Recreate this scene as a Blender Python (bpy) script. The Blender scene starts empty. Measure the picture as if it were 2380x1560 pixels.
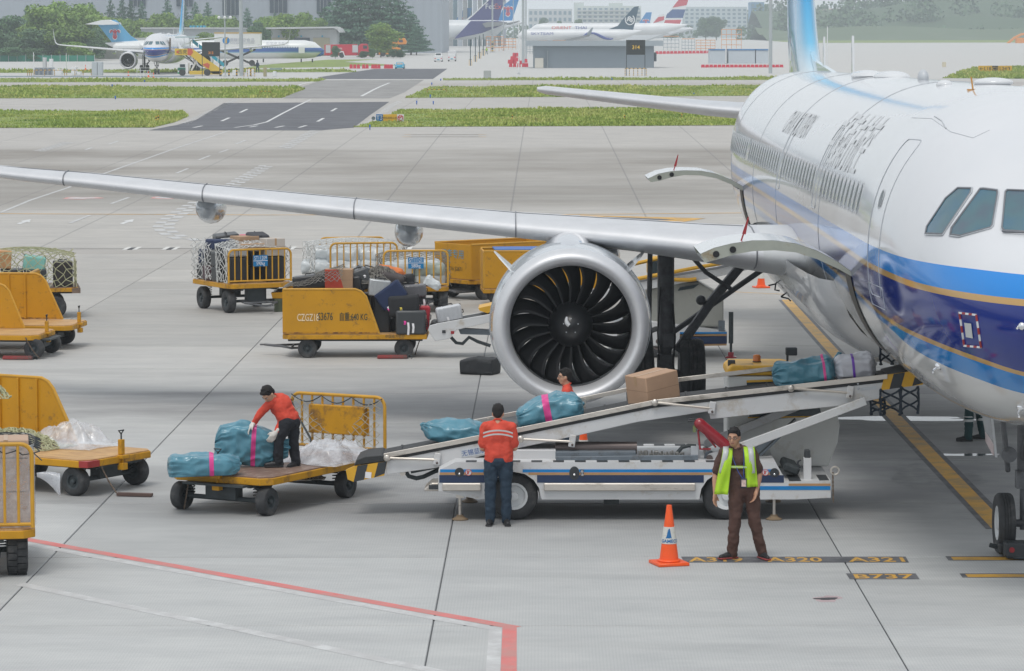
import bpy,bmesh,math,random
import numpy as np
from mathutils import Vector,Matrix,noise
from mathutils.bvhtree import BVHTree
random.seed(7)
SC = bpy.context.scene
COL = SC.collection
# ---------------------------------------------------------------- camera
FL = 7775.0
CX,CY = 1190.0,780.0
CAM = Vector((0.0,0.0,6.42))
def _axes():
 v = Vector(((1263-CX)/FL,(CY -109)/FL,-1)).normalized()
 r = 0.002
 a = Vector((math.cos(r),math.sin(r),0))
 xw = (a -a.dot(v)*v).normalized()
 zw = xw.cross(v).normalized()
 return xw,v,zw
_xw,_yw,_zw = _axes()
RW = Matrix((_xw,_yw,_zw))
cam_d = bpy.data.cameras.new('camera')
cam_d.sensor_width = 36.0
cam_d.lens = 36.0 * FL / 2380.0
cam_d.clip_start = 0.5
cam_d.clip_end = 9000
cam = bpy.data.objects.new('camera',cam_d)
COL.objects.link(cam)
cam.matrix_world = Matrix.Translation(CAM) @ RW.to_4x4()
SC.camera = cam
# ---------------------------------------------------------------- world, sun, exposure
W = bpy.data.worlds.new('World'); SC.world = W; W.use_nodes = True
_n = W.node_tree.nodes; _l = W.node_tree.links
_n.clear()
_o = _n.new('ShaderNodeOutputWorld'); _b = _n.new('ShaderNodeBackground')
_s = _n.new('ShaderNodeTexSky'); _s.sky_type = 'NISHITA'; _s.sun_disc = False
_s.sun_elevation = math.radians(66); _s.sun_rotation = math.radians(200)
_s.dust_density = 4.0; _s.air_density = 1.2
_m = _n.new('ShaderNodeMix'); _m.data_type = 'RGBA'; _m.inputs[0].default_value = 0.88
_l.new(_s.outputs[0],_m.inputs[6]); _m.inputs[7].default_value = (7.9,8.25,8.6,1)
_l.new(_m.outputs[2],_b.inputs[0]); _b.inputs[1].default_value = 0.108
_l.new(_b.outputs[0],_o.inputs[0])
sun_d = bpy.data.lights.new('sun','SUN'); sun_d.energy = 1.5; sun_d.angle = math.radians(20)
sun_d.color = (1.0,0.96,0.9)
sun = bpy.data.objects.new('sun',sun_d); COL.objects.link(sun)
_el,_az = math.radians(66),math.radians(200)
_d = Vector((math.sin(_az)*math.cos(_el),math.cos(_az)*math.cos(_el),math.sin(_el)))
sun.rotation_euler = _d.to_track_quat('Z','Y').to_euler()
SC.view_settings.view_transform = 'Standard'; SC.view_settings.look = 'None'
SC.view_settings.gamma = 1.0; SC.view_settings.use_curve_mapping = False
SC.view_settings.exposure = -0.05
SC.cycles.max_bounces = 7; SC.cycles.diffuse_bounces = 3; SC.cycles.glossy_bounces = 3
SC.cycles.transmission_bounces = 5; SC.cycles.transparent_max_bounces = 24; SC.cycles.volume_bounces = 1
SC.cycles.use_adaptive_sampling = True; SC.cycles.adaptive_threshold = 0.012
SC.cycles.use_denoising = True
SC.cycles.sample_clamp_indirect = 6.0
# ---------------------------------------------------------------- geometry of the place
YA,YB = 107.0,212.0
def gz(Y):
 if Y < YA: return 0.0
 if Y < YB: return 0.0121 * (Y -YA)
 return 1.2705 + 0.00592 * (Y -YB)
def ray(px,py):
 return RW @ Vector(((px -CX)/FL,(CY -py)/FL,-1))
def pt(px,py,Y):
 d = ray(px,py); return CAM + d * (Y /d.y)
def ptz(px,py,z):
 d = ray(px,py); return CAM + d * ((z -CAM.z)/d.z)
def gp(px,py,dz=0.0):
 d = ray(px,py)
 lo,hi = 5.0,6000.0
 for _ in range(60):
  m = (lo +hi) / 2
  if CAM.z + d.z * (m /d.y) > gz(m): lo = m
  else: hi = m
 p = CAM + d * (lo /d.y); p.z = gz(p.y) + dz
 return p
def proj(p):
 q = RW.transposed() @ (Vector(p)-CAM)
 return (CX +FL *q.x /-q.z,CY -FL *q.y /-q.z)
# ---------------------------------------------------------------- materials
def _nt(name):
 m = bpy.data.materials.new(name); m.use_nodes = True
 nt = m.node_tree; nt.nodes.clear()
 out = nt.nodes.new('ShaderNodeOutputMaterial'); b = nt.nodes.new('ShaderNodeBsdfPrincipled')
 nt.links.new(b.outputs[0],out.inputs[0])
 return m,nt,b
def rgba(c):
 return (c[0],c[1],c[2],1.0)
def _noise(nt,scale,detail=4,rough=0.6,coord='Object',stretch=None,w=None):
 if coord == 'World':
  g = nt.nodes.new('ShaderNodeNewGeometry'); src = g.outputs['Position']
 else:
  t = nt.nodes.new('ShaderNodeTexCoord'); src = t.outputs['Object']
 if stretch or coord != 'World':
  mp = nt.nodes.new('ShaderNodeMapping'); nt.links.new(src,mp.inputs[0])
  if stretch: mp.inputs['Scale'].default_value = stretch
  src = mp.outputs[0]
 n = nt.nodes.new('ShaderNodeTexNoise'); n.inputs['Scale'].default_value = scale
 n.inputs['Detail'].default_value = detail; n.inputs['Roughness'].default_value = rough
 nt.links.new(src,n.inputs['Vector'])
 return n.outputs['Fac']
def _ramp(nt,fac,stops):
 r = nt.nodes.new('ShaderNodeValToRGB'); e = r.color_ramp.elements
 e[0].position,e[0].color = stops[0][0],rgba(stops[0][1])
 e[1].position,e[1].color = stops[-1][0],rgba(stops[-1][1])
 for p,c in stops[1:-1]:
  k = e.new(p); k.color = rgba(c)
 nt.links.new(fac,r.inputs[0]); return r.outputs[0]
def _mix(nt,fac,a,b,mode='MIX'):
 m = nt.nodes.new('ShaderNodeMix'); m.data_type = 'RGBA'; m.blend_type = mode
 for s,v in ((m.inputs[0],fac),(m.inputs[6],a),(m.inputs[7],b)):
  if isinstance(v,(int,float)): s.default_value = v
  elif isinstance(v,(tuple,list)): s.default_value = rgba(v)
  else: nt.links.new(v,s)
 return m.outputs[2]
def _math(nt,op,a,b=None,clamp=False):
 m = nt.nodes.new('ShaderNodeMath'); m.operation = op; m.use_clamp = clamp
 for i,v in enumerate((a,b)):
  if v is None: continue
  if isinstance(v,(int,float)): m.inputs[i].default_value = v
  else: nt.links.new(v,m.inputs[i])
 return m.outputs[0]
def _bump(nt,b,h,strength,dist=0.02):
 n = nt.nodes.new('ShaderNodeBump'); n.inputs['Strength'].default_value = strength
 n.inputs['Distance'].default_value = dist
 nt.links.new(h,n.inputs['Height']); nt.links.new(n.outputs[0],b.inputs['Normal'])
MATS = {}
def mat(name,col,rough=0.5,metal=0.0,var=0.12,vs=3.0,dirt=None,ds=6.0,da=0.35,bump=0.0,bs=30.0,
  coat=0.0,alpha=1.0,trans=0.0,rv=0.0,rnd=0.0,emis=0.0,subs=0.0,coord='Object',stretch=None):
 """painted or plain surface: colour that varies a little, patches of dirt or rust, fine relief"""
 if name in MATS: return MATS[name]
 m,nt,b = _nt(name); MATS[name] = m
 c = rgba(col)
 if var > 0:
  f = _noise(nt,vs,5,0.6,coord,stretch)
  lo = tuple(x *(1-var) for x in col); hi = tuple(min(1,x *(1+var)) for x in col)
  src = _ramp(nt,f,[(0.3,lo),(0.7,hi)])
  if rnd:
   oi = nt.nodes.new('ShaderNodeObjectInfo')
   k = _math(nt,'MULTIPLY_ADD',oi.outputs['Random'],2*rnd);
   k.node.inputs[2].default_value = 1 - rnd
   cc = nt.nodes.new('ShaderNodeCombineColor')
   for i in range(3): nt.links.new(k,cc.inputs[i])
   src = _mix(nt,1.0,src,cc.outputs[0],'MULTIPLY')
  if dirt:
   f2 = _noise(nt,ds,8,0.72,coord,stretch)
   msk = _ramp(nt,f2,[(1-da -0.12,(0,0,0)),(1-da +0.05,(1,1,1))])
   src = _mix(nt,msk,src,dirt)
  nt.links.new(src,b.inputs['Base Color'])
 else:
  b.inputs['Base Color'].default_value = c
 b.inputs['Roughness'].default_value = rough; b.inputs['Metallic'].default_value = metal
 if rv:
  f3 = _noise(nt,vs *2.3,4,0.6,coord)
  r = _math(nt,'MULTIPLY_ADD',f3,2*rv); r.node.inputs[2].default_value = rough - rv
  nt.links.new(r,b.inputs['Roughness'])
 b.inputs['Coat Weight'].default_value = coat
 b.inputs['Alpha'].default_value = alpha
 b.inputs['Transmission Weight'].default_value = trans
 if subs: b.inputs['Subsurface Weight'].default_value = subs; b.inputs['Subsurface Radius'].default_value = (0.03,0.012,0.008)
 if emis:
  b.inputs['Emission Color'].default_value = c; b.inputs['Emission Strength'].default_value = emis
 if bump: _bump(nt,b,_noise(nt,bs,5,0.65,coord,stretch),bump)
 return m
# ---------------------------------------------------------------- objects
def tag(o,label=None,cat=None,group=None,kind=None):
 if label: o['label'] = label
 if cat: o['category'] = cat
 if group: o['group'] = group
 if kind: o['kind'] = kind
 return o
def empty(name,loc=(0,0,0),rz=0.0,label=None,cat=None,group=None,kind=None):
 o = bpy.data.objects.new(name,None); COL.objects.link(o)
 o.location = loc; o.rotation_euler = (0,0,rz)
 o.empty_display_size = 0.2
 return tag(o,label,cat,group,kind)
def copy_tree(o,parent=None):
 c = o.copy(); COL.objects.link(c)
 if parent is not None:
  c.parent = parent
 for ch in list(o.children): copy_tree(ch,c)
 return c
class MB:
 """collects shapes into one mesh"""
 def __init__(s):
  s.v = []; s.f = []; s.m = []; s.T = Matrix.Identity(4)
 def at(s,loc=(0,0,0),rot=(0,0,0)):
  from mathutils import Euler
  s.T = Matrix.Translation(loc) @ Euler(rot).to_matrix().to_4x4(); return s
 def add(s,vs,fs,mi=0):
  k = len(s.v)
  s.v += [tuple(s.T @ Vector(p)) for p in vs]
  s.f += [tuple(i +k for i in f) for f in fs]
  s.m += [mi] * len(fs); return s
 def box(s,c,d,rot=None,mi=0,taper=1.0):
  x,y,z = d[0] / 2,d[1] / 2,d[2] / 2; t = taper
  p = [(-x,-y,-z),(x,-y,-z),(x,y,-z),(-x,y,-z),(-x *t,-y *t,z),(x *t,-y *t,z),(x *t,y *t,z),(-x *t,y *t,z)]
  if rot is not None:
   from mathutils import Euler
   R = Euler(rot).to_matrix(); p = [R @ Vector(q) for q in p]
  p = [(q[0]+c[0],q[1]+c[1],q[2]+c[2]) for q in p]
  return s.add(p,[(0,3,2,1),(4,5,6,7),(0,1,5,4),(1,2,6,5),(2,3,7,6),(3,0,4,7)],mi)
 def bb(s,a,b,mi=0):
  return s.box([(a[i]+b[i])/2 for i in range(3)],[abs(a[i]-b[i]) for i in range(3)],None,mi)
 def cyl(s,a,b,r0,r1=None,n=12,mi=0,cap=True):
  if r1 is None: r1 = r0
  a,b = Vector(a),Vector(b); d = (b -a)
  if d.length < 1e-9: return s
  d.normalize(); u = d.orthogonal().normalized(); w = d.cross(u)
  vs = []
  for q,r in ((a,r0),(b,r1)):
   for i in range(n):
    t = 2 * math.pi * i / n; vs.append(q +(u *math.cos(t)+w *math.sin(t))*r)
  fs = [(i,(i +1) % n,n +(i +1) % n,n +i) for i in range(n)]
  if cap: fs += [tuple(range(n))[::-1],tuple(range(n,2*n))]
  return s.add(vs,fs,mi)
 def tube(s,path,r,n=6,mi=0,closed=False,cap=True):
  P = [Vector(p) for p in path]; m = len(P)
  if m < 2: return s
  rr = r if isinstance(r,(list,tuple)) else [r] * m
  vs = []; u = None
  for i in range(m):
   if closed: t = (P[(i +1) % m]-P[i -1])
   else: t = P[min(i +1,m -1)] - P[max(i -1,0)]
   if t.length < 1e-9: t = Vector((0,0,1))
   t.normalize()
   if u is None: u = t.orthogonal().normalized()
   else:
    u = (u -t *u.dot(t))
    u = u.normalized() if u.length > 1e-6 else t.orthogonal().normalized()
   w = t.cross(u)
   for k in range(n):
    a = 2 * math.pi * k / n; vs.append(P[i]+(u *math.cos(a)+w *math.sin(a))*rr[i])
  fs = []
  for i in range(m if closed else m -1):
   j = (i +1) % m
   for k in range(n):
    fs.append((i *n +k,i *n +(k +1) % n,j *n +(k +1) % n,j *n +k))
  if cap and not closed: fs += [tuple(range(n))[::-1],tuple(range((m -1)*n,m *n))]
  return s.add(vs,fs,mi)
 def lathe(s,prof,c=(0,0,0),axis='z',n=24,mi=0,cap=True):
  vs = []; m = len(prof)
  for r,h in prof:
   for k in range(n):
    a = 2 * math.pi * k / n; x,y = r * math.cos(a),r * math.sin(a)
    p = {'z':(x,y,h),'y':(x,h,y),'x':(h,x,y)}[axis]
    vs.append((p[0]+c[0],p[1]+c[1],p[2]+c[2]))
  fs = [(i *n +k,i *n +(k +1) % n,(i +1)*n +(k +1) % n,(i +1)*n +k) for i in range(m -1) for k in range(n)]
  if cap:
   if prof[0][0] > 1e-6: fs.append(tuple(range(n)))
   if prof[-1][0] > 1e-6: fs.append(tuple(range((m -1)*n,m *n)))
  return s.add(vs,fs,mi)
 def prism(s,poly,a,b,axis='y',mi=0):
  """poly in the two other axes, from a to b along axis"""
  n = len(poly)
  def P(u,v,h): return {'y':(u,h,v),'x':(h,u,v),'z':(u,v,h)}[axis]
  vs = [P(u,v,a) for u,v in poly] + [P(u,v,b) for u,v in poly]
  fs = [tuple(range(n)),tuple(range(n,2*n))[::-1]] + [(i,n +i,n +(i +1) % n,(i +1) % n) for i in range(n)]
  return s.add(vs,fs,mi)
 def grid(s,F,nu,nv,mi=0,wrapu=False,wrapv=False):
  vs = [F(i,j) for i in range(nu) for j in range(nv)]
  fs = []
  for i in range(nu if wrapu else nu -1):
   for j in range(nv if wrapv else nv -1):
    a,b = (i +1) % nu,(j +1) % nv
    fs.append((i *nv +j,a *nv +j,a *nv +b,i *nv +b))
  return s.add(vs,fs,mi)
 def ball(s,c,r,nu=14,nv=9,mi=0,rot=None):
  if not isinstance(r,(tuple,list)): r = (r,r,r)
  R = rot.to_matrix() if rot is not None else Matrix.Identity(3)
  vs = [Vector(c)+R @ Vector((0,0,-r[2]))]
  for j in range(1,nv):
   t = math.pi * j / nv
   for i in range(nu):
    a = 2 * math.pi * i / nu
    vs.append(Vector(c)+R @ Vector((r[0]*math.sin(t)*math.cos(a),r[1]*math.sin(t)*math.sin(a),-r[2]*math.cos(t))))
  vs.append(Vector(c)+R @ Vector((0,0,r[2])))
  fs = [(0,1+(i +1) % nu,1+i) for i in range(nu)]
  for j in range(nv -2):
   for i in range(nu):
    a = 1 + j * nu; b = a + nu
    fs.append((a +i,a +(i +1) % nu,b +(i +1) % nu,b +i))
  a = 1 + (nv -2) * nu; k = len(vs) - 1
  fs += [(a +i,a +(i +1) % nu,k) for i in range(nu)]
  return s.add(vs,fs,mi)
 def mesh(s,name,mats,smooth=None,fix=True):
  me = bpy.data.meshes.new(name)
  me.from_pydata(s.v,[],s.f)
  for m in (mats if isinstance(mats,(list,tuple)) else [mats]): me.materials.append(m)
  if len(me.materials) > 1: me.polygons.foreach_set('material_index',s.m)
  if fix:
   b = bmesh.new(); b.from_mesh(me); bmesh.ops.recalc_face_normals(b,faces=b.faces); b.to_mesh(me); b.free()
  if smooth:
   me.polygons.foreach_set('use_smooth',[True]*len(me.polygons))
   me.set_sharp_from_angle(angle=math.radians(smooth))
  me.update(); return me
 def build(s,name,mats,parent=None,smooth=35,bevel=0.0,seg=1,fix=True,**kw):
  o = bpy.data.objects.new(name,s.mesh(name,mats,smooth,fix)); COL.objects.link(o)
  if parent is not None: o.parent = parent
  if bevel:
   md = o.modifiers.new('edges','BEVEL'); md.width = bevel; md.segments = seg; md.limit_method = 'ANGLE'
   md.angle_limit = math.radians(40)
  return tag(o,**kw)
def arc(c,r,a0,a1,n,plane='xz',h=0.0):
 out = []
 for i in range(n +1):
  a = math.radians(a0 +(a1 -a0)*i /n); u,v = c[0] + r * math.cos(a),c[1] + r * math.sin(a)
  out.append({'xz':(u,h,v),'xy':(u,v,h),'yz':(h,u,v)}[plane])
 return out
def arc2(c,r,a0,a1,n=6):
 return [(c[0]+r *math.cos(math.radians(a0 +(a1 -a0)*i /n)),c[1]+r *math.sin(math.radians(a0 +(a1 -a0)*i /n))) for i in range(n +1)]
_fonts = {}
def text_mesh(s,size=1.0,depth=0.0,bold=0.0,align='CENTER',sx=1.0):
 """flat lettering in the xy plane"""
 cu = bpy.data.curves.new('lettering','FONT'); cu.body = s; cu.size = size
 cu.align_x = align; cu.align_y = 'CENTER'; cu.extrude = depth; cu.offset = bold; cu.resolution_u = 3
 o = bpy.data.objects.new('lettering',cu); COL.objects.link(o)
 dg = bpy.context.evaluated_depsgraph_get()
 me = bpy.data.meshes.new_from_object(o.evaluated_get(dg))
 bpy.data.objects.remove(o)
 if sx != 1.0: me.transform(Matrix.Diagonal((sx,1,1,1)))
 return me
def text_obj(name,s,mt,M,size,parent=None,**kw):
 tk = {k:kw.pop(k) for k in ('depth','bold','align','sx') if k in kw}
 me = text_mesh(s,size,**tk); me.materials.clear(); me.materials.append(mt)
 me.transform(M)
 o = bpy.data.objects.new(name,me); COL.objects.link(o)
 if parent is not None: o.parent = parent
 return tag(o,**kw)
FACE = Matrix.Rotation(math.radians(90),4,'X')
# ================================================================ the ground
def ground_mat():
 m,nt,b = _nt('apron_concrete')
 g = nt.nodes.new('ShaderNodeNewGeometry'); sep = nt.nodes.new('ShaderNodeSeparateXYZ')
 nt.links.new(g.outputs['Position'],sep.inputs[0])
 X,Y = sep.outputs[0],sep.outputs[1]
 f = _noise(nt,0.35,8,0.62,'World')
 base = _ramp(nt,f,[(0.3,(0.375,0.385,0.39)),(0.7,(0.47,0.478,0.475))])
 f2 = _noise(nt,2.0,6,0.7,'World',(0.35,1.0,1))
 base = _mix(nt,0.42,base,_ramp(nt,f2,[(0.3,(0.30,0.305,0.31)),(0.7,(0.5,0.5,0.49))]))
 oi = nt.nodes.new('ShaderNodeObjectInfo')
 k = _math(nt,'MULTIPLY_ADD',oi.outputs['Random'],0.16); k.node.inputs[2].default_value = 0.91
 cc = nt.nodes.new('ShaderNodeCombineColor')
 for i in range(3): nt.links.new(k,cc.inputs[i])
 base = _mix(nt,1.0,base,cc.outputs[0],'MULTIPLY')
 warm = _ramp(nt,_math(nt,'DIVIDE',Y,400.0),[(0.10,(1.03,1.035,1.03)),(0.15,(1.02,1.01,0.995)),(0.19,(0.92,0.885,0.84)),(0.24,(0.93,0.885,0.83)),(0.5,(0.92,0.87,0.82))])
 base = _mix(nt,1.0,base,warm,'MULTIPLY')
 def band(y0,y1,soft,amt,col,sc,st):
  a = _math(nt,'DIVIDE',_math(nt,'SUBTRACT',Y,y0),soft,True)
  c = _math(nt,'DIVIDE',_math(nt,'SUBTRACT',y1,Y),soft,True)
  nz = _noise(nt,sc,6,0.65,'World',st)
  n2 = _math(nt,'MULTIPLY_ADD',nz,3.2,False); n2.node.inputs[2].default_value = -1.1; n2.node.use_clamp = True
  w = _math(nt,'MULTIPLY',_math(nt,'MULTIPLY',a,c),_math(nt,'MULTIPLY',n2,amt))
  return w,col
 for args in ((126,186,6,1.0,(0.235,0.215,0.19),0.22,(0.25,0.35,1)),(128,150,6,0.6,(0.2,0.19,0.17),0.5,(0.12,0.5,1)),
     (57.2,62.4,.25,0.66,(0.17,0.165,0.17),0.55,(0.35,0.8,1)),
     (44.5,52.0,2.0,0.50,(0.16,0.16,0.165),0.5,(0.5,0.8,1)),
     (104.0,107.6,.3,0.35,(0.24,0.21,0.19),0.6,(0.2,1,1)),
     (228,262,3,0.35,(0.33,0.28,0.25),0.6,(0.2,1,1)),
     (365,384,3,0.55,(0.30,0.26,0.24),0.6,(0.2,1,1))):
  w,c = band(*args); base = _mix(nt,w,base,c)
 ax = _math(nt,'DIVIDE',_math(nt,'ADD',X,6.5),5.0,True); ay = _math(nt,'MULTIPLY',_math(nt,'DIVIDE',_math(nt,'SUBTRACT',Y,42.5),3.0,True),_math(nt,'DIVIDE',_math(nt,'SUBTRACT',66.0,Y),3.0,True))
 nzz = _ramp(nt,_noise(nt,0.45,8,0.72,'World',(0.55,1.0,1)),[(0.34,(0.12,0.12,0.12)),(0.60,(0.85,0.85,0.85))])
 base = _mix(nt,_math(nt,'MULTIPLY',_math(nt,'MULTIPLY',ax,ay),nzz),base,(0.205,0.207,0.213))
 tn = nt.nodes.new('ShaderNodeTexWave'); tn.wave_type = 'RINGS'; tn.inputs['Scale'].default_value = 0.06; tn.inputs['Distortion'].default_value = 14; tn.inputs['Detail'].default_value = 2; tn.inputs['Detail Scale'].default_value = .25
 gg = nt.nodes.new('ShaderNodeNewGeometry'); nt.links.new(gg.outputs['Position'],tn.inputs['Vector'])
 base = _mix(nt,_ramp(nt,tn.outputs['Fac'],[(0.96,(0,0,0)),(0.99,(0.12,0.12,0.12))]),base,(0.22,0.22,0.22))
 sp = _noise(nt,1.1,9,0.75,'World')
 base = _mix(nt,_ramp(nt,sp,[(0.66,(0,0,0)),(0.76,(0.55,0.55,0.55))]),base,(0.19,0.185,0.18))
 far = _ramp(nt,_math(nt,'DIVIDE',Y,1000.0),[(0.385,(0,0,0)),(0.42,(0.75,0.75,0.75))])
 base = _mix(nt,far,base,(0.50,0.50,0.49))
 def lines(c,per,off,half):
  t = _math(nt,'ABSOLUTE',_math(nt,'SUBTRACT',_math(nt,'FRACT',_math(nt,'DIVIDE',_math(nt,'SUBTRACT',c,off),per)),0.5))
  return _math(nt,'LESS_THAN',_math(nt,'MULTIPLY',t,per),half)
 j = lines(X,5.0,-1.24+2.5,0.035)
 j = _math(nt,'MULTIPLY',j,_math(nt,'GREATER_THAN',Y,107.2)); j = _math(nt,'MULTIPLY',j,_math(nt,'LESS_THAN',Y,420.0))
 base = _mix(nt,_math(nt,'MULTIPLY',j,0.45),base,(0.12,0.12,0.125))
 wv = nt.nodes.new('ShaderNodeMath'); wv.operation = 'SINE'
 nt.links.new(_math(nt,'MULTIPLY',X,2*math.pi /0.036),wv.inputs[0])
 near = _math(nt,'LESS_THAN',Y,52.0)
 gv = _math(nt,'MULTIPLY',_math(nt,'MULTIPLY_ADD',wv.outputs[0],0.5),near)
 gm = _math(nt,'MULTIPLY',_math(nt,'GREATER_THAN',wv.outputs[0],0.35),near)
 gmask = _noise(nt,0.25,3,0.5,'World')
 gm = _math(nt,'MULTIPLY',gm,_math(nt,'MULTIPLY_ADD',gmask,0.75))
 base = _mix(nt,gm,base,_mix(nt,1.0,base,(0.92,0.93,0.935),'MULTIPLY'))
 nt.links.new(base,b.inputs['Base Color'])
 b.inputs['Roughness'].default_value = 0.72
 rr = _noise(nt,0.5,4,0.6,'World',(0.3,1,1))
 r2 = _math(nt,'MULTIPLY_ADD',rr,0.35); r2.node.inputs[2].default_value = 0.52
 nt.links.new(r2,b.inputs['Roughness'])
 _bump(nt,b,_noise(nt,6,6,0.7,'World'),0.12)
 return m
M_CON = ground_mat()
M_JOINT = mat('joint_sealant',(0.055,0.06,0.065),0.6,var=0.3)
_prof = [-60,20,107.0,212,430,700,1000,1500,2000,3000,4200]
mb = MB()
_xs = [-1500,-400,-100,-40,0,40,100,400,1500]
mb.grid(lambda i,j:(_xs[i],_prof[j],gz(_prof[j]) if _prof[j]>200 else gz(_prof[j])-0.02),len(_xs),len(_prof))
mb2 = MB()
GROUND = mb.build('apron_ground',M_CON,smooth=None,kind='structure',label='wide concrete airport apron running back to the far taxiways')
def slabs():
 x0,x1,y0 = -21.24,18.76,26.0
 mb = MB(); e = 0.008
 s = 5.0 - 2 * e; t = 0.008
 g = 0.022; h = 5 - g
 mb.add([(e,g,-.03),(s +e,g,-.03),(s +e,h,-.03),(e,h,-.03),
   (e,g,-t),(s +e,g,-t),(s +e,h,-t),(e,h,-t),
   (e +t,g +t,0),(s +e -t,g +t,0),(s +e -t,h -t,0),(e +t,h -t,0)],
   [(0,1,5,4),(1,2,6,5),(2,3,7,6),(3,0,4,7),(4,5,9,8),(5,6,10,9),(6,7,11,10),(7,4,8,11),(8,9,10,11)])
 me = mb.mesh('concrete_slab',M_CON,None)
 Y = 21.83 - 5 + 10
 while Y < 106.5:
  L = min(5.0,106.98-Y)
  half = 0.165 * (Y +5) + 6
  X = -1.24 - 5 * 8
  while X < 24:
   if -half - 2.5 < X + 2.5 < half:
    o = bpy.data.objects.new('concrete_slab',me); COL.objects.link(o)
    o.location = (X,Y,0); o.parent = GROUND
    if L < 5: o.scale = (1,L /5,1)
   X += 5.0
  Y += 5.0
slabs()
mb = MB(); mb.add([(-70,20,-0.012),(70,20,-0.012),(70,107,-0.012),(-70,107,-0.012)],[(0,1,2,3)])
mb.build('joint_filler',M_JOINT,GROUND,smooth=None)
mb = MB();
for (a,b2) in (((-1500,0),(-46.24,107)),((28.76,0),(1500,107))):
 mb.add([(a[0],a[1],0),(b2[0],a[1],0),(b2[0],b2[1],0),(a[0],b2[1],0)],[(0,1,2,3)])
mb.add([(-70,106.98,0.0),(70,106.98,0.0),(70,212.0,1.2705),(-70,212.0,1.2705)],[(0,1,2,3)])
mb.add([(-1500,107,0.0),(-70,107,0.0),(-70,212.0,1.2705),(-1500,212.0,1.2705)],[(0,1,2,3)])
mb.add([(70,107,0.0),(1500,107,0.0),(1500,212.0,1.2705),(70,212.0,1.2705)],[(0,1,2,3)])
mb.build('outer_concrete',M_CON,GROUND,smooth=None,fix=False)
# ---------------- painted markings and road surfaces: thin sheets
M_WHITE = mat('road_paint_white',(0.66,0.67,0.67),0.6,dirt=(0.42,0.42,0.42),ds=3,da=0.42,coord='World')
M_FADEW = mat('road_paint_faded',(0.56,0.57,0.57),0.6,dirt=(0.44,0.44,0.44),ds=2,da=0.5,coord='World')
M_RED = mat('road_paint_red',(0.62,0.16,0.15),0.6,dirt=(0.48,0.22,0.2),ds=2,da=0.45,coord='World')
M_YEL = mat('road_paint_yellow',(0.60,0.33,0.045),0.55,dirt=(0.36,0.24,0.10),ds=2,da=0.42,coord='World')
M_BLK = mat('road_paint_black',(0.075,0.08,0.09),0.6,dirt=(0.14,0.14,0.15),ds=3,da=0.45,coord='World')
M_ASPH = mat('asphalt',(0.105,0.11,0.125),0.8,var=0.18,vs=0.4,dirt=(0.07,0.07,0.085),ds=0.5,da=0.4,coord='World',bump=0.2,bs=40)
M_ASPH2 = mat('asphalt_worn',(0.27,0.265,0.26),0.8,var=0.14,vs=0.3,dirt=(0.18,0.175,0.17),ds=0.35,da=0.4,coord='World')
def sheet(name,pts,m,lift=0.004,**kw):
 """flat patch on the ground through the given ground points, cut along the ground's folds"""
 if max(p[1] for p in pts) < 106: lift *= .25
 b = bmesh.new(); vs = [b.verts.new((p[0],p[1],0)) for p in pts]; b.faces.new(vs)
 for Y in (YA,YB):
  bmesh.ops.bisect_plane(b,geom=b.verts[:]+b.edges[:]+b.faces[:],plane_co=(0,Y,0),plane_no=(0,1,0))
 for v in b.verts: v.co.z = gz(v.co.y) + lift
 bmesh.ops.recalc_face_normals(b,faces=b.faces)
 for f in b.faces:
  if f.normal.z < 0: f.normal_flip()
 me = bpy.data.meshes.new(name); b.to_mesh(me); b.free(); me.materials.append(m)
 o = bpy.data.objects.new(name,me); COL.objects.link(o)
 kw.setdefault('kind','structure'); return tag(o,**kw)
def gq(pts): return [gp(*p) for p in pts]
def stripe(name,pts,w,m,lift=0.008,**kw):
 """painted line of width w (or list of widths) along ground points"""
 if max(p[1] for p in pts) < 106: lift *= .25
 P = [Vector((p[0],p[1],0)) for p in pts]; L = []; R = []
 for i,p in enumerate(P):
  d = (P[min(i +1,len(P)-1)]-P[max(i -1,0)]).normalized(); n = Vector((-d.y,d.x,0)) * w / 2
  L.append(p +n); R.append(p -n)
 mb = MB()
 for i in range(len(P)-1):
  q = [L[i],L[i +1],R[i +1],R[i]]
  mb.add([(v.x,v.y,gz(v.y)+lift) for v in q],[(0,1,2,3)])
 me = mb.mesh(name,m,None)
 o = bpy.data.objects.new(name,me); COL.objects.link(o)
 kw.setdefault('kind','structure'); return tag(o,**kw)
_rl = [(20,1246),(139,1268),(407,1316),(930,1411),(1198,1459)]
_rp = gq(_rl)
stripe('red_line',_rp,0.19,M_RED,label='red safety line curving across the near apron')
_wl = [(20,1255),(139,1277),(407,1325),(930,1420),(1156,1461)]
stripe('white_line',gq([(a_,b_ +2) for a_,b_ in _wl]),0.18,M_FADEW,label='white safety line running just inside the red one')
sheet('red_line_corner',gq([(1168,1455),(1201,1457),(1201,1620),(1161,1620)]),M_RED,lift=0.0085,label='red painted band running down out of the frame')
sheet('white_line_corner',gq([(1137,1456),(1166,1461),(1161,1620),(1124,1620)]),M_FADEW,lift=0.0065,label='white painted band beside the red band')
stripe('white_guide_line',gq([(43,1357),(232,1397),(560,1464),(930,1543),(1080,1574)]),0.19,M_FADEW,
  label='pale white guide line across the bottom of the apron')
_yl = [(2328,1230),(2205,1101),(2097,988),(1990,876),(1912,790),(1828,697)]
_yp = gq(_yl)
stripe('centre_line_border',_yp,0.42,M_BLK,0.005,label='black border under the yellow stand centre line')
stripe('centre_line',_yp,0.25,M_YEL,0.009,label='yellow stand centre line leading to the nose wheel')
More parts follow.
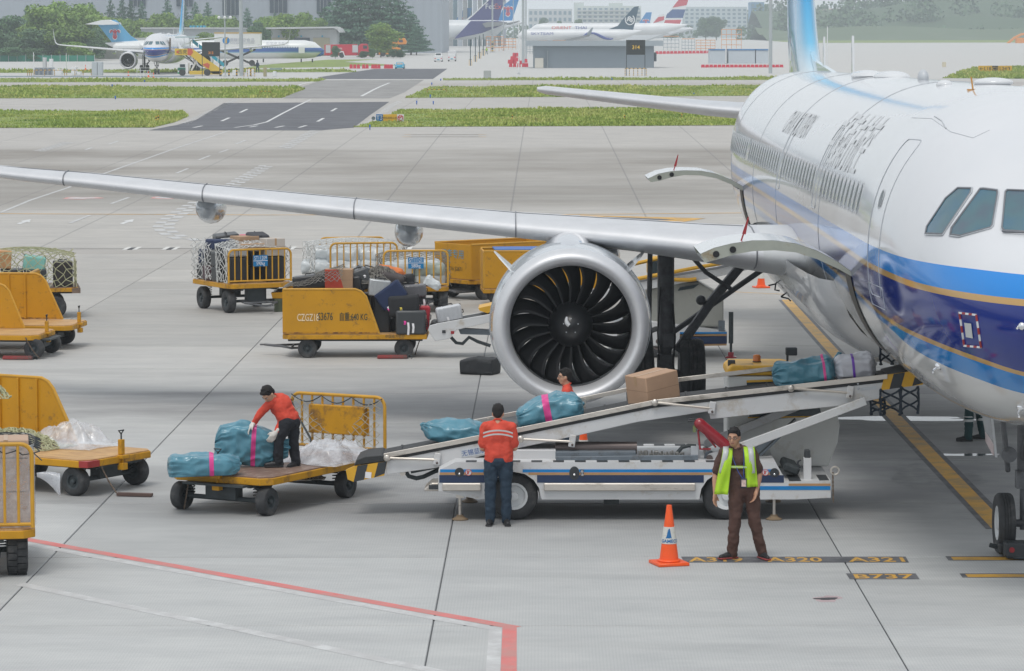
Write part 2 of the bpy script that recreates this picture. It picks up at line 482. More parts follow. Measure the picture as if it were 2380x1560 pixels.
def bar(x0,x1,y0,y1,slant=14):
 sheet('marking_plate',gq([(x0,y0),(x1,y0),(x1 +slant,y1),(x0 +slant *.9,y1)]),M_BLK,0.005,label='black painted plate for aircraft type letters')
bar(1583,2105,1294,1308,8); bar(1966,2128,1333,1347,10)
bar(2197,2420,1293,1303,8); bar(2230,2430,1333,1343,8)
sheet('yellow_bar',gq([(2210,1295),(2420,1295),(2430,1302),(2216,1302)]),M_YEL,0.009,label='upper yellow stop bar beside the nose wheel')
sheet('yellow_bar',gq([(2243,1335),(2430,1335),(2440,1342),(2250,1342)]),M_YEL,0.009,label='lower yellow stop bar beside the nose wheel')
def ground_text(s,px,py,wpx,label,sx):
 p = gp(px,py); h = 0.62
 me = text_mesh(s,1.0,0,0.02,'CENTER'); xs = [v.co.x for v in me.vertices]; ys = [v.co.y for v in me.vertices]
 wid = wpx * p.y / FL; hgt = (gp(px,py -5.2).y -gp(px,py +5.2).y)
 S = Matrix.Diagonal((wid /(max(xs)-min(xs)),hgt /(max(ys)-min(ys)),1,1)) @ Matrix.Translation((-(max(xs)+min(xs))/2,-(max(ys)+min(ys))/2,0))
 me.transform(Matrix.Translation((p.x,p.y,0.0026)) @ S); me.materials.clear(); me.materials.append(M_YEL)
 o = bpy.data.objects.new('ground_lettering',me); COL.objects.link(o); tag(o,label,None,None,'structure')
ground_text('A319',1663,1301,128,'yellow A319 lettering painted on the apron',1)
ground_text('A320',1846,1301,130,'yellow A320 lettering painted on the apron',1)
ground_text('A321',2036,1301,132,'yellow A321 lettering painted on the apron',1)
ground_text('B737',2055,1340,140,'yellow B737 lettering painted on the apron',1)
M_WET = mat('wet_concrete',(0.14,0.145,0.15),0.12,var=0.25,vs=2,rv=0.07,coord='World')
def blobpoly(cx,cy,rx,ry,seed,n=40):
 rnd = random.Random(seed); c = gp(cx,cy); out = []
 ph = [rnd.uniform(0,6.3) for _ in range(4)]
 a = (gp(cx +rx,cy).x -c.x); b = (gp(cx,cy -ry).y -gp(cx,cy +ry).y) / 2
 for i in range(n):
  t = 2 * math.pi * i / n; k = 1 + .18 * math.sin(2*t +ph[0]) + .13 * math.sin(3*t +ph[1]) + .1 * math.sin(5*t +ph[2]) + .06 * math.sin(9*t +ph[3])
  out.append(Vector((c.x +a *k *math.cos(t),c.y +b *k *math.sin(t),0)))
 return out
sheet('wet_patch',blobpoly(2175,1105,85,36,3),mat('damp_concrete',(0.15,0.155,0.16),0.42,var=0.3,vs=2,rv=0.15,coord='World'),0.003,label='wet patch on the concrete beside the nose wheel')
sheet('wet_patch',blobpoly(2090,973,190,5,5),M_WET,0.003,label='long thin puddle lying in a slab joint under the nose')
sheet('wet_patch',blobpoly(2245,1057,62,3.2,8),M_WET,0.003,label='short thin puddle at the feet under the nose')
sheet('manhole_ring',blobpoly(1923,1392,32,7,2),mat('faded_pink_paint',(0.42,0.33,0.34),0.7),0.004,label='faded pink ring round the small drain lid')
sheet('drain_lid',blobpoly(1921,1392,24,3.2,1),mat('iron_lid',(0.04,0.04,0.045),0.6),0.008,label='small dark drain lid in the concrete')
# --- further out: drain slots
M_SLOT = mat('drain_slot',(0.03,0.03,0.035),0.6); M_SLOTW = mat('drain_rim',(0.6,0.6,0.58),0.7)
_x = -13.2
while _x < 8:
 mb = MB(); mb.bb((_x -.23,106.3,.001),(_x -.09,107.9,.010),1); mb.bb((_x -.08,106.3,.001),(_x +.08,107.9,.006),0)
 mb.bb((_x +.09,106.3,.001),(_x +.23,107.9,.010),1)
 mb.build('drain_slot',[M_SLOT,M_SLOTW],GROUND,None)
 _x += 2.5 * 0.5
stripe('yellow_line',gq([(0,497),(600,500),(1200,500),(1760,495)]),0.25,M_YEL,0.006,label='thin yellow taxi line running across behind the wing')
sheet('yellow_chevron',gq([(1350,500),(1370,501),(1640,508),(1560,521),(1480,518),(1330,507)]),M_YEL,0.008,label='yellow chevron marking behind the wing')
sheet('chevron_centre',gq([(1400,504),(1500,508),(1570,511),(1520,513),(1440,509)]),M_BLK,0.012,label='black centre of the yellow chevron')
stripe('yellow_line',gq([(1215,552),(1242,547)]),0.35,M_YEL,0.006,label='short yellow line beside the yellow tractor')
stripe('yellow_line',gq([(1670,677),(1820,684)]),0.1,M_YEL,0.009,label='thin yellow line behind the aircraft main wheels')
stripe('thin_white_line',gq([(305,673),(560,674),(790,675)]),0.05,M_WHITE,0.009,label='thin white line behind the baggage carts')
stripe('white_road_line',gq([(0,495),(70,466),(160,436),(230,408),(400,348),(545,300)]),0.15,M_FADEW,label='white road edge line crossing the apron on the left')
for a,b2 in (((163,519),(208,501)),((258,474),(300,459)),((410,403),(437,392)),((462,372),(488,362)),((510,355),(530,348)),
    ((548,335),(572,326)),((620,303),(640,296)),((252,336),(275,328)),((198,349),(215,343))):
 stripe('white_dash',gq([a,b2]),0.15,M_FADEW,label='white dash on the service road',group='white dashes on the service road')
def zip_line(pts,n,w=0.75):
 """staggered double row of blocks"""
 P = gq(pts); seg = [(P[i +1]-P[i]).length for i in range(len(P)-1)]; T = sum(seg)
 mb = MB()
 def at(t):
  d = t * T
  for i,s_ in enumerate(seg):
   if d <= s_ or i == len(seg) - 1: return P[i].lerp(P[i +1],min(1,d /s_)),(P[i +1]-P[i]).normalized()
   d -= s_
 for k in range(n):
  for sd in (0,1):
   a,d = at((k +.5*sd)/n); b2,_ = at((k +.5*sd +.5)/n)
   nn = Vector((-d.y,d.x,0)); o0 = nn * (w *(0 if sd else -0.5)); o1 = nn * (w *(.5 if sd else 0))
   q = [a +o0,b2 +o0,b2 +o1,a +o1]
   mb.add([(v.x,v.y,gz(v.y)+.008) for v in q],[(0,1,2,3)])
 mb.build('zipper_line',M_FADEW,None,None,kind='structure',label='white zipper edge marking of the service road')
zip_line([(445,560),(412,551),(388,540),(378,527),(392,512),(425,490),(480,460),(550,425),(620,385)],26)
zip_line([(660,345),(700,322),(735,303)],12); zip_line([(90,352),(160,331)],9)
for px,py in ((190,461),(392,460)):
 sheet('road_symbol',blobpoly(px,py,38,3,4),mat('road_symbol_red',(0.6,0.3,0.28),0.6),0.006,label='worn red oval speed symbol on the service road',group='red oval speed symbols')
 sheet('road_symbol_centre',blobpoly(px,py,30,2,4),M_FADEW,0.009,label='white centre of a worn oval speed symbol',group='white centres of the oval symbols')
for px in (57,296):
 sheet('direction_arrow',gq([(px -18,520),(px -4,515),(px -9,514),(px +15,510),(px +12,517),(px +6,516),(px -10,522)]),M_WHITE,0.008,label='white direction arrow on the service road',group='white direction arrows')
for yy in (313.5,318.5):
 stripe('yellow_line',gq([(940 if yy <315 else 934,yy),(1130,yy)]),0.5*.6,M_YEL,0.008,label='faded yellow bar near the grass edge',group='faded yellow bars near the grass')
 stripe('yellow_line_centre',gq([(955,yy),(1112,yy)]),0.2,M_BLK,0.012,label='black centre of a faded yellow bar',group='black centres of the yellow bars')
sheet('asphalt_road',gq([(345,303.5),(410,291),(455,279),(520,240),(905,237),(860,268),(822,297),(745,303.5)]),M_ASPH,0.008,label='dark asphalt crossing between the grass strips')
sheet('worn_road',gq([(658,229),(700,203),(745,187),(985,186),(940,215),(905,229)]),M_ASPH2,0.008,label='worn grey road crossing the second taxiway')
sheet('far_asphalt',gq([(738,180),(870,160.5),(1040,160),(1006,184),(745,184)]),M_ASPH,0.008,label='far dark asphalt patch beyond the grass')
stripe('asphalt_line',gq([(545,297),(590,291),(620,284),(655,265),(690,247),(722,232)]),0.2,M_WHITE,0.012,label='white line curving over the dark crossing')
stripe('asphalt_line',gq([(840,224),(870,208),(885,201),(905,193)]),0.3,M_WHITE,0.012,label='white line on the worn road')
stripe('asphalt_line',gq([(630,227),(670,207),(700,196),(730,189)]),0.3,M_WHITE,0.012,label='white edge line of the worn road')
for a,b2 in (((515,282),(533,274)),((558,262),(575,254)),((700,0),(0,0)),((738,283),(752,275)),((770,259),(782,252)),((695,297),(712,292)),((640,297),(660,293)),((450,297),(470,293)),((580,296),(598,293))):
 if a[1]: stripe('asphalt_dash',gq([a,b2]),0.22,M_WHITE,0.012,label='white dash on the dark crossing',group='white dashes on the dark crossing')
zip_line([(428,288),(470,268),(525,243),(548,233)],26,0.6); zip_line([(862,285),(885,266),(910,245),(930,236)],16,0.6)
# ---------------- grass strips: a green sheet and many tufts standing on it
M_SOIL = mat('grass_ground',(0.20,0.28,0.05),0.9,var=0.4,vs=0.3,dirt=(0.16,0.15,0.06),ds=0.8,da=0.4,coord='World')
def tuft_mat():
 m,nt,b = _nt('grass_blades')
 f = _noise(nt,0.18,5,0.6,'World'); f2 = _noise(nt,1.3,3,0.6,'World')
 a = _ramp(nt,f,[(0.3,(0.17,0.29,0.05)),(0.46,(0.34,0.44,0.08)),(0.66,(0.58,0.56,0.20))])
 a = _mix(nt,0.22,a,_ramp(nt,f2,[(0.3,(0.09,0.18,0.03)),(0.7,(0.48,0.52,0.14))]))
 nt.links.new(a,b.inputs['Base Color']); b.inputs['Roughness'].default_value = 0.7
 return m
M_TUFT = tuft_mat()
def grass(name,poly_px,dens,h,label,seed,gap=None):
 P = gq(poly_px); sheet(name +'_base',P,M_SOIL,0.02,label='soil and short turf under the '+label)
 from mathutils.geometry import intersect_point_quad_2d
 rng = np.random.default_rng(seed)
 xs = [p.x for p in P]; ys = [p.y for p in P]
 A = (max(xs)-min(xs)) * (max(ys)-min(ys)); N = int(A *dens)
 X = rng.uniform(min(xs),max(xs),N); Y = rng.uniform(min(ys),max(ys),N)
 ins = np.zeros(N,bool); j = len(P) - 1
 for i in range(len(P)):
  xi,yi,xj,yj = P[i].x,P[i].y,P[j].x,P[j].y
  c = ((yi >Y) != (yj >Y)) & (X <(xj -xi)*(Y -yi)/(yj -yi +1e-12)+xi)
  ins ^= c; j = i
 X,Y = X[ins],Y[ins]; N = len(X)
 clump = np.sin(X *.9+2*np.sin(Y *.31)) * np.sin(Y *.5+1.7*np.sin(X *.23)) + np.sin(X *.23+1) * .8
 H = h * (0.55+0.45*rng.random(N)) * (1+.38*clump); H = np.maximum(H,h *.3)
 nb = 3; V = np.zeros((N,nb *3,3)); Z = np.where(Y <YB,.0121*(Y -YA),1.2705+.00592*(Y -YB))
 for k in range(nb):
  a = rng.random(N) * 6.283; w = H * (.30+.3*rng.random(N)); lean = H * .35
  dx,dy = np.cos(a),np.sin(a)
  V[:,k *3,0] = X - dy * w; V[:,k *3,1] = Y + dx * w; V[:,k *3,2] = Z
  V[:,k *3+1,0] = X + dy * w; V[:,k *3+1,1] = Y - dx * w; V[:,k *3+1,2] = Z
  V[:,k *3+2,0] = X + dx * lean; V[:,k *3+2,1] = Y + dy * lean; V[:,k *3+2,2] = Z + H
 me = bpy.data.meshes.new(name); me.vertices.add(N *nb *3); me.vertices.foreach_set('co',V.reshape(-1))
 me.loops.add(N *nb *3); me.loops.foreach_set('vertex_index',np.arange(N *nb *3,dtype=np.int32))
 me.polygons.add(N *nb); me.polygons.foreach_set('loop_start',np.arange(0,N *nb *3,3,dtype=np.int32))
 me.polygons.foreach_set('loop_total',np.full(N *nb,3,dtype=np.int32))
 me.update(calc_edges=True); me.materials.append(M_TUFT)
 o = bpy.data.objects.new(name,me); COL.objects.link(o); tag(o,label,None,None,'stuff')
grass('grass',[(-60,298),(355,297),(405,285),(440,270),(425,259),(-60,257)],9,0.19,'grass strip left of the dark asphalt crossing',1)
grass('grass',[(820,296),(880,280),(930,256),(1900,250),(1900,291)],9,0.20,'grass strip right of the dark asphalt crossing',2)
grass('grass',[(-60,229),(655,228),(710,207),(690,203),(-60,201)],3.5,0.24,'middle grass strip on the left',3)
grass('grass',[(940,228),(980,210),(1005,202),(1900,198),(1900,222)],3.5,0.24,'middle grass strip behind the tailplane',4)
grass('grass',[(-60,192),(740,190),(760,184),(-60,182)],2,0.22,'thin far grass strip before the parked airliner',5)
grass('grass',[(1030,187),(1030,183),(1900,179),(1900,186)],2,0.22,'thin far grass strip before the grey shed',6)
grass('grass',[(2190,182),(2240,166),(2262,157),(2480,152),(2480,184)],2,0.3,'grass patch round the yellow taxiway sign',7)
grass('grass',[(-80,170),(830,168),(800,161),(-80,163)],0.7,0.3,'narrow grass verge behind the parked airliner',8)
# ================================================================ the airliner
NOSE = Vector((6.13,37.1,0.0)); ARZ = 0.0078
_ST = [
 (0.0,3.30,3.30,0.0,3.30),(0.06,3.52,3.08,0.24,3.30),(0.2,3.72,2.88,0.46,3.31),(0.45,3.90,2.68,0.72,3.34),
 (0.8,4.05,2.48,0.97,3.38),(1.2,4.20,2.30,1.18,3.43),(1.6,4.38,2.15,1.35,3.48),(2.0,4.66,2.04,1.49,3.53),
 (2.4,4.97,1.95,1.60,3.58),(2.8,5.24,1.88,1.69,3.62),(3.2,5.45,1.82,1.76,3.66),(3.8,5.66,1.77,1.84,3.71),
 (4.6,5.80,1.73,1.91,3.76),(5.6,5.88,1.71,1.96,3.79),(7.0,5.90,1.71,1.975,3.80),(20,5.90,1.71,1.975,3.80),
 (30,5.90,1.71,1.975,3.80),(32.5,5.90,1.92,1.95,3.88),(35,5.90,2.42,1.83,4.1),(37.5,5.87,3.02,1.58,4.4),
 (40,5.78,3.62,1.18,4.65),(42,5.66,4.08,0.8,4.85),(44,5.45,4.6,0.35,5.0),(44.5,5.35,4.85,0.18,5.1)]
def _cr(xs,ys,x):
 """smooth interpolation"""
 n = len(xs); i = max(0,min(n -2,int(np.searchsorted(xs,x))-1))
 def sl(k):
  if k <= 0: return (ys[1]-ys[0]) / (xs[1]-xs[0])
  if k >= n - 1: return (ys[-1]-ys[-2]) / (xs[-1]-xs[-2])
  a = (ys[k]-ys[k -1]) / (xs[k]-xs[k -1]); b = (ys[k +1]-ys[k]) / (xs[k +1]-xs[k])
  return 0 if a * b <= 0 else 2 * a * b / (a +b)
 h = xs[i +1] - xs[i]; t = (x -xs[i]) / h
 return ((2*t**3-3*t**2+1)*ys[i]+(t**3-2*t**2+t)*h *sl(i)+(-2*t**3+3*t**2)*ys[i +1]+(t**3-t**2)*h *sl(i +1))
_sx = [q[0] for q in _ST]
def fsec(s): return [_cr(_sx,[q[k] for q in _ST],s) for k in (1,2,3,4)]
def fpt(s,a,off=0.0):
 t,b,w,zm = fsec(s); ca,sa = math.cos(a),math.sin(a)
 h = (t -zm) if sa >= 0 else (zm -b)
 e = 0.94
 x = math.copysign(abs(ca) ** e,ca) * (w +off); z = zm + math.copysign(abs(sa) ** e,sa) * (h +off)
 return (x,s,z)
def livery():
 m,nt,b = _nt('livery_paint')
 t = nt.nodes.new('ShaderNodeTexCoord'); sep = nt.nodes.new('ShaderNodeSeparateXYZ'); nt.links.new(t.outputs['Object'],sep.inputs[0])
 S,Z = sep.outputs[1],sep.outputs[2]
 def curve(pts):
  """height of a stripe edge along the fuselage (metres); pts = (s, z)"""
  mr = nt.nodes.new('ShaderNodeFloatCurve'); c = mr.mapping.curves[0]
  mr.mapping.use_clip = False
  for i,(s,z) in enumerate(pts):
   if i < 2: c.points[i].location = (s /45,z /8) if i == 0 else (pts[-1][0]/45,pts[-1][1]/8)
  for s,z in pts[1:-1]: c.points.new(s /45,z /8)
  mr.mapping.update()
  nt.links.new(_math(nt,'DIVIDE',S,45.0),mr.inputs['Value'])
  return _math(nt,'MULTIPLY',mr.outputs[0],8.0)
 col = (0.80,0.82,0.83)
 cur = None
 white = _mix(nt,0.5,(0.63,0.65,0.68),_ramp(nt,_noise(nt,0.9,6,0.65),[(0.3,(0.60,0.62,0.65)),(0.7,(0.66,0.67,0.69))]))
 for pts,c in STRIPES:
  below = _math(nt,'LESS_THAN',Z,curve(pts))
  white = _mix(nt,below,white,c)
 nt.links.new(white,b.inputs['Base Color'])
 b.inputs['Roughness'].default_value = 0.10; b.inputs['Specular IOR Level'].default_value = 0.55
 b.inputs['Coat Weight'].default_value = 0.25; b.inputs['Coat Roughness'].default_value = 0.05
 _bump(nt,b,_noise(nt,1.1,2,0.5),0.10,0.02)
 return m
_GOLD = (0.50,0.31,0.11)
def _sh(c,d): return [(x,z +d) for x,z in c]
_c1 = [(0,3.82),(0.75,3.84),(1.5,3.86),(3.3,3.88),(5.4,3.91),(11,3.93),(20,3.96),(44.5,4.0)]
_c2 = [(0,3.57),(.68,3.58),(1.56,3.595),(2.8,3.62),(4.1,3.66),(6.7,3.70),(11.3,3.74),(44.5,3.85)]
_c3 = [(0,2.62),(.77,2.73),(1.34,2.84),(2.55,2.96),(4.04,3.03),(6.2,3.15),(11,3.3),(44.5,3.5)]
_c4 = [(0,2.25),(1.2,2.44),(1.67,2.55),(2.4,2.64),(3.6,2.76),(4.8,2.92),(11,3.1),(44.5,3.35)]
STRIPES = [(_c1,(0.0,0.22,0.66)),(_c2,_GOLD),(_sh(_c2,-.075),(0.004,0.022,0.20)),(_c3,_GOLD),(_sh(_c3,-.065),(0.0,0.20,0.55)),(_c4,(0.62,0.62,0.61))]
M_LIV = livery()
M_PW = mat('aircraft_white',(0.64,0.66,0.68),0.2,var=0.03,vs=1,coat=0.5)
M_WING = mat('wing_grey',(0.58,0.60,0.61),0.42,var=0.05,vs=1.2,dirt=(0.45,0.46,0.47),ds=1.5,da=0.3)
M_ALU = mat('polished_aluminium',(0.66,0.67,0.69),0.5,metal=.55,var=0.05,vs=2,rv=0.05)
M_CHROME = mat('bright_aluminium',(0.82,0.83,0.85),0.12,metal=1.0,var=0.03)
M_NAC = mat('nacelle_silver',(0.52,0.56,0.60),0.24,metal=0.35,var=0.05,coat=0.6)
M_BLADE = mat('fan_blade_dark',(0.006,0.0065,0.008),0.5,var=0.2)
M_DARK = mat('dark_void',(0.012,0.013,0.015),0.7)
M_DGREY = mat('dark_grey_metal',(0.10,0.105,0.115),0.5,var=0.3,vs=6,dirt=(0.05,0.05,0.05),ds=9)
M_TYRE = mat('tyre_rubber',(0.035,0.037,0.04),0.75,var=0.3,vs=8,dirt=(0.09,0.088,0.085),ds=4,da=0.35,bump=0.2,bs=60)
M_LINE = mat('panel_line',(0.40,0.43,0.46),0.5)
M_SEAL = mat('window_seal',(0.16,0.17,0.19),0.5)
M_FRAMEL = mat('window_frame_light',(0.5,0.53,0.56),0.35)
M_DOORIN = mat('door_inner_frame',(0.36,0.38,0.33),0.55,dirt=(0.24,0.17,0.08),ds=3,da=0.32)
M_REDP = mat('red_paint',(0.30,0.02,0.025),0.4,var=0.1)
def glassm(name,col,rough=0.08,var=None):
 m,nt,b = _nt(name); b.inputs['Base Color'].default_value = rgba(col); b.inputs['Roughness'].default_value = rough
 b.inputs['Coat Weight'].default_value = 1.0; b.inputs['Coat Roughness'].default_value = 0.03
 if var:
  c = _ramp(nt,_noise(nt,2.2,2,0.5),var); nt.links.new(c,b.inputs['Base Color'])
 return m
M_CGLASS = glassm('cockpit_glass',(0.05,0.14,0.19),0.1,[(0.35,(0.035,0.12,0.18)),(0.55,(0.05,0.13,0.16)),(0.75,(0.06,0.10,0.14))])
M_WGLASS = mat('cabin_glass',(0.028,0.045,0.055),0.25,var=0)
AIR = empty('airliner',NOSE,ARZ,'white jet airliner with blue gold and navy stripes being loaded on the near stand','airliner')
AM = Matrix.Translation(NOSE) @ Matrix.Rotation(ARZ,4,'Z'); AMI = AM.inverted()
def L2W(p): return AM @ Vector(p)
_ss = sorted(set([0.0,0.02,0.06,0.12,0.2,0.32,0.45,0.6]+[0.8+0.2*i for i in range(32)]+[7.0+0.8*i for i in range(30)]+[31+.5*i for i in range(28)]))
_ss = [s for s in _ss if s <= 44.5]
mb = MB(); NA = 96
mb.grid(lambda i,j:fpt(_ss[i],2*math.pi *j /NA),len(_ss),NA,wrapv=True)
FUS = mb.build('fuselage',M_LIV,AIR,smooth=180)
_bv = BVHTree.FromPolygons([Vector(v) for v in mb.v],mb.f)
def onfus(px,py):
 """the point of the fuselage skin seen at a pixel, in the airliner's own space, with its normal"""
 o = AMI @ CAM; d = (AMI.to_3x3() @ ray(px,py)).normalized()
 h,n,i,ds = _bv.ray_cast(o,d)
 if h is None: return None,None
 if n.dot(d) > 0: n = -n
 return h,n
def decal(name,polys,m,off=0.006,parent=None,px=True,**kw):
 """thin plate that follows the skin; polys are outlines in pixels"""
 mb = MB()
 for poly in polys:
  pts = []
  for p in poly:
   h,n = onfus(*p)
   if h is None: continue
   pts.append(h +n *off)
  if len(pts) > 2: mb.add(pts,[tuple(range(len(pts)))])
 if not mb.v: return None
 return mb.build(name,m,parent or AIR,None,fix=False,**kw)
def skinline(name,pts,w,m,off=0.004,parent=None,r=None,build=True,mb=None,**kw):
 """thin raised line along the skin; pts are (s, angle in degrees) or 3-D points"""
 mb = mb or MB(); P = []
 for p in pts:
  if len(p) == 2: P.append(Vector(fpt(p[0],math.radians(p[1]),off)))
  else: P.append(Vector(p))
 mb.tube(P,w /2,4,cap=False)
 if build: return mb.build(name,m,parent or AIR,None,**kw)
def pxline(name,pts,w,m,off=0.004,**kw):
 P = []
 for i in range(len(pts)-1):
  for k in range(5):
   a = k / 5; q = onfus(pts[i][0]*(1-a)+pts[i +1][0]*a,pts[i][1]*(1-a)+pts[i +1][1]*a)
   if q[0] is not None: P.append(q[0]+q[1]*off)
 q = onfus(*pts[-1])
 if q[0] is not None: P.append(q[0]+q[1]*off)
 if len(P) < 2: return
 mb = MB(); mb.tube(P,w /2,4,cap=False); return mb.build(name,m,AIR,None,**kw)
CW = [[(2153,543),(2156,527),(2199,462),(2227,438),(2258,439),(2256,450),(2192,545)],
  [(2210,546),(2213,530),(2278,441),(2286,440),(2318,444),(2319,452),(2307,524),(2302,530),(2232,549)],
  [(2329,530),(2337,447),(2342,443),(2440,447),(2446,452),(2440,543),(2334,537)]]
def subdiv(poly,n=4):
 out = []
 for i in range(len(poly)):
  a,b = poly[i],poly[(i +1) % len(poly)]
  for k in range(n): out.append((a[0]+(b[0]-a[0])*k /n,a[1]+(b[1]-a[1])*k /n))
 return out
for poly in CW:
 c = (sum(p[0] for p in poly)/len(poly),sum(p[1] for p in poly)/len(poly))
 def fan(scale,off):
  q = [(c[0]+(p[0]-c[0])*scale,c[1]+(p[1]-c[1])*scale) for p in subdiv(poly)]
  r = []
  for p in q:
   h,n = onfus(*p)
   if h is not None: r.append(h +n *off)
  h,n = onfus(*c); return r,h + n * off
 for mir in (1,-1):
  fr = None
  for nm,sc,off,mt in (('cockpit_window',1.0,0.006,M_CGLASS),('window_frame',1.0,0.01,M_SEAL)):
   r,cc = fan(sc,off); mb = MB()
   if nm == 'cockpit_window':
    rings = [[cc +(p -cc)*f for p in r] for f in (1,.66,.33)]
    for k,ring in enumerate(rings):
     for q in range(len(ring)):
      hp = _bv.find_nearest(ring[q]); ring[q] = hp[0] + hp[1] * (0.008 if hp[1].dot(Vector((0,-1,.3)))>0 else -0.008)
    n = len(r); vs = rings[0] + rings[1] + rings[2] + [cc]
    fs = [(a *n +i,a *n +(i +1) % n,(a +1)*n +(i +1) % n,(a +1)*n +i) for a in (0,1) for i in range(n)]
    fs += [(2*n +i,2*n +(i +1) % n,3*n) for i in range(n)]
    vs = [(p[0]*mir,p[1],p[2]) for p in vs]
    mb.add(vs,fs); fr = mb.build(nm,mt,AIR,60)
   else:
    P = [Vector((p[0]*mir,p[1],p[2])) for p in r]
    mb.tube(P,0.013,5,closed=True); mb.build(nm,mt,fr,60)
    mb = MB(); P = [Vector(((cc +(p -cc)*1.045)[0]*mir,(cc +(p -cc)*1.045)[1],(cc +(p -cc)*1.045)[2])) for p in r]
    mb.tube(P,0.009,4,closed=True); mb.build('window_rim',M_FRAMEL,fr,60)
h0,n0 = onfus(2331,541); h1,n1 = onfus(2400,548)
mb = MB(); mb.tube([h0 +n0 *.03,h1 +n1 *.04],0.012,5); mb.cyl(h1 +n1 *.01 ,h1 +n1 *.06,.03); mb.build('wiper',M_SEAL,AIR)
def wing_mesh_window():
 mb = MB(); n = 12
 vs = [(0,0.115*math.cos(2*math.pi *i /n) ,0.185*math.sin(2*math.pi *i /n)) for i in range(n)]
 vs = [(0,v[1]*(1.12 if abs(v[2])<.1 else 1),v[2]) for v in vs]
 mb.add(vs +[(0,0,0)],[(i,(i +1) % n,n) for i in range(n)]); return mb.mesh('cabin_window',M_WGLASS,None,False)
_wm = wing_mesh_window()
def ring_mesh():
 mb = MB(); n = 12; mb.tube([(0,0.14*math.cos(2*math.pi *i /n),0.21*math.sin(2*math.pi *i /n)) for i in range(n)],0.005,4,closed=True)
 return mb.mesh('window_rim',M_FRAMEL,60)
_rm = ring_mesh()
def skin_frame(s,a,off):
 p = Vector(fpt(s,a,off)); ps = (Vector(fpt(s +.01,a,off))-p).normalized(); pa = (Vector(fpt(s,a -.01,off))-p).normalized()
 n = ps.cross(pa).normalized()
 if n.dot(Vector((p.x,0,p.z -3.8))) < 0: n = -n
 z = n.cross(ps).normalized()
 if z.z < 0: z = -z
 y = z.cross(n)
 return Matrix(((n.x,y.x,z.x,p.x),(n.y,y.y,z.y,p.y),(n.z,y.z,z.z,p.z),(0,0,0,1)))
def ang_for_z(s,z,side=-1):
 t,b,w,zm = fsec(s); v = (z -zm) / (t -zm); v = max(-1,min(1,v)) ** (1/.94) if v >= 0 else 0
 a = math.asin(v); return math.pi - a if side < 0 else a
_s = 7.1; _gapw = (11.5,21.9)
while _s < 37.5:
 if not any(abs(_s -g)<.30 for g in (13.2,20.2,28.5)):
  M_ = skin_frame(_s,ang_for_z(_s,4.42),0.004)
  o = bpy.data.objects.new('cabin_window',_wm); COL.objects.link(o); o.parent = AIR; o.matrix_local = M_
  r = bpy.data.objects.new('window_rim',_rm); COL.objects.link(r); r.parent = o; r.matrix_local = Matrix.Translation((-0.004,0,0))
 _s += 0.533
for s in (12.4,20.6,26.2,33.3):
 skinline('panel_joint',[(s,a) for a in range(20,261,6)],0.009,M_LINE)
def outline(s0,s1,z0,z1,r,w,m,name='door_seam',off=.002):
 pts = []
 def add(s,z):
  t,b,w_,zm = fsec(s); v = (z -zm) / ((t -zm) if z >= zm else (zm -b)); v = max(-1,min(1,v)); a = math.asin(math.copysign(abs(v) ** (1/.94),v))
  pts.append(fpt(s,math.pi -a,off))
 n = 14
 for k in range(n +1): add(s0,z0 +r +(z1 -z0 -2*r)*k /n)
 for k in range(1,6): a = math.pi * (1-k /10); add(s0 +r +r *math.cos(a),z1 -r +r *math.sin(a))
 for k in range(1,6): a = math.pi * (.5-k /10); add(s1 -r +r *math.cos(a),z1 -r +r *math.sin(a))
 for k in range(n +1): add(s1,z1 -r -(z1 -z0 -2*r)*k /n)
 for k in range(1,6): a = -math.pi * k / 10; add(s1 -r +r *math.cos(a),z0 +r +r *math.sin(a))
 for k in range(1,6): a = -math.pi * (.5+k /10); add(s0 +r +r *math.cos(a),z0 +r +r *math.sin(a))
 mb = MB(); mb.tube(pts,w /2,4,closed=True); return mb.build(name,m,AIR,None)
outline(4.62,5.50,3.28,5.25,.14,.014,M_LINE,'passenger_door')
outline(4.50,5.62,3.14,3.42,.04,.012,M_LINE,'door_sill_plate')
outline(19.9,20.5,4.0,5.2,.08,.014,M_LINE,'emergency_exit'); outline(13.0,13.6,4.0,5.2,.08,.014,M_LINE,'emergency_exit')
M_ = skin_frame(5.05,ang_for_z(5.05,4.5),0.006)
o = bpy.data.objects.new('door_window',_wm); COL.objects.link(o); o.parent = AIR; o.matrix_local = M_ @ Matrix.Diagonal((1,.8,.6,1))
r = bpy.data.objects.new('window_rim',_rm); COL.objects.link(r); r.parent = o
pxline('rain_gutter',[(2143,464-290+35+60*0),(2170,235),(2198,257)] if False else [(2173,271),(2190,282),(2199,299)],0.018,M_FRAMEL)
pxline('nose_seam',[(2119,274),(2166,276),(2210,307),(2262,321),(2300,303)],0.005,M_FRAMEL)
def dash_outline(x0,y0,x1,y1,skew,name):
 pts = subdiv([(x0,y0),(x1,y0 +5),(x1 +skew,y1),(x0 +skew,y1 -4)],5)
 P = [onfus(*p) for p in pts]; P = [h +n *.008 for h,n in P if h is not None]
 root = None
 for k in range(len(P)):
  a,b2 = P[k],P[(k +1) % len(P)]
  mb = MB(); mb.tube([a,b2],.016,4)
  o = mb.build(name,M_REDP if k % 2 else M_PW,AIR,None)
dash_outline(2231,727,2270,807,11,'hatch_dash')
decal('hatch_plate',[[(2243,750),(2259,752),(2263,786),(2247,783)]],mat('hatch_grey',(0.5,0.52,0.52),0.4),.012)
for s,x in ((22.5,-.2),(20.5,-.0)):
 mb = MB(); mb.ball((x,s,fsec(s)[0]+.0),(.3,.9,.10),16,8); mb.build('radome',M_PW,AIR,60)
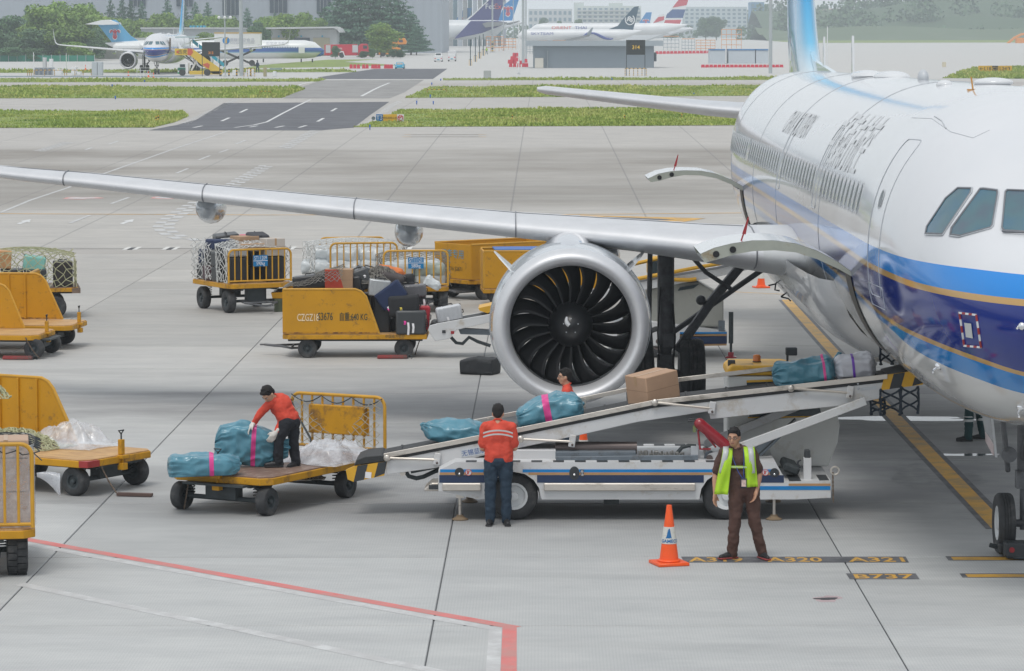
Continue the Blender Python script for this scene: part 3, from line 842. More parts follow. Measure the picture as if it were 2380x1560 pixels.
mb = MB(); mb.prism([(27,5.88),(27.3,5.88),(27.25,6.62),(27.15,6.62)],-.02,.02,'x'); mb.build('aerial',M_PW,AIR)
mb = MB(); mb.prism([(33,5.88),(33.3,5.88),(33.25,6.62),(33.15,6.62)],-.02,.02,'x'); mb.build('aerial',M_PW,AIR)
mb = MB(); mb.ball((-.1,15.2,5.93),(.09,.16,.13)); mb.build('beacon',M_FRAMEL,AIR,60)
mb = MB(); mb.ball((.1,8.9,5.92),(.28,.35,.07)); mb.build('roof_hatch',M_PW,AIR,60)
mb = MB(); mb.ball((-.35,10.6,5.87),(.12,.2,.07)); mb.build('aerial',M_PW,AIR,60)
h,n = onfus(2260,209); mb = MB(); mb.box(h +Vector((0,0,.05)),(.018,.03,.24),(0,-.15,0)); mb.box(h +Vector((0.0,0,.0)),(.14,.03,.02)); mb.build('wind_vane',mat('brass_probe',(.5,.25,.06),.4),AIR)
for px,py in ((2107,1000-70),):
 pass
for px,py in ((2412,0),(2404,949),(2405,955)): pass
for px,py,L_ in ((2407-1,950,.2),(2399,947,.15)): pass
h,n = onfus(2104,949) if onfus(2104,949)[0] is not None else (None,None)
for px,py in ((2110,0),(2182,788+0)): pass
def probe(px,py):
 h,n = onfus(px,py)
 if h is None: return
 mb = MB(); mb.tube([h,h +n *.09,h +n *.11+Vector((0,-.14,0))],.014,6); mb.ball(h,(.05,.06,.05),8,6); mb.build('air_probe',M_CHROME,AIR,60)
probe(2182,851+100*0); probe(2372,786+170*0+160); probe(2376,758+0)
M_LET = mat('lettering_grey',(0.535,0.555,0.575),0.3)
def side_text(s_,s0,z0,size,name,lab,spacing=1.0,squash=1.0):
 """lettering read from the camera side, running nose-to-tail right-to-left in the picture"""
 me = text_mesh(s_,size,0,0.0,'CENTER'); b = bmesh.new(); b.from_mesh(me)
 bmesh.ops.triangulate(b,faces=b.faces); bmesh.ops.subdivide_edges(b,edges=b.edges,cuts=1)
 for v in b.verts:
  s = s0 - v.co.x * squash; z = z0 + v.co.y
  v.co = Vector(fpt(s,ang_for_z(s,z),.008))
 b.to_mesh(me); b.free(); me.materials.clear(); me.materials.append(M_LET)
 o = bpy.data.objects.new(name,me); COL.objects.link(o); o.parent = AIR; return o
side_text('中国南方航空',11.2,4.98,0.86,'airline_lettering','')
side_text('CHINA SOUTHERN',20.3,5.07,0.56,'airline_lettering','')
# ---------------- wings
LEAD = lambda b_: (15.9+(b_ -2.0)*0.52) if b_ > 2 else 15.9 - (2-b_) * .8
WS = [
 (0.0,8.2,.95,3.02,2.5),(1.9,7.2,.86,3.05,2.2),(3.0,6.0,.66,3.13,1.6),(4.5,4.9,.52,3.27,1.2),(6.4,3.95,.42,3.40,.8),(10,3.2,.34,3.68,.3),
 (14,2.4,.27,4.02,0),(16.6,1.75,.2,4.24,0),(17.1,1.55,.16,4.36,0),(17.45,1.3,.13,4.65,0),(17.65,.95,.10,5.3,0),(17.8,.45,.06,6.6,0)]
_AF = [(0,0),(.006,.14),(.02,.25),(.05,.36),(.1,.46),(.2,.56),(.35,.60),(.5,.54),(.7,.36),(.88,.14),(1,.01),(.9,-.04),(.7,-.18),(.5,-.33),(.35,-.40),(.2,-.39),(.1,-.31),(.05,-.24),(.02,-.16),(.006,-.09)]
def wing_pt(b_,k,u=None):
 bs = [w[0] for w in WS]; c,t,z,tw = [float(np.interp(b_,bs,[w[i] for w in WS])) for i in (1,2,3,4)]
 z = _cr(bs,[w[3] for w in WS],b_)
 s,h = _AF[k]; l = LEAD(min(b_,17.1)) + max(0,b_ -17.1) * 1.2
 tw = math.radians(tw)
 y = s * c; zz = h * t - 0.1 * t * 0
 return (l +y *math.cos(tw) ,z +zz +(-y *math.sin(tw))*.9+.0*y)
def build_wing(sd,name):
 mb = MB(); bl = [0,1.0,1.9,2.5,3,3.7,4.5,5.4,6.4,8,10,12,14,15.3,16.6,16.9,17.1,17.25,17.4,17.5,17.6,17.7,17.8]
 n = len(_AF); nle = 4
 for i in range(len(bl)-1):
  for k in range(n):
   k2 = (k +1) % n; v = []
   for bb_,kk in ((bl[i],k),(bl[i +1],k),(bl[i +1],k2),(bl[i],k2)):
    y,z = wing_pt(bb_,kk); v.append((sd *bb_,y,z))
   le = (k <= 5 or k >= 16) and 2.5 <= bl[i] < 16.6
   mb.add(v,[(0,1,2,3)],1 if le else 0)
 me_o = mb.build(name,[M_WING,M_ALU],AIR,None,fix=False)
 b = bmesh.new(); b.from_mesh(me_o.data); bmesh.ops.remove_doubles(b,verts=b.verts,dist=1e-4); bmesh.ops.recalc_face_normals(b,faces=b.faces); b.to_mesh(me_o.data); b.free()
 me_o.data.polygons.foreach_set('use_smooth',[True]*len(me_o.data.polygons)); me_o.data.set_sharp_from_angle(angle=math.radians(60))
 for bb_ in (2.6,6.45,9.2,11.9,14.5,16.7) if sd < 0 else ():
  pts = []
  for k in (6,5,4,3,2,1,0,19,18,17,16):
   y,z = wing_pt(bb_,k); pts.append((sd *bb_,y -(.006 if k <3 or k >17 else 0),z +(.006 if k <11 else -.006)))
  mb = MB(); mb.tube(pts,.012,4); mb.build('slat_joint',M_SEAL,me_o,60)
 mb = MB(); pts = []
 for q in range(20):
  bb_ = 2.7 + (16.5-2.7) * q / 19; y,z = wing_pt(bb_,6); y2,z2 = wing_pt(bb_,5); pts.append((sd *bb_,(y +y2)/2,(z +z2)/2+.006))
 mb.tube(pts,.008,4); mb.build('slat_seam',M_SEAL,me_o,60)
 for bb_,L_,R_ in ((4.9,3.6,.28),(8.35,3.2,.27),(12.0,3.0,.27)):
  y,z = wing_pt(bb_,14); prof = []
  for q in range(13):
   a = q / 12; prof.append((R_ *(math.sin(math.pi *min(1,a *.93+.07)) ** .55) if q not in (0,12) else 0.001,y +.4+a *L_))
  mb = MB(); mb.lathe(prof,(0,0,0),'y',16)
  mb.v = [(v[0]*.95+sd *bb_,v[1],z -.14-.045*(v[1]-y)+v[2]*1.05) for v in mb.v]
  mb.build('flap_fairing',M_CHROME if False else M_NAC,me_o,60)
 return me_o
WR = build_wing(-1,'wing'); WL = build_wing(1,'wing')
mb = MB(); _fs = [(10.8,.0),(11.6,.42),(12.8,.78),(14.5,1.0),(17,1.1),(20,1.1),(24,1.0),(26,.6),(27.5,.0)]
def bf(i,j):
 s,k = _fs[i]; a = math.pi * (1+j /16)
 ww = 1.93 + .22 * k; return (ww *math.cos(a)*(1 if k >0 else .93),s,3.05+(1.30+.26*k)*math.sin(a)*(1 if k >0 else .98))
mb.grid(bf,len(_fs),17); mb.build('belly_fairing',M_PW,AIR,180)
def fil(sd):
 mb = MB(); prof = []
 for i in range(9):
  s = 14.9 + 7.5 * i / 8; hh = math.sin(math.pi *min(1,(i +.6)/6)) if i < 6 else .5 * (1-(i -5)/4)
  row = []
  for j in range(7):
   a = math.radians(200-45*j /6) ; q = Vector(fpt(s,math.radians(155+42*j /6),.01))
   out = (j /6) ** 2 * 1.0 * max(0,hh)
   row.append((q.x -out,s,q.z -(.0 if j <6 else .02)))
  prof.append(row)
 mb.grid(lambda i,j:(prof[i][j][0]*-sd *-1 if sd <0 else -prof[i][j][0],prof[i][j][1],prof[i][j][2]),9,7)
 mb.build('wing_root_fairing',M_PW,AIR,180)
fil(-1); fil(1)
# ---------------- tail
def surf(name,secs,axis,m):
 """secs: (position along span, leading s, chord, thickness, other)"""
 mb = MB(); n = len(_AF); SYM = [(s,(h if k <11 else h) ) for k,(s,h) in enumerate(_AF)]
 def P(i,k):
  b_,l,c,t,o_ = secs[i]; s = _AF[k][0]; hh = .5 * (abs(_AF[k][1])/.6 if k <= 10 else -abs(_AF[20-k][1] if k >10 else 0)/.6)
  y = l + s * c
  return (b_,y,o_ +hh *t) if axis == 'x' else (o_ +hh *t,y,b_)
 mb.grid(P,len(secs),n,wrapv=True); mb.add([P(len(secs)-1,k) for k in range(n)],[tuple(range(n))])
 return mb.build(name,m,AIR,50)
def tailpaint():
 m,nt,b = _nt('tail_paint'); t = nt.nodes.new('ShaderNodeTexCoord'); sep = nt.nodes.new('ShaderNodeSeparateXYZ'); nt.links.new(t.outputs['Object'],sep.inputs[0])
 c = _ramp(nt,_math(nt,'DIVIDE',_math(nt,'SUBTRACT',sep.outputs[2],5.9),6.0),[(0.0,(0.55,0.70,0.78)),(0.10,(0.14,0.45,0.68)),(0.3,(0.02,0.30,0.60)),(1.0,(0.01,0.25,0.55))])
 nt.links.new(c,b.inputs['Base Color']); b.inputs['Roughness'].default_value = 0.15; b.inputs['Coat Weight'].default_value = .7
 return m
M_TAIL = tailpaint()
surf('tail_fin',[(5.6,34.4,7.6,.5,0),(6.1,35.7,6.5,.55,0),(6.8,36.7,5.7,.56,0),(9,38.5,4.4,.44,0),(11.76,40.6,2.9,.28,0)],'z',M_TAIL)
mb = MB(); mb.prism([(30.5,5.88),(34.8,5.85),(36.2,6.35),(35.2,6.12)],-.05,.05,'x'); mb.build('fin_fillet',M_TAIL,AIR)
for sd in (-1,1):
 surf('tailplane',[(sd *.3,38.2,4.6,.42,4.88),(sd *2,39.2,3.7,.36,5.0),(sd *5.75,41.8,1.6,.2,5.40),(sd *5.95,42.1,1.1,.1,5.42)],'x',M_ALU if sd <0 else M_WING)
# ---------------- engines
def engine(cx,name='engine'):
 E = 15.9; cz = 1.97
 e = empty(name,(cx,E,cz)); e.parent = AIR
 R0,RI = 1.27,0.985
 mb = MB()
 outer = [(1.135,-.02),(1.19,.03),(1.225,.12),(1.25,.3),(1.28,.6),(1.31,1.1),(1.30,1.8),(1.22,2.6),(1.08,3.3),(1.04,3.5)]
 mb.lathe(outer[3:],(0,0,0),'y',72,0,cap=False); mb.lathe([(.96,3.45),(1.04,3.5)],(0,0,0),'y',72,0,cap=False)
 mb.build('nacelle',M_NAC,e,180)
 mb = MB(); mb.lathe([(RI,.45),(RI -.01,.25),(RI +.012,.10),(1.035,.02),(1.075,-.035),(1.12,-.045),(1.165,-.02),(1.205,.04),(1.235,.15),(1.251,.30)],(0,0,0),'y',96,0,cap=False)
 mb.build('inlet_lip',M_ALU,e,180)
 mb = MB(); mb.lathe([(RI,.449),(RI +.01,.9),(RI +.02,1.6)],(0,0,0),'y',64,cap=False); mb.build('inlet_liner',M_DGREY,e,180)
 mb = MB(); mb.lathe([(1.0,1.6),(.9,2.4)],(0,0,0),'y',48,cap=False); mb.lathe([(.55,1.3),(.52,1.9)],(0,0,0),'y',48,cap=False)
 mb.lathe([(.52,1.9),(.50,3.2),(.3,4.4),(.001,4.5)],(0,0,0),'y',48,cap=False); mb.lathe([(.9,2.4),(.93,3.45)],(0,0,0),'y',48,cap=False)
 mb.build('bypass_duct',mat('duct_pale',(0.42,0.44,0.45),.4),e,60)
 mb = MB()
 def bl(i,j):
  t = i / 10; r = .30 + (.975-.30) * t; ang = .07 * math.sin(t *2.8) - .13 * t * t
  ch = (.16+.13*math.sin(math.pi *min(1,t *.85+.1)))
  hw = .161 - .022 * math.sin(math.pi *max(0,(t -.35)/.65)) ; u = (j /4-.5) * 2
  a = ang + u * hw; y = .72 + .10 * u * (1-.35*t) + .02 * math.sin(3*t)
  return (r *math.sin(a),y,r *math.cos(a))
 mb.grid(bl,11,5); me = mb.mesh('fan_blade',M_BLADE,180)
 for k in range(20):
  o = bpy.data.objects.new('fan_blade',me); COL.objects.link(o); o.parent = e; o.rotation_euler = (0,2*math.pi *k /20+.07,0)
  mod = o.modifiers.new('thickness','SOLIDIFY'); mod.thickness = .012
 mb = MB(); mb.lathe([(.001,.28),(.05,.29),(.16,.36),(.28,.5),(.36,.66),(.38,.95)],(0,0,0),'y',40,cap=False)
 sp = mb.build('spinner',mat('spinner_black',(0.018,0.019,0.021),.3),e,180)
 mb = MB(); P = []
 for q in range(9):
  a = q / 8; r = .03 + .15 * a; ang = math.radians(150-40*a); P.append((r *math.cos(ang)+.0,.275+.18*r,r *math.sin(ang)*.9))
 mb.tube(P,[.012+.028*math.sin(math.pi *(1-q /8)*.6+.2) for q in range(9)],6); mb.build('spinner_mark',M_PW,sp,60)
 for k in range(5):
  a = k * 1.2566 + .3; mb = MB(); mb.ball((.12*math.cos(a),.335,.12*math.sin(a)),.012,6,4); mb.build('spinner_bolt',M_FRAMEL,sp,None)
 for sd in (-1,1):
  a = math.radians(42); c,s_ = math.cos(a) * sd,math.sin(a)
  mb = MB(); pr = []
  for (r,y) in ((1.26,.7),(1.26,2.0),(1.30,2.15),(1.62,1.95),(1.66,1.85),(1.55,1.4)):
   pr.append((r *c,y,r *s_))
  n = Vector((-s_ *sd,0,abs(c))) * .012 * 1.0
  mb.add([Vector(p)+n for p in pr]+[Vector(p)-n for p in pr],[tuple(range(6)),tuple(range(6,12))[::-1]]+[(i,(i +1) % 6,6+(i +1) % 6,6+i) for i in range(6)])
  mb.build('strake',M_PW,e,None)
 for y,r in ((.95,1.305),):
  mb = MB(); mb.tube([((r +.003)*math.cos(2*math.pi *i /60),y,(r +.003)*math.sin(2*math.pi *i /60)) for i in range(60)],.006,4,closed=True); mb.build('cowl_seam',M_LINE,e,None)
 mb = MB(); sec = [(.5,.10,1.1,1.20),(.7,.20,1.1,1.30),(1.1,.25,1.1,1.37),(1.6,.30,1.1,1.42),(1.95,.36,1.05,1.43),(2.6,.36,1.0,1.38),(4.0,.3,.95,1.25),(6.0,.05,1.1,1.3)]
 def py(i,j):
  s,w,z0,z1 = sec[i]; t = j / 12; a = math.pi * t
  return (w *math.cos(a)*(1+.35*(1-math.sin(a))) ,s,z0 +(z1 -z0)*math.sin(a) ** .8)
 mb.grid(py,len(sec),13); mb.build('pylon',M_CHROME,e,180)
 return e
engine(-5.57)
engine(5.66)
# ---------------- landing gear
def wheel(parent,c,r,w,rimm,axis='x',name='wheel',rim_r=.5,side=-1):
 """tyre with grooves, rim and hub"""
 e = empty(name,c); e.parent = parent
 mb = MB(); h = w / 2
 prof = [(r *rim_r,-h *.8),(r *.8,-h),(r *.93,-h *.93),(r *.985,-h *.72),(r,-h *.5)]
 for g in (-.3,0,.3): prof += [(r,h *(g -.06)),(r *.97,h *(g -.045)),(r *.97,h *(g +.045)),(r,h *(g +.06))]
 prof += [(r,h *.5),(r *.985,h *.72),(r *.93,h *.93),(r *.8,h),(r *rim_r,h *.8)]
 mb.lathe(prof,(0,0,0),axis,36,cap=False); mb.build('tyre',M_TYRE,e,50)
 mb = MB(); R = r * rim_r
 mb.lathe([(R *1.02,-h *.82),(R *.95,-h *.84),(R *.88,-h *.55),(R *.45,-h *.45),(R *.4,-h *.8),(R *.12,-h *.85),(.001,-h *.85)],(0,0,0),axis,28,cap=False)
 mb.lathe([(R *1.02,h *.82),(R *.95,h *.84),(R *.88,h *.55),(R *.45,h *.45),(R *.4,h *.8),(R *.12,h *.85),(.001,h *.85)],(0,0,0),axis,28,cap=False)
 mb.build('rim',rimm,e,50)
 return e
M_RIMW = mat('rim_white',(0.62,0.64,0.65),.4,dirt=(.3,.3,.3),ds=5,da=.3)
def main_gear(sd):
 g = empty('main_gear',(sd *3.8,21.95,0)); g.parent = AIR
 for q in (-.46,.46): wheel(g,(q,0,.635),.635,.45,M_DGREY)
 mb = MB(); mb.cyl((0,0,.45),(0,0,2.0),.105,n=18); mb.cyl((0,0,1.15),(0,0,2.9),.15,n=20); mb.cyl((-.5,0,.635),(.5,0,.635),.09,n=12)
 mb.box((0,-.02,.75),(.3,.26,.5)); mb.box((.04,-.14,1.25),(.2,.12,.26))
 mb.build('strut',M_DGREY,g,40,.01)
 mb = MB(); mb.tube([(-.28,-.05,2.8),(-.3,-.08,1.6),(-.24,-.1,.75)],.045,8); mb.build('gear_door',M_DGREY,g)
 mb = MB(); mb.tube([(.2,0,1.05),(-sd *.2+.62 if sd <0 else -.62,0,1.95),(1.5 if sd <0 else -1.5,.1,2.75)],.085,8)
 mb.tube([(.1,.1,1.35),(1.25 if sd <0 else -1.25,.2,2.15),(1.9 if sd <0 else -1.9,.2,2.6)],.05,8)
 mb.ball((.62 if sd <0 else -.62,0,1.95),.09,10,8); mb.build('side_stay',M_DGREY,g,40)
 mb = MB(); mb.tube([(.3 if sd <0 else -.3,-.2,2.9),(.7 if sd <0 else -.7,-.1,2.45),(1.15,0,2.15) if sd <0 else (-1.15,0,2.15)],.04,8); mb.build('retraction_arm',M_DGREY,g)
 mb = MB(); mb.tube([(.12,-.1,1.9),(.16,-.14,1.3),(.12,-.16,.8),(.2,-.12,.6)],.018,6); mb.tube([(-.1,-.14,2.2),(-.15,-.17,1.4),(-.12,-.16,.9)],.014,6); mb.build('brake_hose',M_TYRE,g)
main_gear(-1); main_gear(1)
ng = empty('nose_gear',(0,5.07,0)); ng.parent = AIR
for q in (-.25,.25): wheel(ng,(q,0,.385),.385,.22,M_RIMW,rim_r=.56)
mb = MB(); mb.cyl((0,0,.3),(0,.05,1.1),.05,n=14); mb.cyl((0,.04,.95),(0,.1,2.0),.085,n=16); mb.cyl((-.25,0,.385),(.25,0,.385),.05); mb.box((0,-.04,.95),(.22,.2,.22)); mb.build('strut',M_DGREY,ng,40)
mb = MB(); mb.tube([(0,.1,1.0),(0,-.1,1.4),(-.0,-.9,1.9)],.045,8); mb.tube([(-.2,.05,1.05),(-.35,-.5,1.75)],.035,8); mb.tube([(.2,.05,1.05),(.35,-.5,1.75)],.035,8); mb.build('drag_stay',M_DGREY,ng)
for x in (-.22,.22):
 mb = MB(); mb.lathe([(.001,-.1),(.1,-.1),(.1,.0),(.05,.1),(.001,.1)],(x,-.1,1.28),'y',18); mb.build('taxi_light',M_DGREY,ng)
for x in (-.35,.35):
 mb = MB(); mb.add([(x *1.05+a_ +t_ *.03,y_,z_) for t_ in (0,1) for (a_,y_,z_) in ((-.05*x /.35,.9,1.78),(-.05*x /.35,1.9,1.78),(.14,1.8,1.2),(.14,1.0,1.1))],[(0,1,2,3),(7,6,5,4),(0,4,5,1),(1,5,6,2),(2,6,7,3),(3,7,4,0)]); mb.build('gear_bay_door',M_PW,ng)
mb = MB(); mb.prism([(1.0,1.28),(1.8,1.35),(1.75,1.22),(1.05,1.12)],-.25,-.235,'x'); mb.build('gear_bay_door',mat('bay_door_pink',(.6,.5,.5),.5),ng)
# ---------------- cargo doors: hinged out over the two openings
def cargo_door(s0,s1,px):
 """px: hinge and outer curve of the near edge in the picture"""
 e = empty('cargo_door',(0,0,0)); e.parent = AIR
 Yn = NOSE.y + s0
 out = [AMI @ pt(x,y,Yn) for x,y in px['top']]; inn = [AMI @ pt(x,y,Yn) for x,y in px['bot']]
 n = len(out); d = s1 - s0
 mb = MB(); off = Vector((0,d,0))
 mb.grid(lambda i,j:out[i]+off *j,n,2); mb.build('outer_skin',M_PW,e,60)
 for q in (Vector(),off): mb = MB(); mb.grid(lambda i,j:(out[i]+q -Vector((0,0,.004))) if j == 0 else inn[i]+q,n,2); mb.build('edge_frame',M_DOORIN,e,60)
 mb = MB(); mb.grid(lambda i,j:inn[i]+(out[i]-inn[i])*.15+off *(.03+.94*j),n,2); mb.build('inner_lining',mat('door_lining',(.55,.58,.58),.5),e,60)
 for k in (1,2):
  t = inn[k] * .55 + out[k] * .45; mb = MB(); mb.cyl(t +Vector((0,-.012,0)),t +Vector((0,.03,0)),.045,n=14); mb.build('latch_hole',M_DARK,e)
 a = AMI @ pt(*px['flag'][0],Yn +.3); b2 = AMI @ pt(*px['flag'][1],Yn +.3)
 mb = MB(); mb.tube([a,a.lerp(b2,.6)],.011,6); mb.box(a.lerp(b2,.82),(.05,.02,.24),(0,.25,0),taper=.3); mb.build('locking_handle',M_REDP,e)
 zt = out[-1].z; mb = MB()
 def F(i,j):
  s = s0 + .03 + (.75) * j / 6; zz = zt + .03 - (zt +.03-(px['low'])) * i / 14
  t,b_,w_,zm = fsec(s); v = (zz -zm) / ((t -zm) if zz >= zm else (zm -b_)); v = max(-.999,min(.999,v)); a_ = math.asin(math.copysign(abs(v) ** (1/.94),v))
  return fpt(s,math.pi -a_,.012)
 mb.grid(F,15,7); mb.build('cargo_opening',mat('opening_dark',(.10,.095,.085),.6),e,180)
 for k in range(3):
  s = s0 + .25 + k * (d -.5) / 2; q = out[-1]; mb = MB(); mb.tube([(q.x +.02,s,q.z +.1),(q.x -.05,s,q.z +.02),(q.x -.22,s,q.z +.05)],.03,6); mb.build('hinge_arm',M_DGREY,e)
 return e
cargo_door(7.75,9.55,dict(top=[(1628,590),(1660,576),(1700,566),(1748,559),(1800,559),(1850,566),(1900,583),(1950,610),(1988,638)],
       bot=[(1637,611),(1668,603),(1706,592),(1750,584),(1800,582),(1850,587),(1900,603),(1950,626),(1988,648)],
       flag=[(1722,562),(1737,516)],low=2.32))
cargo_door(29.0,30.8,dict(top=[(1506,415),(1530,404),(1560,398),(1590,396),(1630,397),(1665,404),(1700,418),(1725,432),(1742,443)],
       bot=[(1512,424),(1535,420),(1562,412),(1592,407),(1630,408),(1665,415),(1700,429),(1722,441),(1742,450)],
       flag=[(1566,396),(1574,368)],low=2.6))
# ================================================================ ground equipment: shared pieces
def rebase(root):
 """children were modelled in place: move the origin to the thing's base"""
 loc = root.location.copy()
 def go(o):
  for ch in o.children:
   if ch.type == 'EMPTY' or ch.location.length > 1e-6: ch.location = Vector(ch.location) - loc
   else:
    ch.data.transform(Matrix.Translation(-loc)); go(ch)
 go(root)
M_YP = mat('worn_yellow_paint',(0.52,0.255,0.0),0.6,var=0.16,vs=1.3,dirt=(0.13,0.065,0.025),ds=3.2,da=0.36,bump=.08)
M_YP2 = mat('yellow_paint_panel',(0.55,0.265,0.0),0.58,var=0.10,vs=1.1,dirt=(0.11,0.06,0.03),ds=6,da=0.31)
M_YB = mat('yellow_bar_paint',(0.55,0.29,0.02),0.45,var=0.15,vs=3,dirt=(0.2,0.11,0.04),ds=6,da=0.3)
M_DECKY = mat('scuffed_deck',(0.55,0.34,0.14),0.6,var=0.15,vs=1.5,dirt=(0.40,0.22,0.09),ds=2,da=0.45,stretch=(1,4,1))
M_DECKB = mat('brown_deck',(0.20,0.125,0.095),0.55,var=0.18,vs=1.5,dirt=(0.42,0.34,0.27),ds=5,da=0.34,stretch=(1,3,1))
M_CHAS = mat('chassis_black',(0.035,0.045,0.05),0.6,var=0.3,vs=5)
M_WHITE2 = mat('loader_white',(0.58,0.59,0.60),0.42,var=0.06,vs=1.5,dirt=(0.42,0.37,0.30),ds=2.2,da=0.33)
M_HAZ_Y = mat('hazard_yellow',(0.66,0.36,0.02),0.45,dirt=(.3,.2,.08),ds=5,da=.3)
M_HAZ_B = mat('hazard_black',(0.03,0.035,0.04),0.5)
M_STEEL = mat('brushed_steel',(0.62,0.58,0.53),0.38,metal=.75,var=.1,vs=4,dirt=(.3,.27,.23),ds=6,da=.35,stretch=(.4,1,1))
M_BELT = mat('belt_rubber',(0.022,0.024,0.026),0.62,var=.3,vs=5)
M_LBLUE = mat('stripe_blue',(0.0,0.20,0.52),.35); M_LGOLD = mat('stripe_tan',(.42,.24,.11),.4); M_LNAVY = mat('stripe_navy',(.012,.03,.085),.35,var=.2)
M_GREYB = mat('blue_grey_paint',(0.14,0.17,0.20),.45,var=.1,dirt=(.07,.07,.07),ds=4)
M_BROWNM = mat('brown_metal',(.13,.105,.10),.35,metal=.4,var=.15)
M_ORANGE = mat('orange_plastic',(0.85,0.10,0.012),.38,var=.06,dirt=(.45,.1,.04),ds=3,da=.25)
M_PAPER = mat('white_paper',(.75,.75,.77),.6,var=.02)
M_EXTR = mat('extinguisher_red',(.28,.012,.022),.25,var=.1,coat=.5)
def small_wheel(parent,c,r,w,axis='y',rimm=None,rim_r=.52,grooved=False):
 e = empty('wheel',c); e.parent = parent
 h = w / 2; mb = MB()
 prof = [(r *rim_r,-h *.85),(r *.75,-h),(r *.93,-h *.92),(r,-h *.62),(r,h *.62),(r *.93,h *.92),(r *.75,h),(r *rim_r,h *.85)]
 mb.lathe(prof,(0,0,0),axis,28,cap=False); mb.build('tyre',M_TYRE,e,50)
 R = r * rim_r; mb = MB()
 for s in (-1,1): mb.lathe([(R *1.02,s *h *.86),(R *.85,s *h *.8),(R *.75,s *h *.45),(R *.35,s *h *.4),(R *.3,s *h *.95),(.001,s *h *1.0)],(0,0,0),axis,20,cap=False)
 mb.build('rim',rimm or M_CHAS,e,50)
 if grooved:
  mb = MB(); n = 22
  for k in range(n):
   a = 2 * math.pi * k / n
   for sgn in (-1,1):
    aa = a + (0 if sgn >0 else math.pi /n)
    c_,s_ = math.cos(aa),math.sin(aa); q = (r +.006)
    mb.box((q *c_,sgn *h *.45,q *s_) if axis == 'y' else (sgn *h *.45,q *c_,q *s_),(.03,h *.85,.075) if axis == 'y' else (h *.85,.03,.075),(0,-aa,0) if axis == 'y' else (aa,0,0))
  mb.build('tread_blocks',M_TYRE,e,None,kind='stuff')
 return e
def chain(p0,p1,sag,parent,name='chain'):
 mb = MB(); P = []
 p0,p1 = Vector(p0),Vector(p1); n = 14
 for i in range(n +1):
  t = i / n; q = p0.lerp(p1,t); q.z -= sag * 4 * t * (1-t); P.append(q)
 for i in range(n):
  c = (P[i]+P[i +1]) / 2; d = (P[i +1]-P[i]); mb.tube([P[i]-d *.08,P[i +1]+d *.08],.009 if i % 2 else .013,5)
 return mb.build(name,mat('rusty_chain',(.16,.12,.09),.6,metal=.5,var=.3,vs=20),parent)
def chock(loc,rz,label):
 e = empty('wheel_chock',loc,rz,label,'wheel chock'); mb = MB(); mb.box((0,0,.035),(.62,.16,.05)); mb.box((0,-.06,.07),(.6,.03,.03)); mb.build('bar',mat('chock_red',(.28,.035,.035),.5,dirt=(.12,.06,.05),ds=5,da=.4),e,None,.006)
 mb = MB(); mb.tube(arc((.36,.035),.05,0,330,8,'xz'),.01,5); mb.build('ring',M_CHAS,e); return e
def cone(loc,h,label,group=None,text=None):
 e = empty('traffic_cone',loc,.3,label,'traffic cone',group)
 w = .5 * h; mb = MB(); mb.box((0,0,.022),(w *1.08,w *1.08,.04)); mb.lathe([(w *.40,.045),(w *.36,.07)],n=24); mb.build('foot',M_ORANGE,e,40,.008)
 mb = MB(); R = lambda z: w * .33 - (w *.33-.032) * ((z -.04)/(h -.04))
 mb.lathe([(R(.04),.04),(R(.36*h),.36*h)],n=28,cap=False); mb.build('lower_shell',M_ORANGE,e,40); mb = MB(); mb.lathe([(R(.64*h),.64*h),(R(h),h),(R(h)*.6,h +.004),(R(h)*.6,h -.05)],n=28,cap=False); mb.build('upper_shell',M_ORANGE,e,40)
 mb = MB(); mb.lathe([(R(.36*h) ,.36*h),(R(.36*h)+.004,.36*h),(R(.64*h)+.004,.64*h),(R(.64*h),.64*h)],n=28,cap=False); mb.build('white_sleeve',mat('cone_sleeve',(.62,.62,.58),.5,var=.08,dirt=(.4,.38,.33),ds=6,da=.35),e,40)
 if text:
  bl = mat('logo_blue',(.0,.13,.36),.4)
  def on(a,z): r = R(z) + .008; return (r *math.sin(a),-r *math.cos(a),z)
  for tri in (((-.55,.455),(.05,.455),(-.25,.60),(-.42,.50)),((-.02,.47),(.28,.455),(.02,.62),(-.22,.60))):
   mb = MB(); mb.add([on(a +.05-.3,z *h /1.0) for a,z in tri],[(0,1,2,3)]); mb.build('emblem',bl,e,None)
  me = text_mesh(text,.058,0,.001,'CENTER')
  for v in me.vertices: v.co = Vector(on(v.co.x /(R(.41*h))-.15,.405*h +v.co.y))
  me.materials.clear(); me.materials.append(bl); o = bpy.data.objects.new('lettering',me); COL.objects.link(o); o.parent = e
 return e
c = gp(1555,1312); cone((c.x,c.y,0),.745,'tall orange cone with white sleeve standing in the foreground',text='GAMECO')
c = gp(1769,669); cone((c.x,c.y,0),.7,'small orange cone standing behind the aircraft belly')
c = gp(1356,1062+30); cone((c.x,c.y +.0,0),.72,'orange and white cone mostly hidden behind the belt loader')
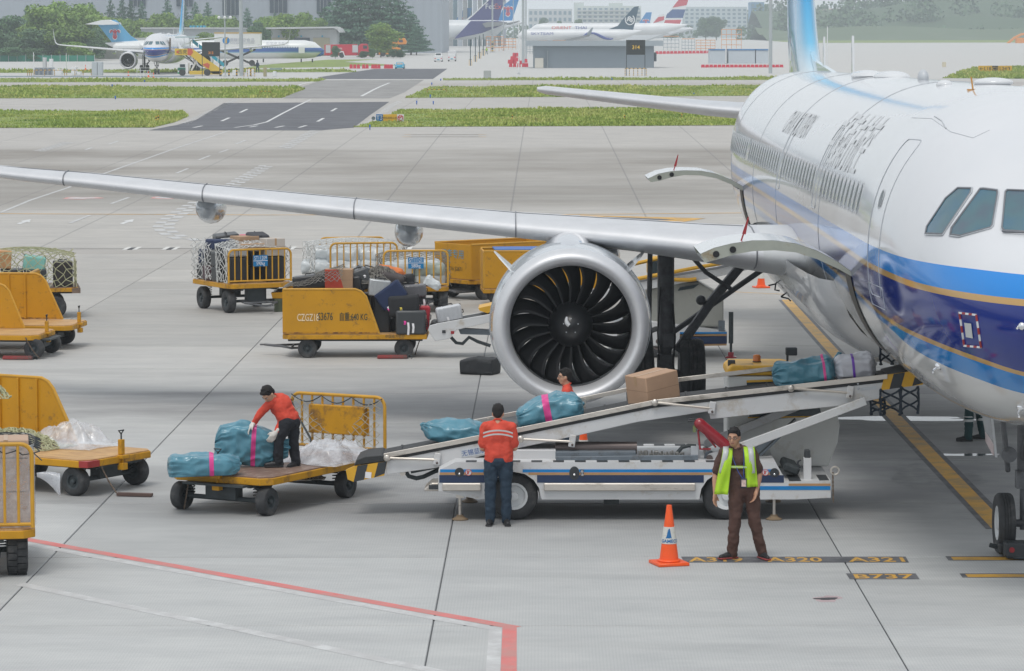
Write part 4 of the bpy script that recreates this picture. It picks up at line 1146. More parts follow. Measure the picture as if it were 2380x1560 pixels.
# ================================================================ belt loader at the front hold
def loader():
 Yn,Yf,Yb,Ybf = 45.1,47.2,45.6,46.5
 E = empty('belt_loader',tuple(Vector((pt(1450,1160,Yn).x,46.1,0))),0,'long white belt loader raised to the front hold of the airliner','belt loader')
 A = lambda x,y,Y=Yn: pt(x,y,Y)
 def xz(poly,Y): return [(A(x,y,Y).x,A(x,y,Y).z) for x,y in poly]
 def arch(cx,r,a0,a1): return [(cx +r *math.cos(math.radians(a)),1161-r *math.sin(math.radians(a))) for a in np.linspace(a0,a1,9)]
 body = [(1019,1094),(1057,1075),(1803,1075),(1828,1120),(1931,1117),(1931,1157),(1848,1161),(1754,1161)] + arch(1689,64,0,180) + [(1620,1161),(1262,1161)] + arch(1195,64,0,180) + [(1126,1159),(1112,1161),(1019,1141)]
 mb = MB(); mb.prism(xz(body,Yn),Yn,Yf,'y'); ch = mb.build('chassis',M_WHITE2,E,30)
 def band(x0,x1,y0,y1,m,name,skip=True):
  segs = []
  def hit(cx): return (abs(y1 -1161)<64 or abs(y0 -1161)<64)
  xs = [x0,x1]
  cuts = []
  for cx in (1195,1689):
   yy = max(y0,y1)
   if 1161 - yy < 66:
    hw = math.sqrt(max(0,66 ** 2-(1161-yy) ** 2)); cuts.append((cx -hw,cx +hw))
  cur = x0
  for a,b2 in cuts:
   if a > cur and a < x1: segs.append((cur,a))
   if b2 > cur: cur = b2
  if cur < x1: segs.append((cur,x1))
  for a,b2 in segs:
   if b2 - a < 4: continue
   mb = MB(); mb.prism(xz([(a,y0),(b2,y0),(b2,y1),(a,y1)],Yn),Yn -.004,Yn +.002,'y'); mb.build(name,m,ch,None)
 band(1023,1806,1091,1098,M_LBLUE,'blue_band'); band(1022,1812,1098,1104,M_LGOLD,'tan_band'); band(1021,1822,1104.5,1122,M_LNAVY,'navy_band')
 band(1833,1930,1124,1129.5,M_LGOLD,'tan_band'); band(1765,1930,1130,1139,M_LBLUE,'blue_band')
 band(1021,1030,1124,1129,M_LGOLD,'tan_band'); band(1021,1030,1130,1139,M_LBLUE,'blue_band')
 band(1120,1128,1124,1129,M_LGOLD,'tan_band'); band(1120,1128,1130,1139,M_LBLUE,'blue_band')
 band(1252,1262,1124,1129,M_LGOLD,'tan_band'); band(1252,1262,1130,1139,M_LBLUE,'blue_band')
 for x0,x1 in ((1028,1118),(1264,1616)):
  mb = MB(); mb.prism(xz([(x0,1122.5),(x1,1122.5),(x1,1140),(x0,1140)],Yn),Yn -.06,Yn,'y'); mb.build('bumper_rail',M_STEEL,ch,None,.01)
 for cx in (1195,1689):
  mb = MB(); c = A(cx,1161); r0,r1 = 63 / 172.4,60 / 172.4
  mb.grid(lambda i,j:(c.x +(r1 +(r0 -r1)*0)*math.cos(math.pi *i /12),Yn +.0+j *.5,c.z +r1 *math.sin(math.pi *i /12)),13,2); mb.build('wheel_arch',M_CHAS,ch,60)
  for yy in (Yn +.17,Yf -.17): small_wheel(E,(c.x,yy,.325),.325,.24,'y',M_RIMW,.56)
 x = 1057; k = 0
 for side in (0,1):
  x = 1150 if side else 1057; k = 0
  while x < (1640 if side else 1790):
   a,b2 = A(x,1075),A(x +25.4,1075); y0,y1 = (Yn +.02,Yn +.2) if side == 0 else (Yf -.2,Yf -.02)
   mb = MB(); mb.bb((a.x,y0,a.z +.001),(b2.x,y1,a.z +.006)); mb.build('walkway_plate',M_HAZ_B if k % 2 else M_WHITE2,ch,None); x += 25.4; k += 1
 for a,b2,m in ((1835,1862,M_HAZ_B),(1905,1928,M_HAZ_B)):
  p,q = A(a,1119),A(b2,1119); mb = MB(); mb.bb((p.x,Yn +.03,p.z +.002),(q.x,Yn +.62,p.z +.012)); mb.build('walkway_plate',m,ch,None)
 for px,py,rx,ry in ((1068,1098,11,11),(1335,1100,12,16),(1800,1099,11,11)):
  c = A(px,py); mb = MB(); mb.prism([(c.x +rx /172.4*math.cos(t),c.z +ry /172.4*math.sin(t)) for t in np.linspace(0,2*math.pi,24)[:-1]],Yn -.007,Yn +.01,'y'); pp = mb.build('fuel_port',M_HAZ_B,ch,None)
  mb = MB(); mb.ball((c.x,Yn -.01,c.z -.02),.02,8,6); mb.build('port_cap',M_CHROME,pp)
 for px in (1089,1779):
  c = A(px,1098); mb = MB(); mb.lathe([(.001,-.006),(.045,-.006),(.045,0)],(c.x,Yn -.004,c.z),'y',20); nn = mb.build('notice_disc',M_PW,ch,None)
  mb = MB(); mb.tube([(c.x +.042*math.cos(t),Yn -.012,c.z +.042*math.sin(t)) for t in np.linspace(0,6.283,20)[:-1]],.004,4,closed=True); mb.tube([(c.x -.03,Yn -.012,c.z -.03),(c.x +.03,Yn -.012,c.z +.03)],.003,4); mb.box((c.x -.008,Yn -.011,c.z),(.02,.003,.05)); mb.build('no_step_sign',mat('sign_red',(.5,.05,.05),.5),nn)
 c = A(1353,1100); mb = MB(); mb.box((c.x,Yn -.008,c.z),(.045,.006,.10)); nn = mb.build('notice_plate',M_HAZ_B,ch,None); text_obj('notice_lettering','柴\n油',M_PAPER,Matrix.Translation((c.x,Yn -.013,c.z)) @ FACE,.04,nn)
 mb = MB(); mb.prism(xz([(985,1139),(1003,1124),(1019,1124),(1019,1143),(986,1143)],Yn),Yn +.05,Yn +.55,'y'); mb.build('step',M_STEEL,E,None,.01)
 mb = MB(); mb.box(tuple(A(1010,1133)+Vector((0,.02,0))),(.16,.02,.06)); mb.build('step_face',M_HAZ_B,E)
 for px,Y in ((1069,Yn +.1),(1092,Yf -.2),(1799,Yn +.1),(1797,Yf -.2)):
  c = A(px,1161,Y); mb = MB(); mb.cyl((c.x,Y,.03),(c.x,Y,.34),.022,n=12); mb.box((c.x,Y,.33),(.10,.1,.05)); j = mb.build('jack_leg',M_STEEL,E,40)
  mb = MB(); mb.lathe([(.11,0),(.115,.012),(.09,.025),(.05,.05),(.05,.07)],(c.x,Y,0),'z',20); mb.build('jack_foot',mat('jack_foot',(.22,.16,.10),.6,dirt=(.1,.07,.05),ds=9),j,40)
 c = A(1932,1103); chain((c.x +.02,Yn,c.z +.03),(c.x +.03,Yn,c.z -.38),.0,E,'safety_chain')
 mb = MB(); mb.tube(arc((c.x +.05,c.z +.05),.055,0,359,14,'xz',Yn),.014,6,closed=False); mb.build('tow_eye',M_STEEL,E)
 mb = MB(); mb.bb(tuple(A(1405,1161)+Vector((0,.3,-.11))),tuple(A(1440,1161)+Vector((0,.7,0)))); mb.build('sump_guard',M_CHAS,E)
 def slab(px0,py0,px1,py1,y0,y1,m,name,bev=.008):
  a,b2 = A(px0,py0,y0),A(px1,py1,y0); mb = MB(); mb.bb((a.x,y0,a.z),(b2.x,y1,b2.z)); return mb.build(name,m,E,None,bev)
 slab(1160,1046,1292,1074,45.5,46.3,M_WHITE2,'engine_cover'); slab(1290,1050,1478,1074,45.5,46.2,M_GREYB,'engine_housing')
 a,b2 = A(1291,1041,45.6),A(1481,1041,45.6); mb = MB(); mb.cyl((a.x,45.78,a.z -.02),(b2.x,45.78,b2.z -.02),.085,n=20); mb.build('exhaust_drum',M_BROWNM,E,40)
 mb = MB(); a,b2 = A(1292,1066,45.4),A(1622,1063,45.4); mb.box(((a.x +b2.x)/2,45.36,(a.z +b2.z)/2),(b2.x -a.x,.05,.07),(0,-.012,0)); mb.build('frame_beam',M_GREYB,E,None,.006)
 mb = MB(); rnd = random.Random(5)
 for k in range(9):
  c = A(1490+k *12,1059,45.6); mb.box((c.x,45.6+rnd.uniform(0,.2),c.z),(.06,.12,.05+rnd.uniform(0,.05)))
  mb.cyl((c.x,45.5,c.z +.03),(c.x,45.5,c.z +.06+rnd.uniform(0,.03)),.014,n=8)
 mb.build('engine_block',mat('engine_metal',(.25,.25,.24),.4,metal=.6,var=.4,vs=14),E,None,.004,kind='stuff')
 mb = MB(); mb.tube([A(1575,1052,45.6),A(1585,1040,45.6),A(1600,1036,45.6),A(1618,1037,45.6)],.028,10); mb.build('intake_hose',M_CHAS,E)
 slab(1606,1038,1624,1074,45.5,45.8,M_FRAMEL,'fluid_tank')
 slab(1480,1068,1640,1075,45.45,46.4,M_CHAS,'engine_tray')
 top = [(892,1054),(1213,992),(1521,929),(1840,894),(2062,869)]
 bot = [(900,1103),(1012,1088),(1127,1058),(1199,1043),(1336,1014),(1482,981),(1649,956),(1651,974),(1667,973),(1813,957),(1976,942),(2045,926)]
 mb = MB(); poly = [(x,y +15) for x,y in top] + bot[::-1]
 mb.prism(xz(poly,Yb),Yb,Yb +.05,'y'); mb.prism(xz(poly,Yb),Ybf -.05,Ybf,'y'); sd = mb.build('boom_side',M_WHITE2,E,None,kind='stuff') if False else None
 for y0 in (Yb,Ybf -.05):
  mb = MB(); mb.prism(xz(poly,Yb),y0,y0 +.05,'y'); s_ = mb.build('boom_side',M_WHITE2,E,None,.006)
  if y0 == Yb: sd = s_
 mb = MB(); mb.grid(lambda i,j:(A(*bot[i],Yb).x,Yb +.05+j *.8,A(*bot[i],Yb).z +.03),len(bot),2); mb.build('boom_floor',M_CHAS,E)
 def rail(pts,Y,h,m,name,w=.02):
  mb = MB(); P = xz(pts,Yb)
  mb.prism(P +[(x,z -h) for x,z in P[::-1]],Y,Y +w,'y'); return mb.build(name,m,E,None,.003)
 rail(top,Yb -.03,.068,M_STEEL,'side_rail')
 rail([(x,y +2) for x,y in top],Yb -.01,.10,M_BELT,'rail_backing',.03)
 rail([(1000,1012),(1132,986),(1216,969),(1361,938),(1455,918),(1581,893),(1822,865),(2060,845)],Ybf +.0,.06,M_STEEL,'guard_rail')
 for x,y in ((1132,986),(1361,938),(1581,893),(1822,865)):
  c = A(x,y +4,Yb); mb = MB(); mb.bb((c.x -.015,Ybf -.03,c.z -.14),(c.x +.015,Ybf,c.z)); mb.build('rail_post',M_STEEL,E)
 P = xz([(x,y +6) for x,y in [(852,1063)]+top +[(2110,864)]],Yb)
 mb = MB(); mb.grid(lambda i,j:(P[i][0],Yb +.03+j *.84,P[i][1]),len(P),2); mb.grid(lambda i,j:(P[i][0],Yb +.03+j *.84,P[i][1]-.06),len(P),2); mb.build('conveyor_belt',M_BELT,E,None,kind='stuff')
 c = A(852,1078,Yb); mb = MB(); mb.cyl((c.x,Yb +.02,c.z),(c.x,Ybf -.05,c.z),.085,n=20); mb.build('end_roller',M_BELT,E,40)
 mb = MB(); mb.prism(xz([(822,1082),(830,1069),(850,1061),(885,1058),(900,1072)],Yb),Yb -.01,Ybf,'y'); mb.build('end_bumper',M_BELT,E,None,.01)
 for q in range(12):
  t = (q +.3) / 12; xx = 900 + t * 1150; yy = float(np.interp(xx,[p[0] for p in top],[p[1] for p in top])) + 6
  c = A(xx,yy,Yb); mb = MB(); mb.box((c.x,Yb +.45,c.z +.008),(.03,.8,.012)); mb.build('belt_cleat',M_BELT,E)
 def hazard(poly,n,slant,name):
  xs = [p[0] for p in poly]; x0,x1 = min(xs),max(xs)
  def yat(x,up):
   ys = []
   for i in range(len(poly)):
    (ax,ay),(bx,by) = poly[i],poly[(i +1) % len(poly)]
    if min(ax,bx) <= x <= max(ax,bx) and abs(ax -bx) > 1e-6: ys.append(ay +(by -ay)*(x -ax)/(bx -ax))
   return (min(ys) if up else max(ys)) if ys else None
  mb = MB(); mb.prism(xz(poly,Yb),Yb -.015,Yb +.04,'y'); base = mb.build(name,M_HAZ_Y,E,None)
  w = (x1 -x0) / (2*n)
  for k in range(n):
   a = x0 + w * (2*k +.75); b_ = a + w
   q = []
   tops = [yat(min(max(v,x0 +.5),x1 -.5),True) for v in (a +slant,b_ +slant)]; bots = [yat(min(max(v,x0 +.5),x1 -.5),False) for v in (b_,a)]
   if None in tops + bots: continue
   mb = MB(); mb.prism(xz([(min(a +slant,x1 -.5),tops[0]),(min(b_ +slant,x1 -.5),tops[1]),(b_,bots[0]),(a,bots[1])],Yb),Yb -.019,Yb -.012,'y'); mb.build('hazard_stripe',M_HAZ_B,base,None)
  return base
 hz = hazard([(804,1092),(822,1084),(900,1072),(893,1105),(822,1120),(808,1114)],2,9,'hazard_plate')
 hazard([(2056,872),(2128,862),(2153,877),(2144,894),(2047,907)],2,10,'hazard_plate')
 mb = MB(); c = A(856,1104,Yb); mb.box((c.x,Yb -.024,c.z),(.085,.004,.085),(0,.1,0)); mb.build('data_label',M_PAPER,hz)
 mb = MB(); mb.prism(xz([(2062,872),(2128,856),(2140,866),(2128,874),(2062,884)],Yb),Yb +.04,Ybf,'y'); mb.build('end_guard',M_BELT,E)
 for (x0,y0,x1,y1) in ((900,1064,1016,1068),(1210,1020,1330,1026),(1522,935,1655,949),(1838,902,1975,913)):
  mb = MB(); a,b2 = A(x0,y0,Yb),A(x1,y1,Yb); mb.tube([(a.x,Yb -.05,a.z),(b2.x,Yb -.05,b2.z)],.018,6); mb.build('stay_bar',M_STEEL,sd)
  mb = MB(); mb.box((b2.x,Yb -.035,b2.z +.01),(.09,.06,.17),(0,.15,0)); mb.build('hinge_bracket',M_WHITE2,sd,None,.01)
  mb = MB(); mb.ball((b2.x,Yb -.07,b2.z -.04),.018,8,6); mb.build('bolt',M_BROWNM,sd)
  mb = MB(); mb.ball((a.x,Yb -.05,a.z),(.05,.03,.05),10,8); mb.build('pivot',M_STEEL,sd)
 c = A(1256,1005,Yb); c = A(1270-1270+1254,1220-205,Yb)
 pl = A(1262-20,1213-200,Yb)
 c = A(1113,1049,Yb); mb = MB(); mb.box((c.x -.07,Yb -.005,c.z),(.36,.006,.12),(0,-.17,0)); npl = mb.build('maker_plate',M_FRAMEL,sd,None)
 text_obj('plate_lettering','无锡蓝航',mat('plate_blue',(.03,.10,.3),.5),Matrix.Translation((c.x -.07,Yb -.011,c.z -.01)) @ Matrix.Rotation(-.17,4,'Y') @ FACE,.085,npl)
 c = A(2018,903,Yb); mb = MB(); mb.box((c.x,Yb -.005,c.z),(.22,.006,.04),(0,-.1,0)); mb.build('data_plate',M_FRAMEL,sd,None)
 for px,py in ((1994,892),(1995,903),(1195,1043),(2001,925)):
  c = A(px,py -(0 if px >1900 else 0),Yb); mb = MB(); mb.ball((c.x,Yb -.003,c.z),(.018,.012,.018),8,6); mb.build('bolt',M_FRAMEL,sd)
 def beam(a,b2,w0,w1,y0,y1,m,name):
  a,b2 = A(*a,Yb),A(*b2,Yb); d = Vector((b2.x -a.x,0,b2.z -a.z)).normalized(); n = Vector((-d.z,0,d.x))
  P = [a +n *w0,b2 +n *w1,b2 -n *w1,a -n *w0]; P = [(p.x,p.z) for p in P]
  P += arc2((a.x,a.z),w0,math.degrees(math.atan2(-n.z,-n.x)),math.degrees(math.atan2(-n.z,-n.x))-180,6)[1:-1]
  mb = MB(); mb.prism(P,y0,y1,'y'); return mb.build(name,m,E,None,.006)
 beam((1652,1062),(2010,930),.062,.055,Yb -.14,Yb -.08,M_WHITE2,'lift_arm')
 beam((1652,1046),(1950,925),.06,.05,Ybf -.1,Ybf -.04,M_WHITE2,'lift_arm')
 c = A(1648,1062,Yb); mb = MB(); mb.cyl((c.x,Yb -.16,c.z),(c.x,Ybf,c.z),.045,n=16); mb.build('pivot_shaft',M_BROWNM,E,40)
 mb = MB(); mb.prism(xz([(1634,1076),(1638,1052),(1652,1046),(1664,1056),(1668,1076)],Yb),Yb -.06,Yb,'y'); mb.build('pivot_bracket',M_GREYB,E,None,.01)
 beam((1757,1064),(1812,1012),.062,.062,Yb +.2,Yb +.33,M_GREYB,'lift_ram')
 mb = MB(); mb.tube([A(1812,1012,Yb +.26),A(1850,975,Yb +.26)],.03,10); mb.build('ram_rod',M_CHROME,E)
 mb = MB(); mb.tube([A(1757,1062,Yb +.15),A(1800,1022,Yb +.15),A(1812,1008,Yb +.16)],.012,6); mb.build('ram_hose',M_CHAS,E)
 a,b2 = A(1687,1036,45.4),A(1626,985,45.4)
 ex = empty('fire_extinguisher',tuple(b2)); tag(ex)
 mb = MB(); mb.cyl(a,b2,.078,n=20); mb.ball(b2,.078,16,10); mb.ball(a,.078,16,10); x_ = mb.build('extinguisher',M_EXTR,E,50)
 bpy.data.objects.remove(ex)
 mb = MB(); h = A(1616,978,45.4); mb.tube([b2 +(b2 -a).normalized()*.07,h],.022,8); mb.tube([h,h +Vector((-.1,0,-.01))],.012,6); mb.tube([h +Vector((0,0,.02)),h +Vector((-.11,0,.03))],.01,6); mb.tube([h,h +Vector((.06,0,.02)),h +Vector((.12,.02,-.04))],.014,6); mb.build('extinguisher_head',M_HAZ_B,x_)
 mb = MB(); mb.box(tuple(A(1614,997,45.4)),(.045,.04,.09)); mb.build('pressure_tag',mat('tag_green',(.16,.2,.08),.5),x_)
 mb = MB(); mb.tube([A(1622,1000,45.4),A(1627,1044,45.4),A(1652,1044,45.4)],.016,6); mb.tube([A(1630,1000,45.4),A(1664,1040,45.4)],.014,6); mb.build('extinguisher_bracket',M_EXTR,x_)
 Y0,Y1 = 46.55,47.5
 cab = [(1690,1075),(1690,874),(1820,874),(1915,900),(1942,940),(1952,990),(1947,1030),(1930,1072),(1926,1085),(1800,1085)]
 mb = MB(); mb.prism([(pt(x,y,Y0).x,pt(x,y,Y0).z) for x,y in cab],Y0,Y1,'y'); cb = mb.build('cab',mat('cab_white',(.62,.63,.61),.35,var=.05,dirt=(.45,.42,.36),ds=2,da=.3),E,None,.03,3)
 def cp(x,y): q = pt(x,y,Y0); return (q.x,q.z)
 mb = MB(); mb.prism([cp(1688,873),cp(1690,858),cp(1702,849),cp(1826,849),cp(1920,870),cp(1925,885),cp(1822,873)],Y0 -.03,Y1 +.03,'y'); mb.build('cab_roof',M_HAZ_Y,cb,None,.03,2)
 mb = MB(); mb.prism([cp(1735,888),cp(1810,885),cp(1890,900),cp(1910,965),cp(1800,974),cp(1742,972)],Y0 -.012,Y0 -.004,'y'); w = mb.build('side_window',M_WGLASS,cb,None)
 mb = MB(); mb.prism([cp(1735,884),cp(1812,881),cp(1812,886),cp(1735,889)],Y0 -.02,Y0 -.01,'y'); mb.build('window_rail',M_HAZ_Y,w,None)
 mb = MB(); mb.prism([cp(1738,969),cp(1940,966),cp(1940,969),cp(1738,972)],Y0 -.02,Y0 -.01,'y'); mb.build('window_rail',M_HAZ_Y,w,None)
 c = pt(1759,849,47.0); mb = MB(); mb.lathe([(.045,0),(.06,.02),(.06,.06)],(c.x,47.0,c.z),'z',16); bb_ = mb.build('beacon_base',M_HAZ_B,cb); mb = MB(); mb.lathe([(.055,.06),(.055,.13),(.04,.15),(.001,.155)],(c.x,47.0,c.z),'z',16); mb.build('beacon_lens',mat('amber_lens',(.55,.16,.02),.15),bb_,50)
 c = pt(1700,850,46.8); mb = MB(); mb.box((c.x,46.8,c.z +.04),(.10,.1,.08)); mb.tube([(c.x,46.7,c.z +.02),(c.x +.3,46.7,c.z +.03)],.01,5); mb.tube([(c.x -.04,46.55,c.z -.1),(c.x -.02,46.55,c.z -.03),(c.x +.35,46.55,c.z -.0)],.01,5); mb.build('roof_lamp',M_HAZ_B,cb,None,.01)
 c = pt(1830,849,46.8); mb = MB(); mb.tube([(c.x,46.8,c.z -.02),(c.x,46.8,c.z +.14)],.02,6); mb.box((c.x +.05,46.75,c.z +.2),(.16,.12,.11)); mb.build('work_lamp',M_HAZ_B,cb,None,.01)
 a,b2 = A(1868,1064,45.3),A(1886,1106,45.3); mb = MB(); mb.bb((a.x,45.3,b2.z -.08),(b2.x,45.42,a.z)); cpst = mb.build('control_post',M_WHITE2,E,None,.006)
 a = A(1877,1050,45.3); mb = MB(); mb.box((a.x,45.36,a.z -.04),(.09,.12,.13),taper=.8); mb.build('control_box',M_HAZ_B,cpst,None,.01)
 a = A(1862,1078,45.3); mb = MB(); mb.tube(arc((a.x,a.z),.045,90,270,8,'xz',45.34),.014,6); mb.build('grab_handle',M_HAZ_B,cpst)
 mb = MB(); a = A(1840,1095,45.4); mb.box((a.x,45.8,a.z +.02),(.22,.8,.12),(0,.35,0)); mb.build('driver_seat',M_CHAS,E,None,.03)
 mb = MB(); mb.tube([A(943,1096,45.8),A(950,1107,45.8),A(968,1112,45.8),A(985,1108,45.8),A(1010,1096,45.8),A(1060,1080,45.8)],.03,8); mb.tube([A(955,1096,45.7),A(985,1090,45.7),A(1060,1076,45.7)],.03,8); mb.build('hydraulic_hose',M_CHAS,E,kind='stuff')
 c = A(936,1099,45.7); mb = MB(); mb.cyl((c.x,45.65,c.z),(c.x,46.4,c.z),.04,n=12); mb.build('lower_roller',M_STEEL,E)
 rnd = random.Random(3); M_WEB = mat('dark_webbing',(.02,.032,.048),.7)
 def web(x0,x1,y0,y1,n,Y,name):
  mb = MB(); w = (x1 -x0) / n
  for k in range(-1,n +1):
   for sg in (1,-1):
    P = []
    for q in range(9):
     t = q / 8; xx = x0 + w * (k +.5) + sg * w * .5 * math.cos(t *math.pi *2.2)
     xx = min(max(xx,x0),x1); P.append(pt(xx +rnd.uniform(-1.5,1.5),y0 +(y1 -y0)*t,Y +rnd.uniform(-.03,.03)))
    mb.tube(P,.015,5)
  mb.build(name,M_WEB,E,None,kind='stuff')
 web(2046,2092,905,966,1,45.6,'webbing_net'); web(2094,2134,898,962,1,45.6,'webbing_net'); web(2046,2100,792,848,2,45.5+.9,'webbing_net'); web(2024,2056,928,964,1,45.7,'webbing_net')
 rebase(E)
 for w in [c for c in E.children if c.name.startswith('wheel')]: pass
 return E
LOADER = loader()
e = empty('ground_power_plug',tuple(gp(2355,1290)),0,'black cable box lying chocked against the nose wheel','cable box')
mb = MB(); mb.box((.05,.0,.1),(.52,.35,.14)); mb.box((.15,-.3,.12),(.62,.28,.2)); mb.build('housing',M_HAZ_B,e,None,.03,2)
mb = MB(); mb.tube([(-.2,.0,.1),(-.3,.0,.13)],.03,8); mb.tube([(-.12,-.3,.1),(-.05,-.42,.03),(.2,-.48,.03),(.6,-.45,.03),(1.2,-.5,.03)],.02,8); mb.build('cable',M_CHAS,e)
mb = MB(); mb.lathe([(.001,0),(.035,0),(.035,.01)],(-.08,-.452,.13),'y',14); mb.build('cap',M_REDP,e)
# ================================================================ belt loader at the rear hold, behind the engine
def loader2():
 Yn = 69.0
 E = empty('belt_loader',(pt(1400,800,Yn).x,69.8,0),0,'second belt loader standing behind the engine and main wheels','belt loader')
 P = lambda pts,Y: [(pt(x,y,Y).x,pt(x,y,Y).z) for x,y in pts]
 mb = MB(); mb.prism(P([(1240,782),(1240,760),(1505,745),(1690,770),(1690,800),(1600,805),(1240,805)],Yn),Yn,Yn +1.9,'y'); ch = mb.build('chassis',M_WHITE2,E,None,.02)
 for y0,y1,m,nm in ((772,776,M_LBLUE,'blue_band'),(776,781,M_LGOLD,'tan_band'),(781,799,M_LNAVY,'navy_band'),(799,803,M_LGOLD,'tan_band')):
  mb = MB(); mb.prism(P([(1580,y0),(1689,y0),(1689,y1),(1580,y1 +3)],Yn),Yn -.008,Yn,'y'); mb.build(nm,m,ch,None)
 for x in (1300,1530):
  for y in (Yn +.1,Yn +1.8): small_wheel(E,(pt(x,790,Yn).x,y,.34),.34,.22,'y',M_BROWNM)
 cb_m = mat('cab_beige',(.42,.42,.38),.5,var=.06,dirt=(.3,.28,.22),ds=3,da=.3)
 mb = MB(); mb.prism(P([(1503,760),(1503,672),(1560,660),(1622,655),(1650,672),(1682,690),(1682,760)],Yn +.2),Yn +.2,Yn +1.6,'y'); cb = mb.build('cab',cb_m,E,None,.04,2)
 mb = MB(); mb.prism(P([(1580,668),(1625,660),(1612,670),(1575,676)],Yn +.18),Yn +.15,Yn +.19,'y'); mb.build('cab_window',M_WGLASS,cb)
 mb = MB(); mb.prism(P([(1505,640),(1505,612),(1512,600),(1545,598),(1550,640)],Yn +1.2),Yn +1.2,Yn +1.9,'y'); c2 = mb.build('cab_top',M_HAZ_Y,cb,None,.03)
 mb = MB(); mb.prism(P([(1509,640),(1509,614),(1516,604),(1543,603),(1546,640)],Yn +1.18),Yn +1.17,Yn +1.19,'y'); mb.build('windscreen',M_WGLASS,c2)
 top = [(1016,752),(1134,731),(1480,658),(1670,626),(1762,604)]
 for y in (Yn -.1,Yn +.8):
  mb = MB(); mb.prism(P(top,Yn -.1)+P([(1762,622),(1670,643),(1488,676),(1134,750),(1062,767),(1043,788),(1011,793),(995,768),(998,757)],Yn -.1),y,y +.04,'y'); sd = mb.build('boom_side',M_WHITE2,E,None,.008)
 mb = MB(); mb.grid(lambda i,j:(P(top,Yn)[i][0],Yn -.05+.9*j,P(top,Yn)[i][1]+.0),5,2); mb.build('conveyor_belt',M_BELT,E)
 mb = MB(); c = P([(1008,757)],Yn)[0]; mb.cyl((c[0],Yn -.08,c[1]-.02),(c[0],Yn +.82,c[1]-.02),.09,n=16); mb.build('end_roller',M_BELT,E,40)
 for y,a in ((Yn -.12,[(1466,650),(1631,619),(1762,597)]),(Yn +.82,[(1467,622),(1527,608),(1640,590)]),(Yn -.12,[(1555,649),(1600,650),(1618,648)])):
  mb = MB(); mb.tube([(p[0],y,p[1]) for p in P(a,Yn)],.04,8); mb.build('guard_rail',M_HAZ_Y,E)
 mb = MB(); mb.tube([(p[0],Yn -.12,p[1]) for p in P([(1062,765),(1078,745),(1134,728)],Yn)],.045,8); mb.build('guard_rail',M_HAZ_Y,E) if False else None
 mb = MB(); mb.prism(P([(1112,716),(1150,708),(1150,718),(1134,728),(1115,722)],Yn),Yn -.05,Yn +.9,'y'); mb.build('side_flap',M_HAZ_Y,E)
 mb = MB(); mb.prism(P([(1064,764),(1140,768),(1140,780),(1070,778)],Yn),Yn +.1,Yn +.3,'y'); mb.build('lift_arm',M_GREYB,E)
 mb = MB(); mb.tube([(p[0],Yn +.1,p[1]) for p in P([(1048,785),(1060,798),(1075,800),(1090,785),(1110,795),(1140,805)],Yn)],.035,8); mb.build('hydraulic_hose',M_CHAS,E)
 c = P([(1699,770)],Yn)[0]; mb = MB(); mb.cyl((c[0],Yn,.3),(c[0],Yn,.95),.05,n=10); mb.cyl((c[0],Yn,.05),(c[0],Yn,.5),.028,n=10); j = mb.build('jack_leg',M_CHAS,E)
 mb = MB(); mb.lathe([(.12,0),(.12,.02),(.06,.04),(.06,.12)],(c[0],Yn,0),'z',18); mb.build('jack_foot',M_EXTR,j)
 mb = MB(); c = P([(1683,758)],Yn)[0]; mb.box((c[0]-.05,Yn +.05,c[1]),(.13,.12,.22)); mb.build('control_box',M_GREYB,E)
 for a in ((1052,772),(1032,770)):
  c = P([a],Yn)[0]; mb = MB(); mb.box((c[0],Yn -.11,c[1]),(.07,.02,.06)); mb.build('control_button',M_REDP if a[0]>1040 else M_HAZ_B,E)
 rebase(E)
loader2()
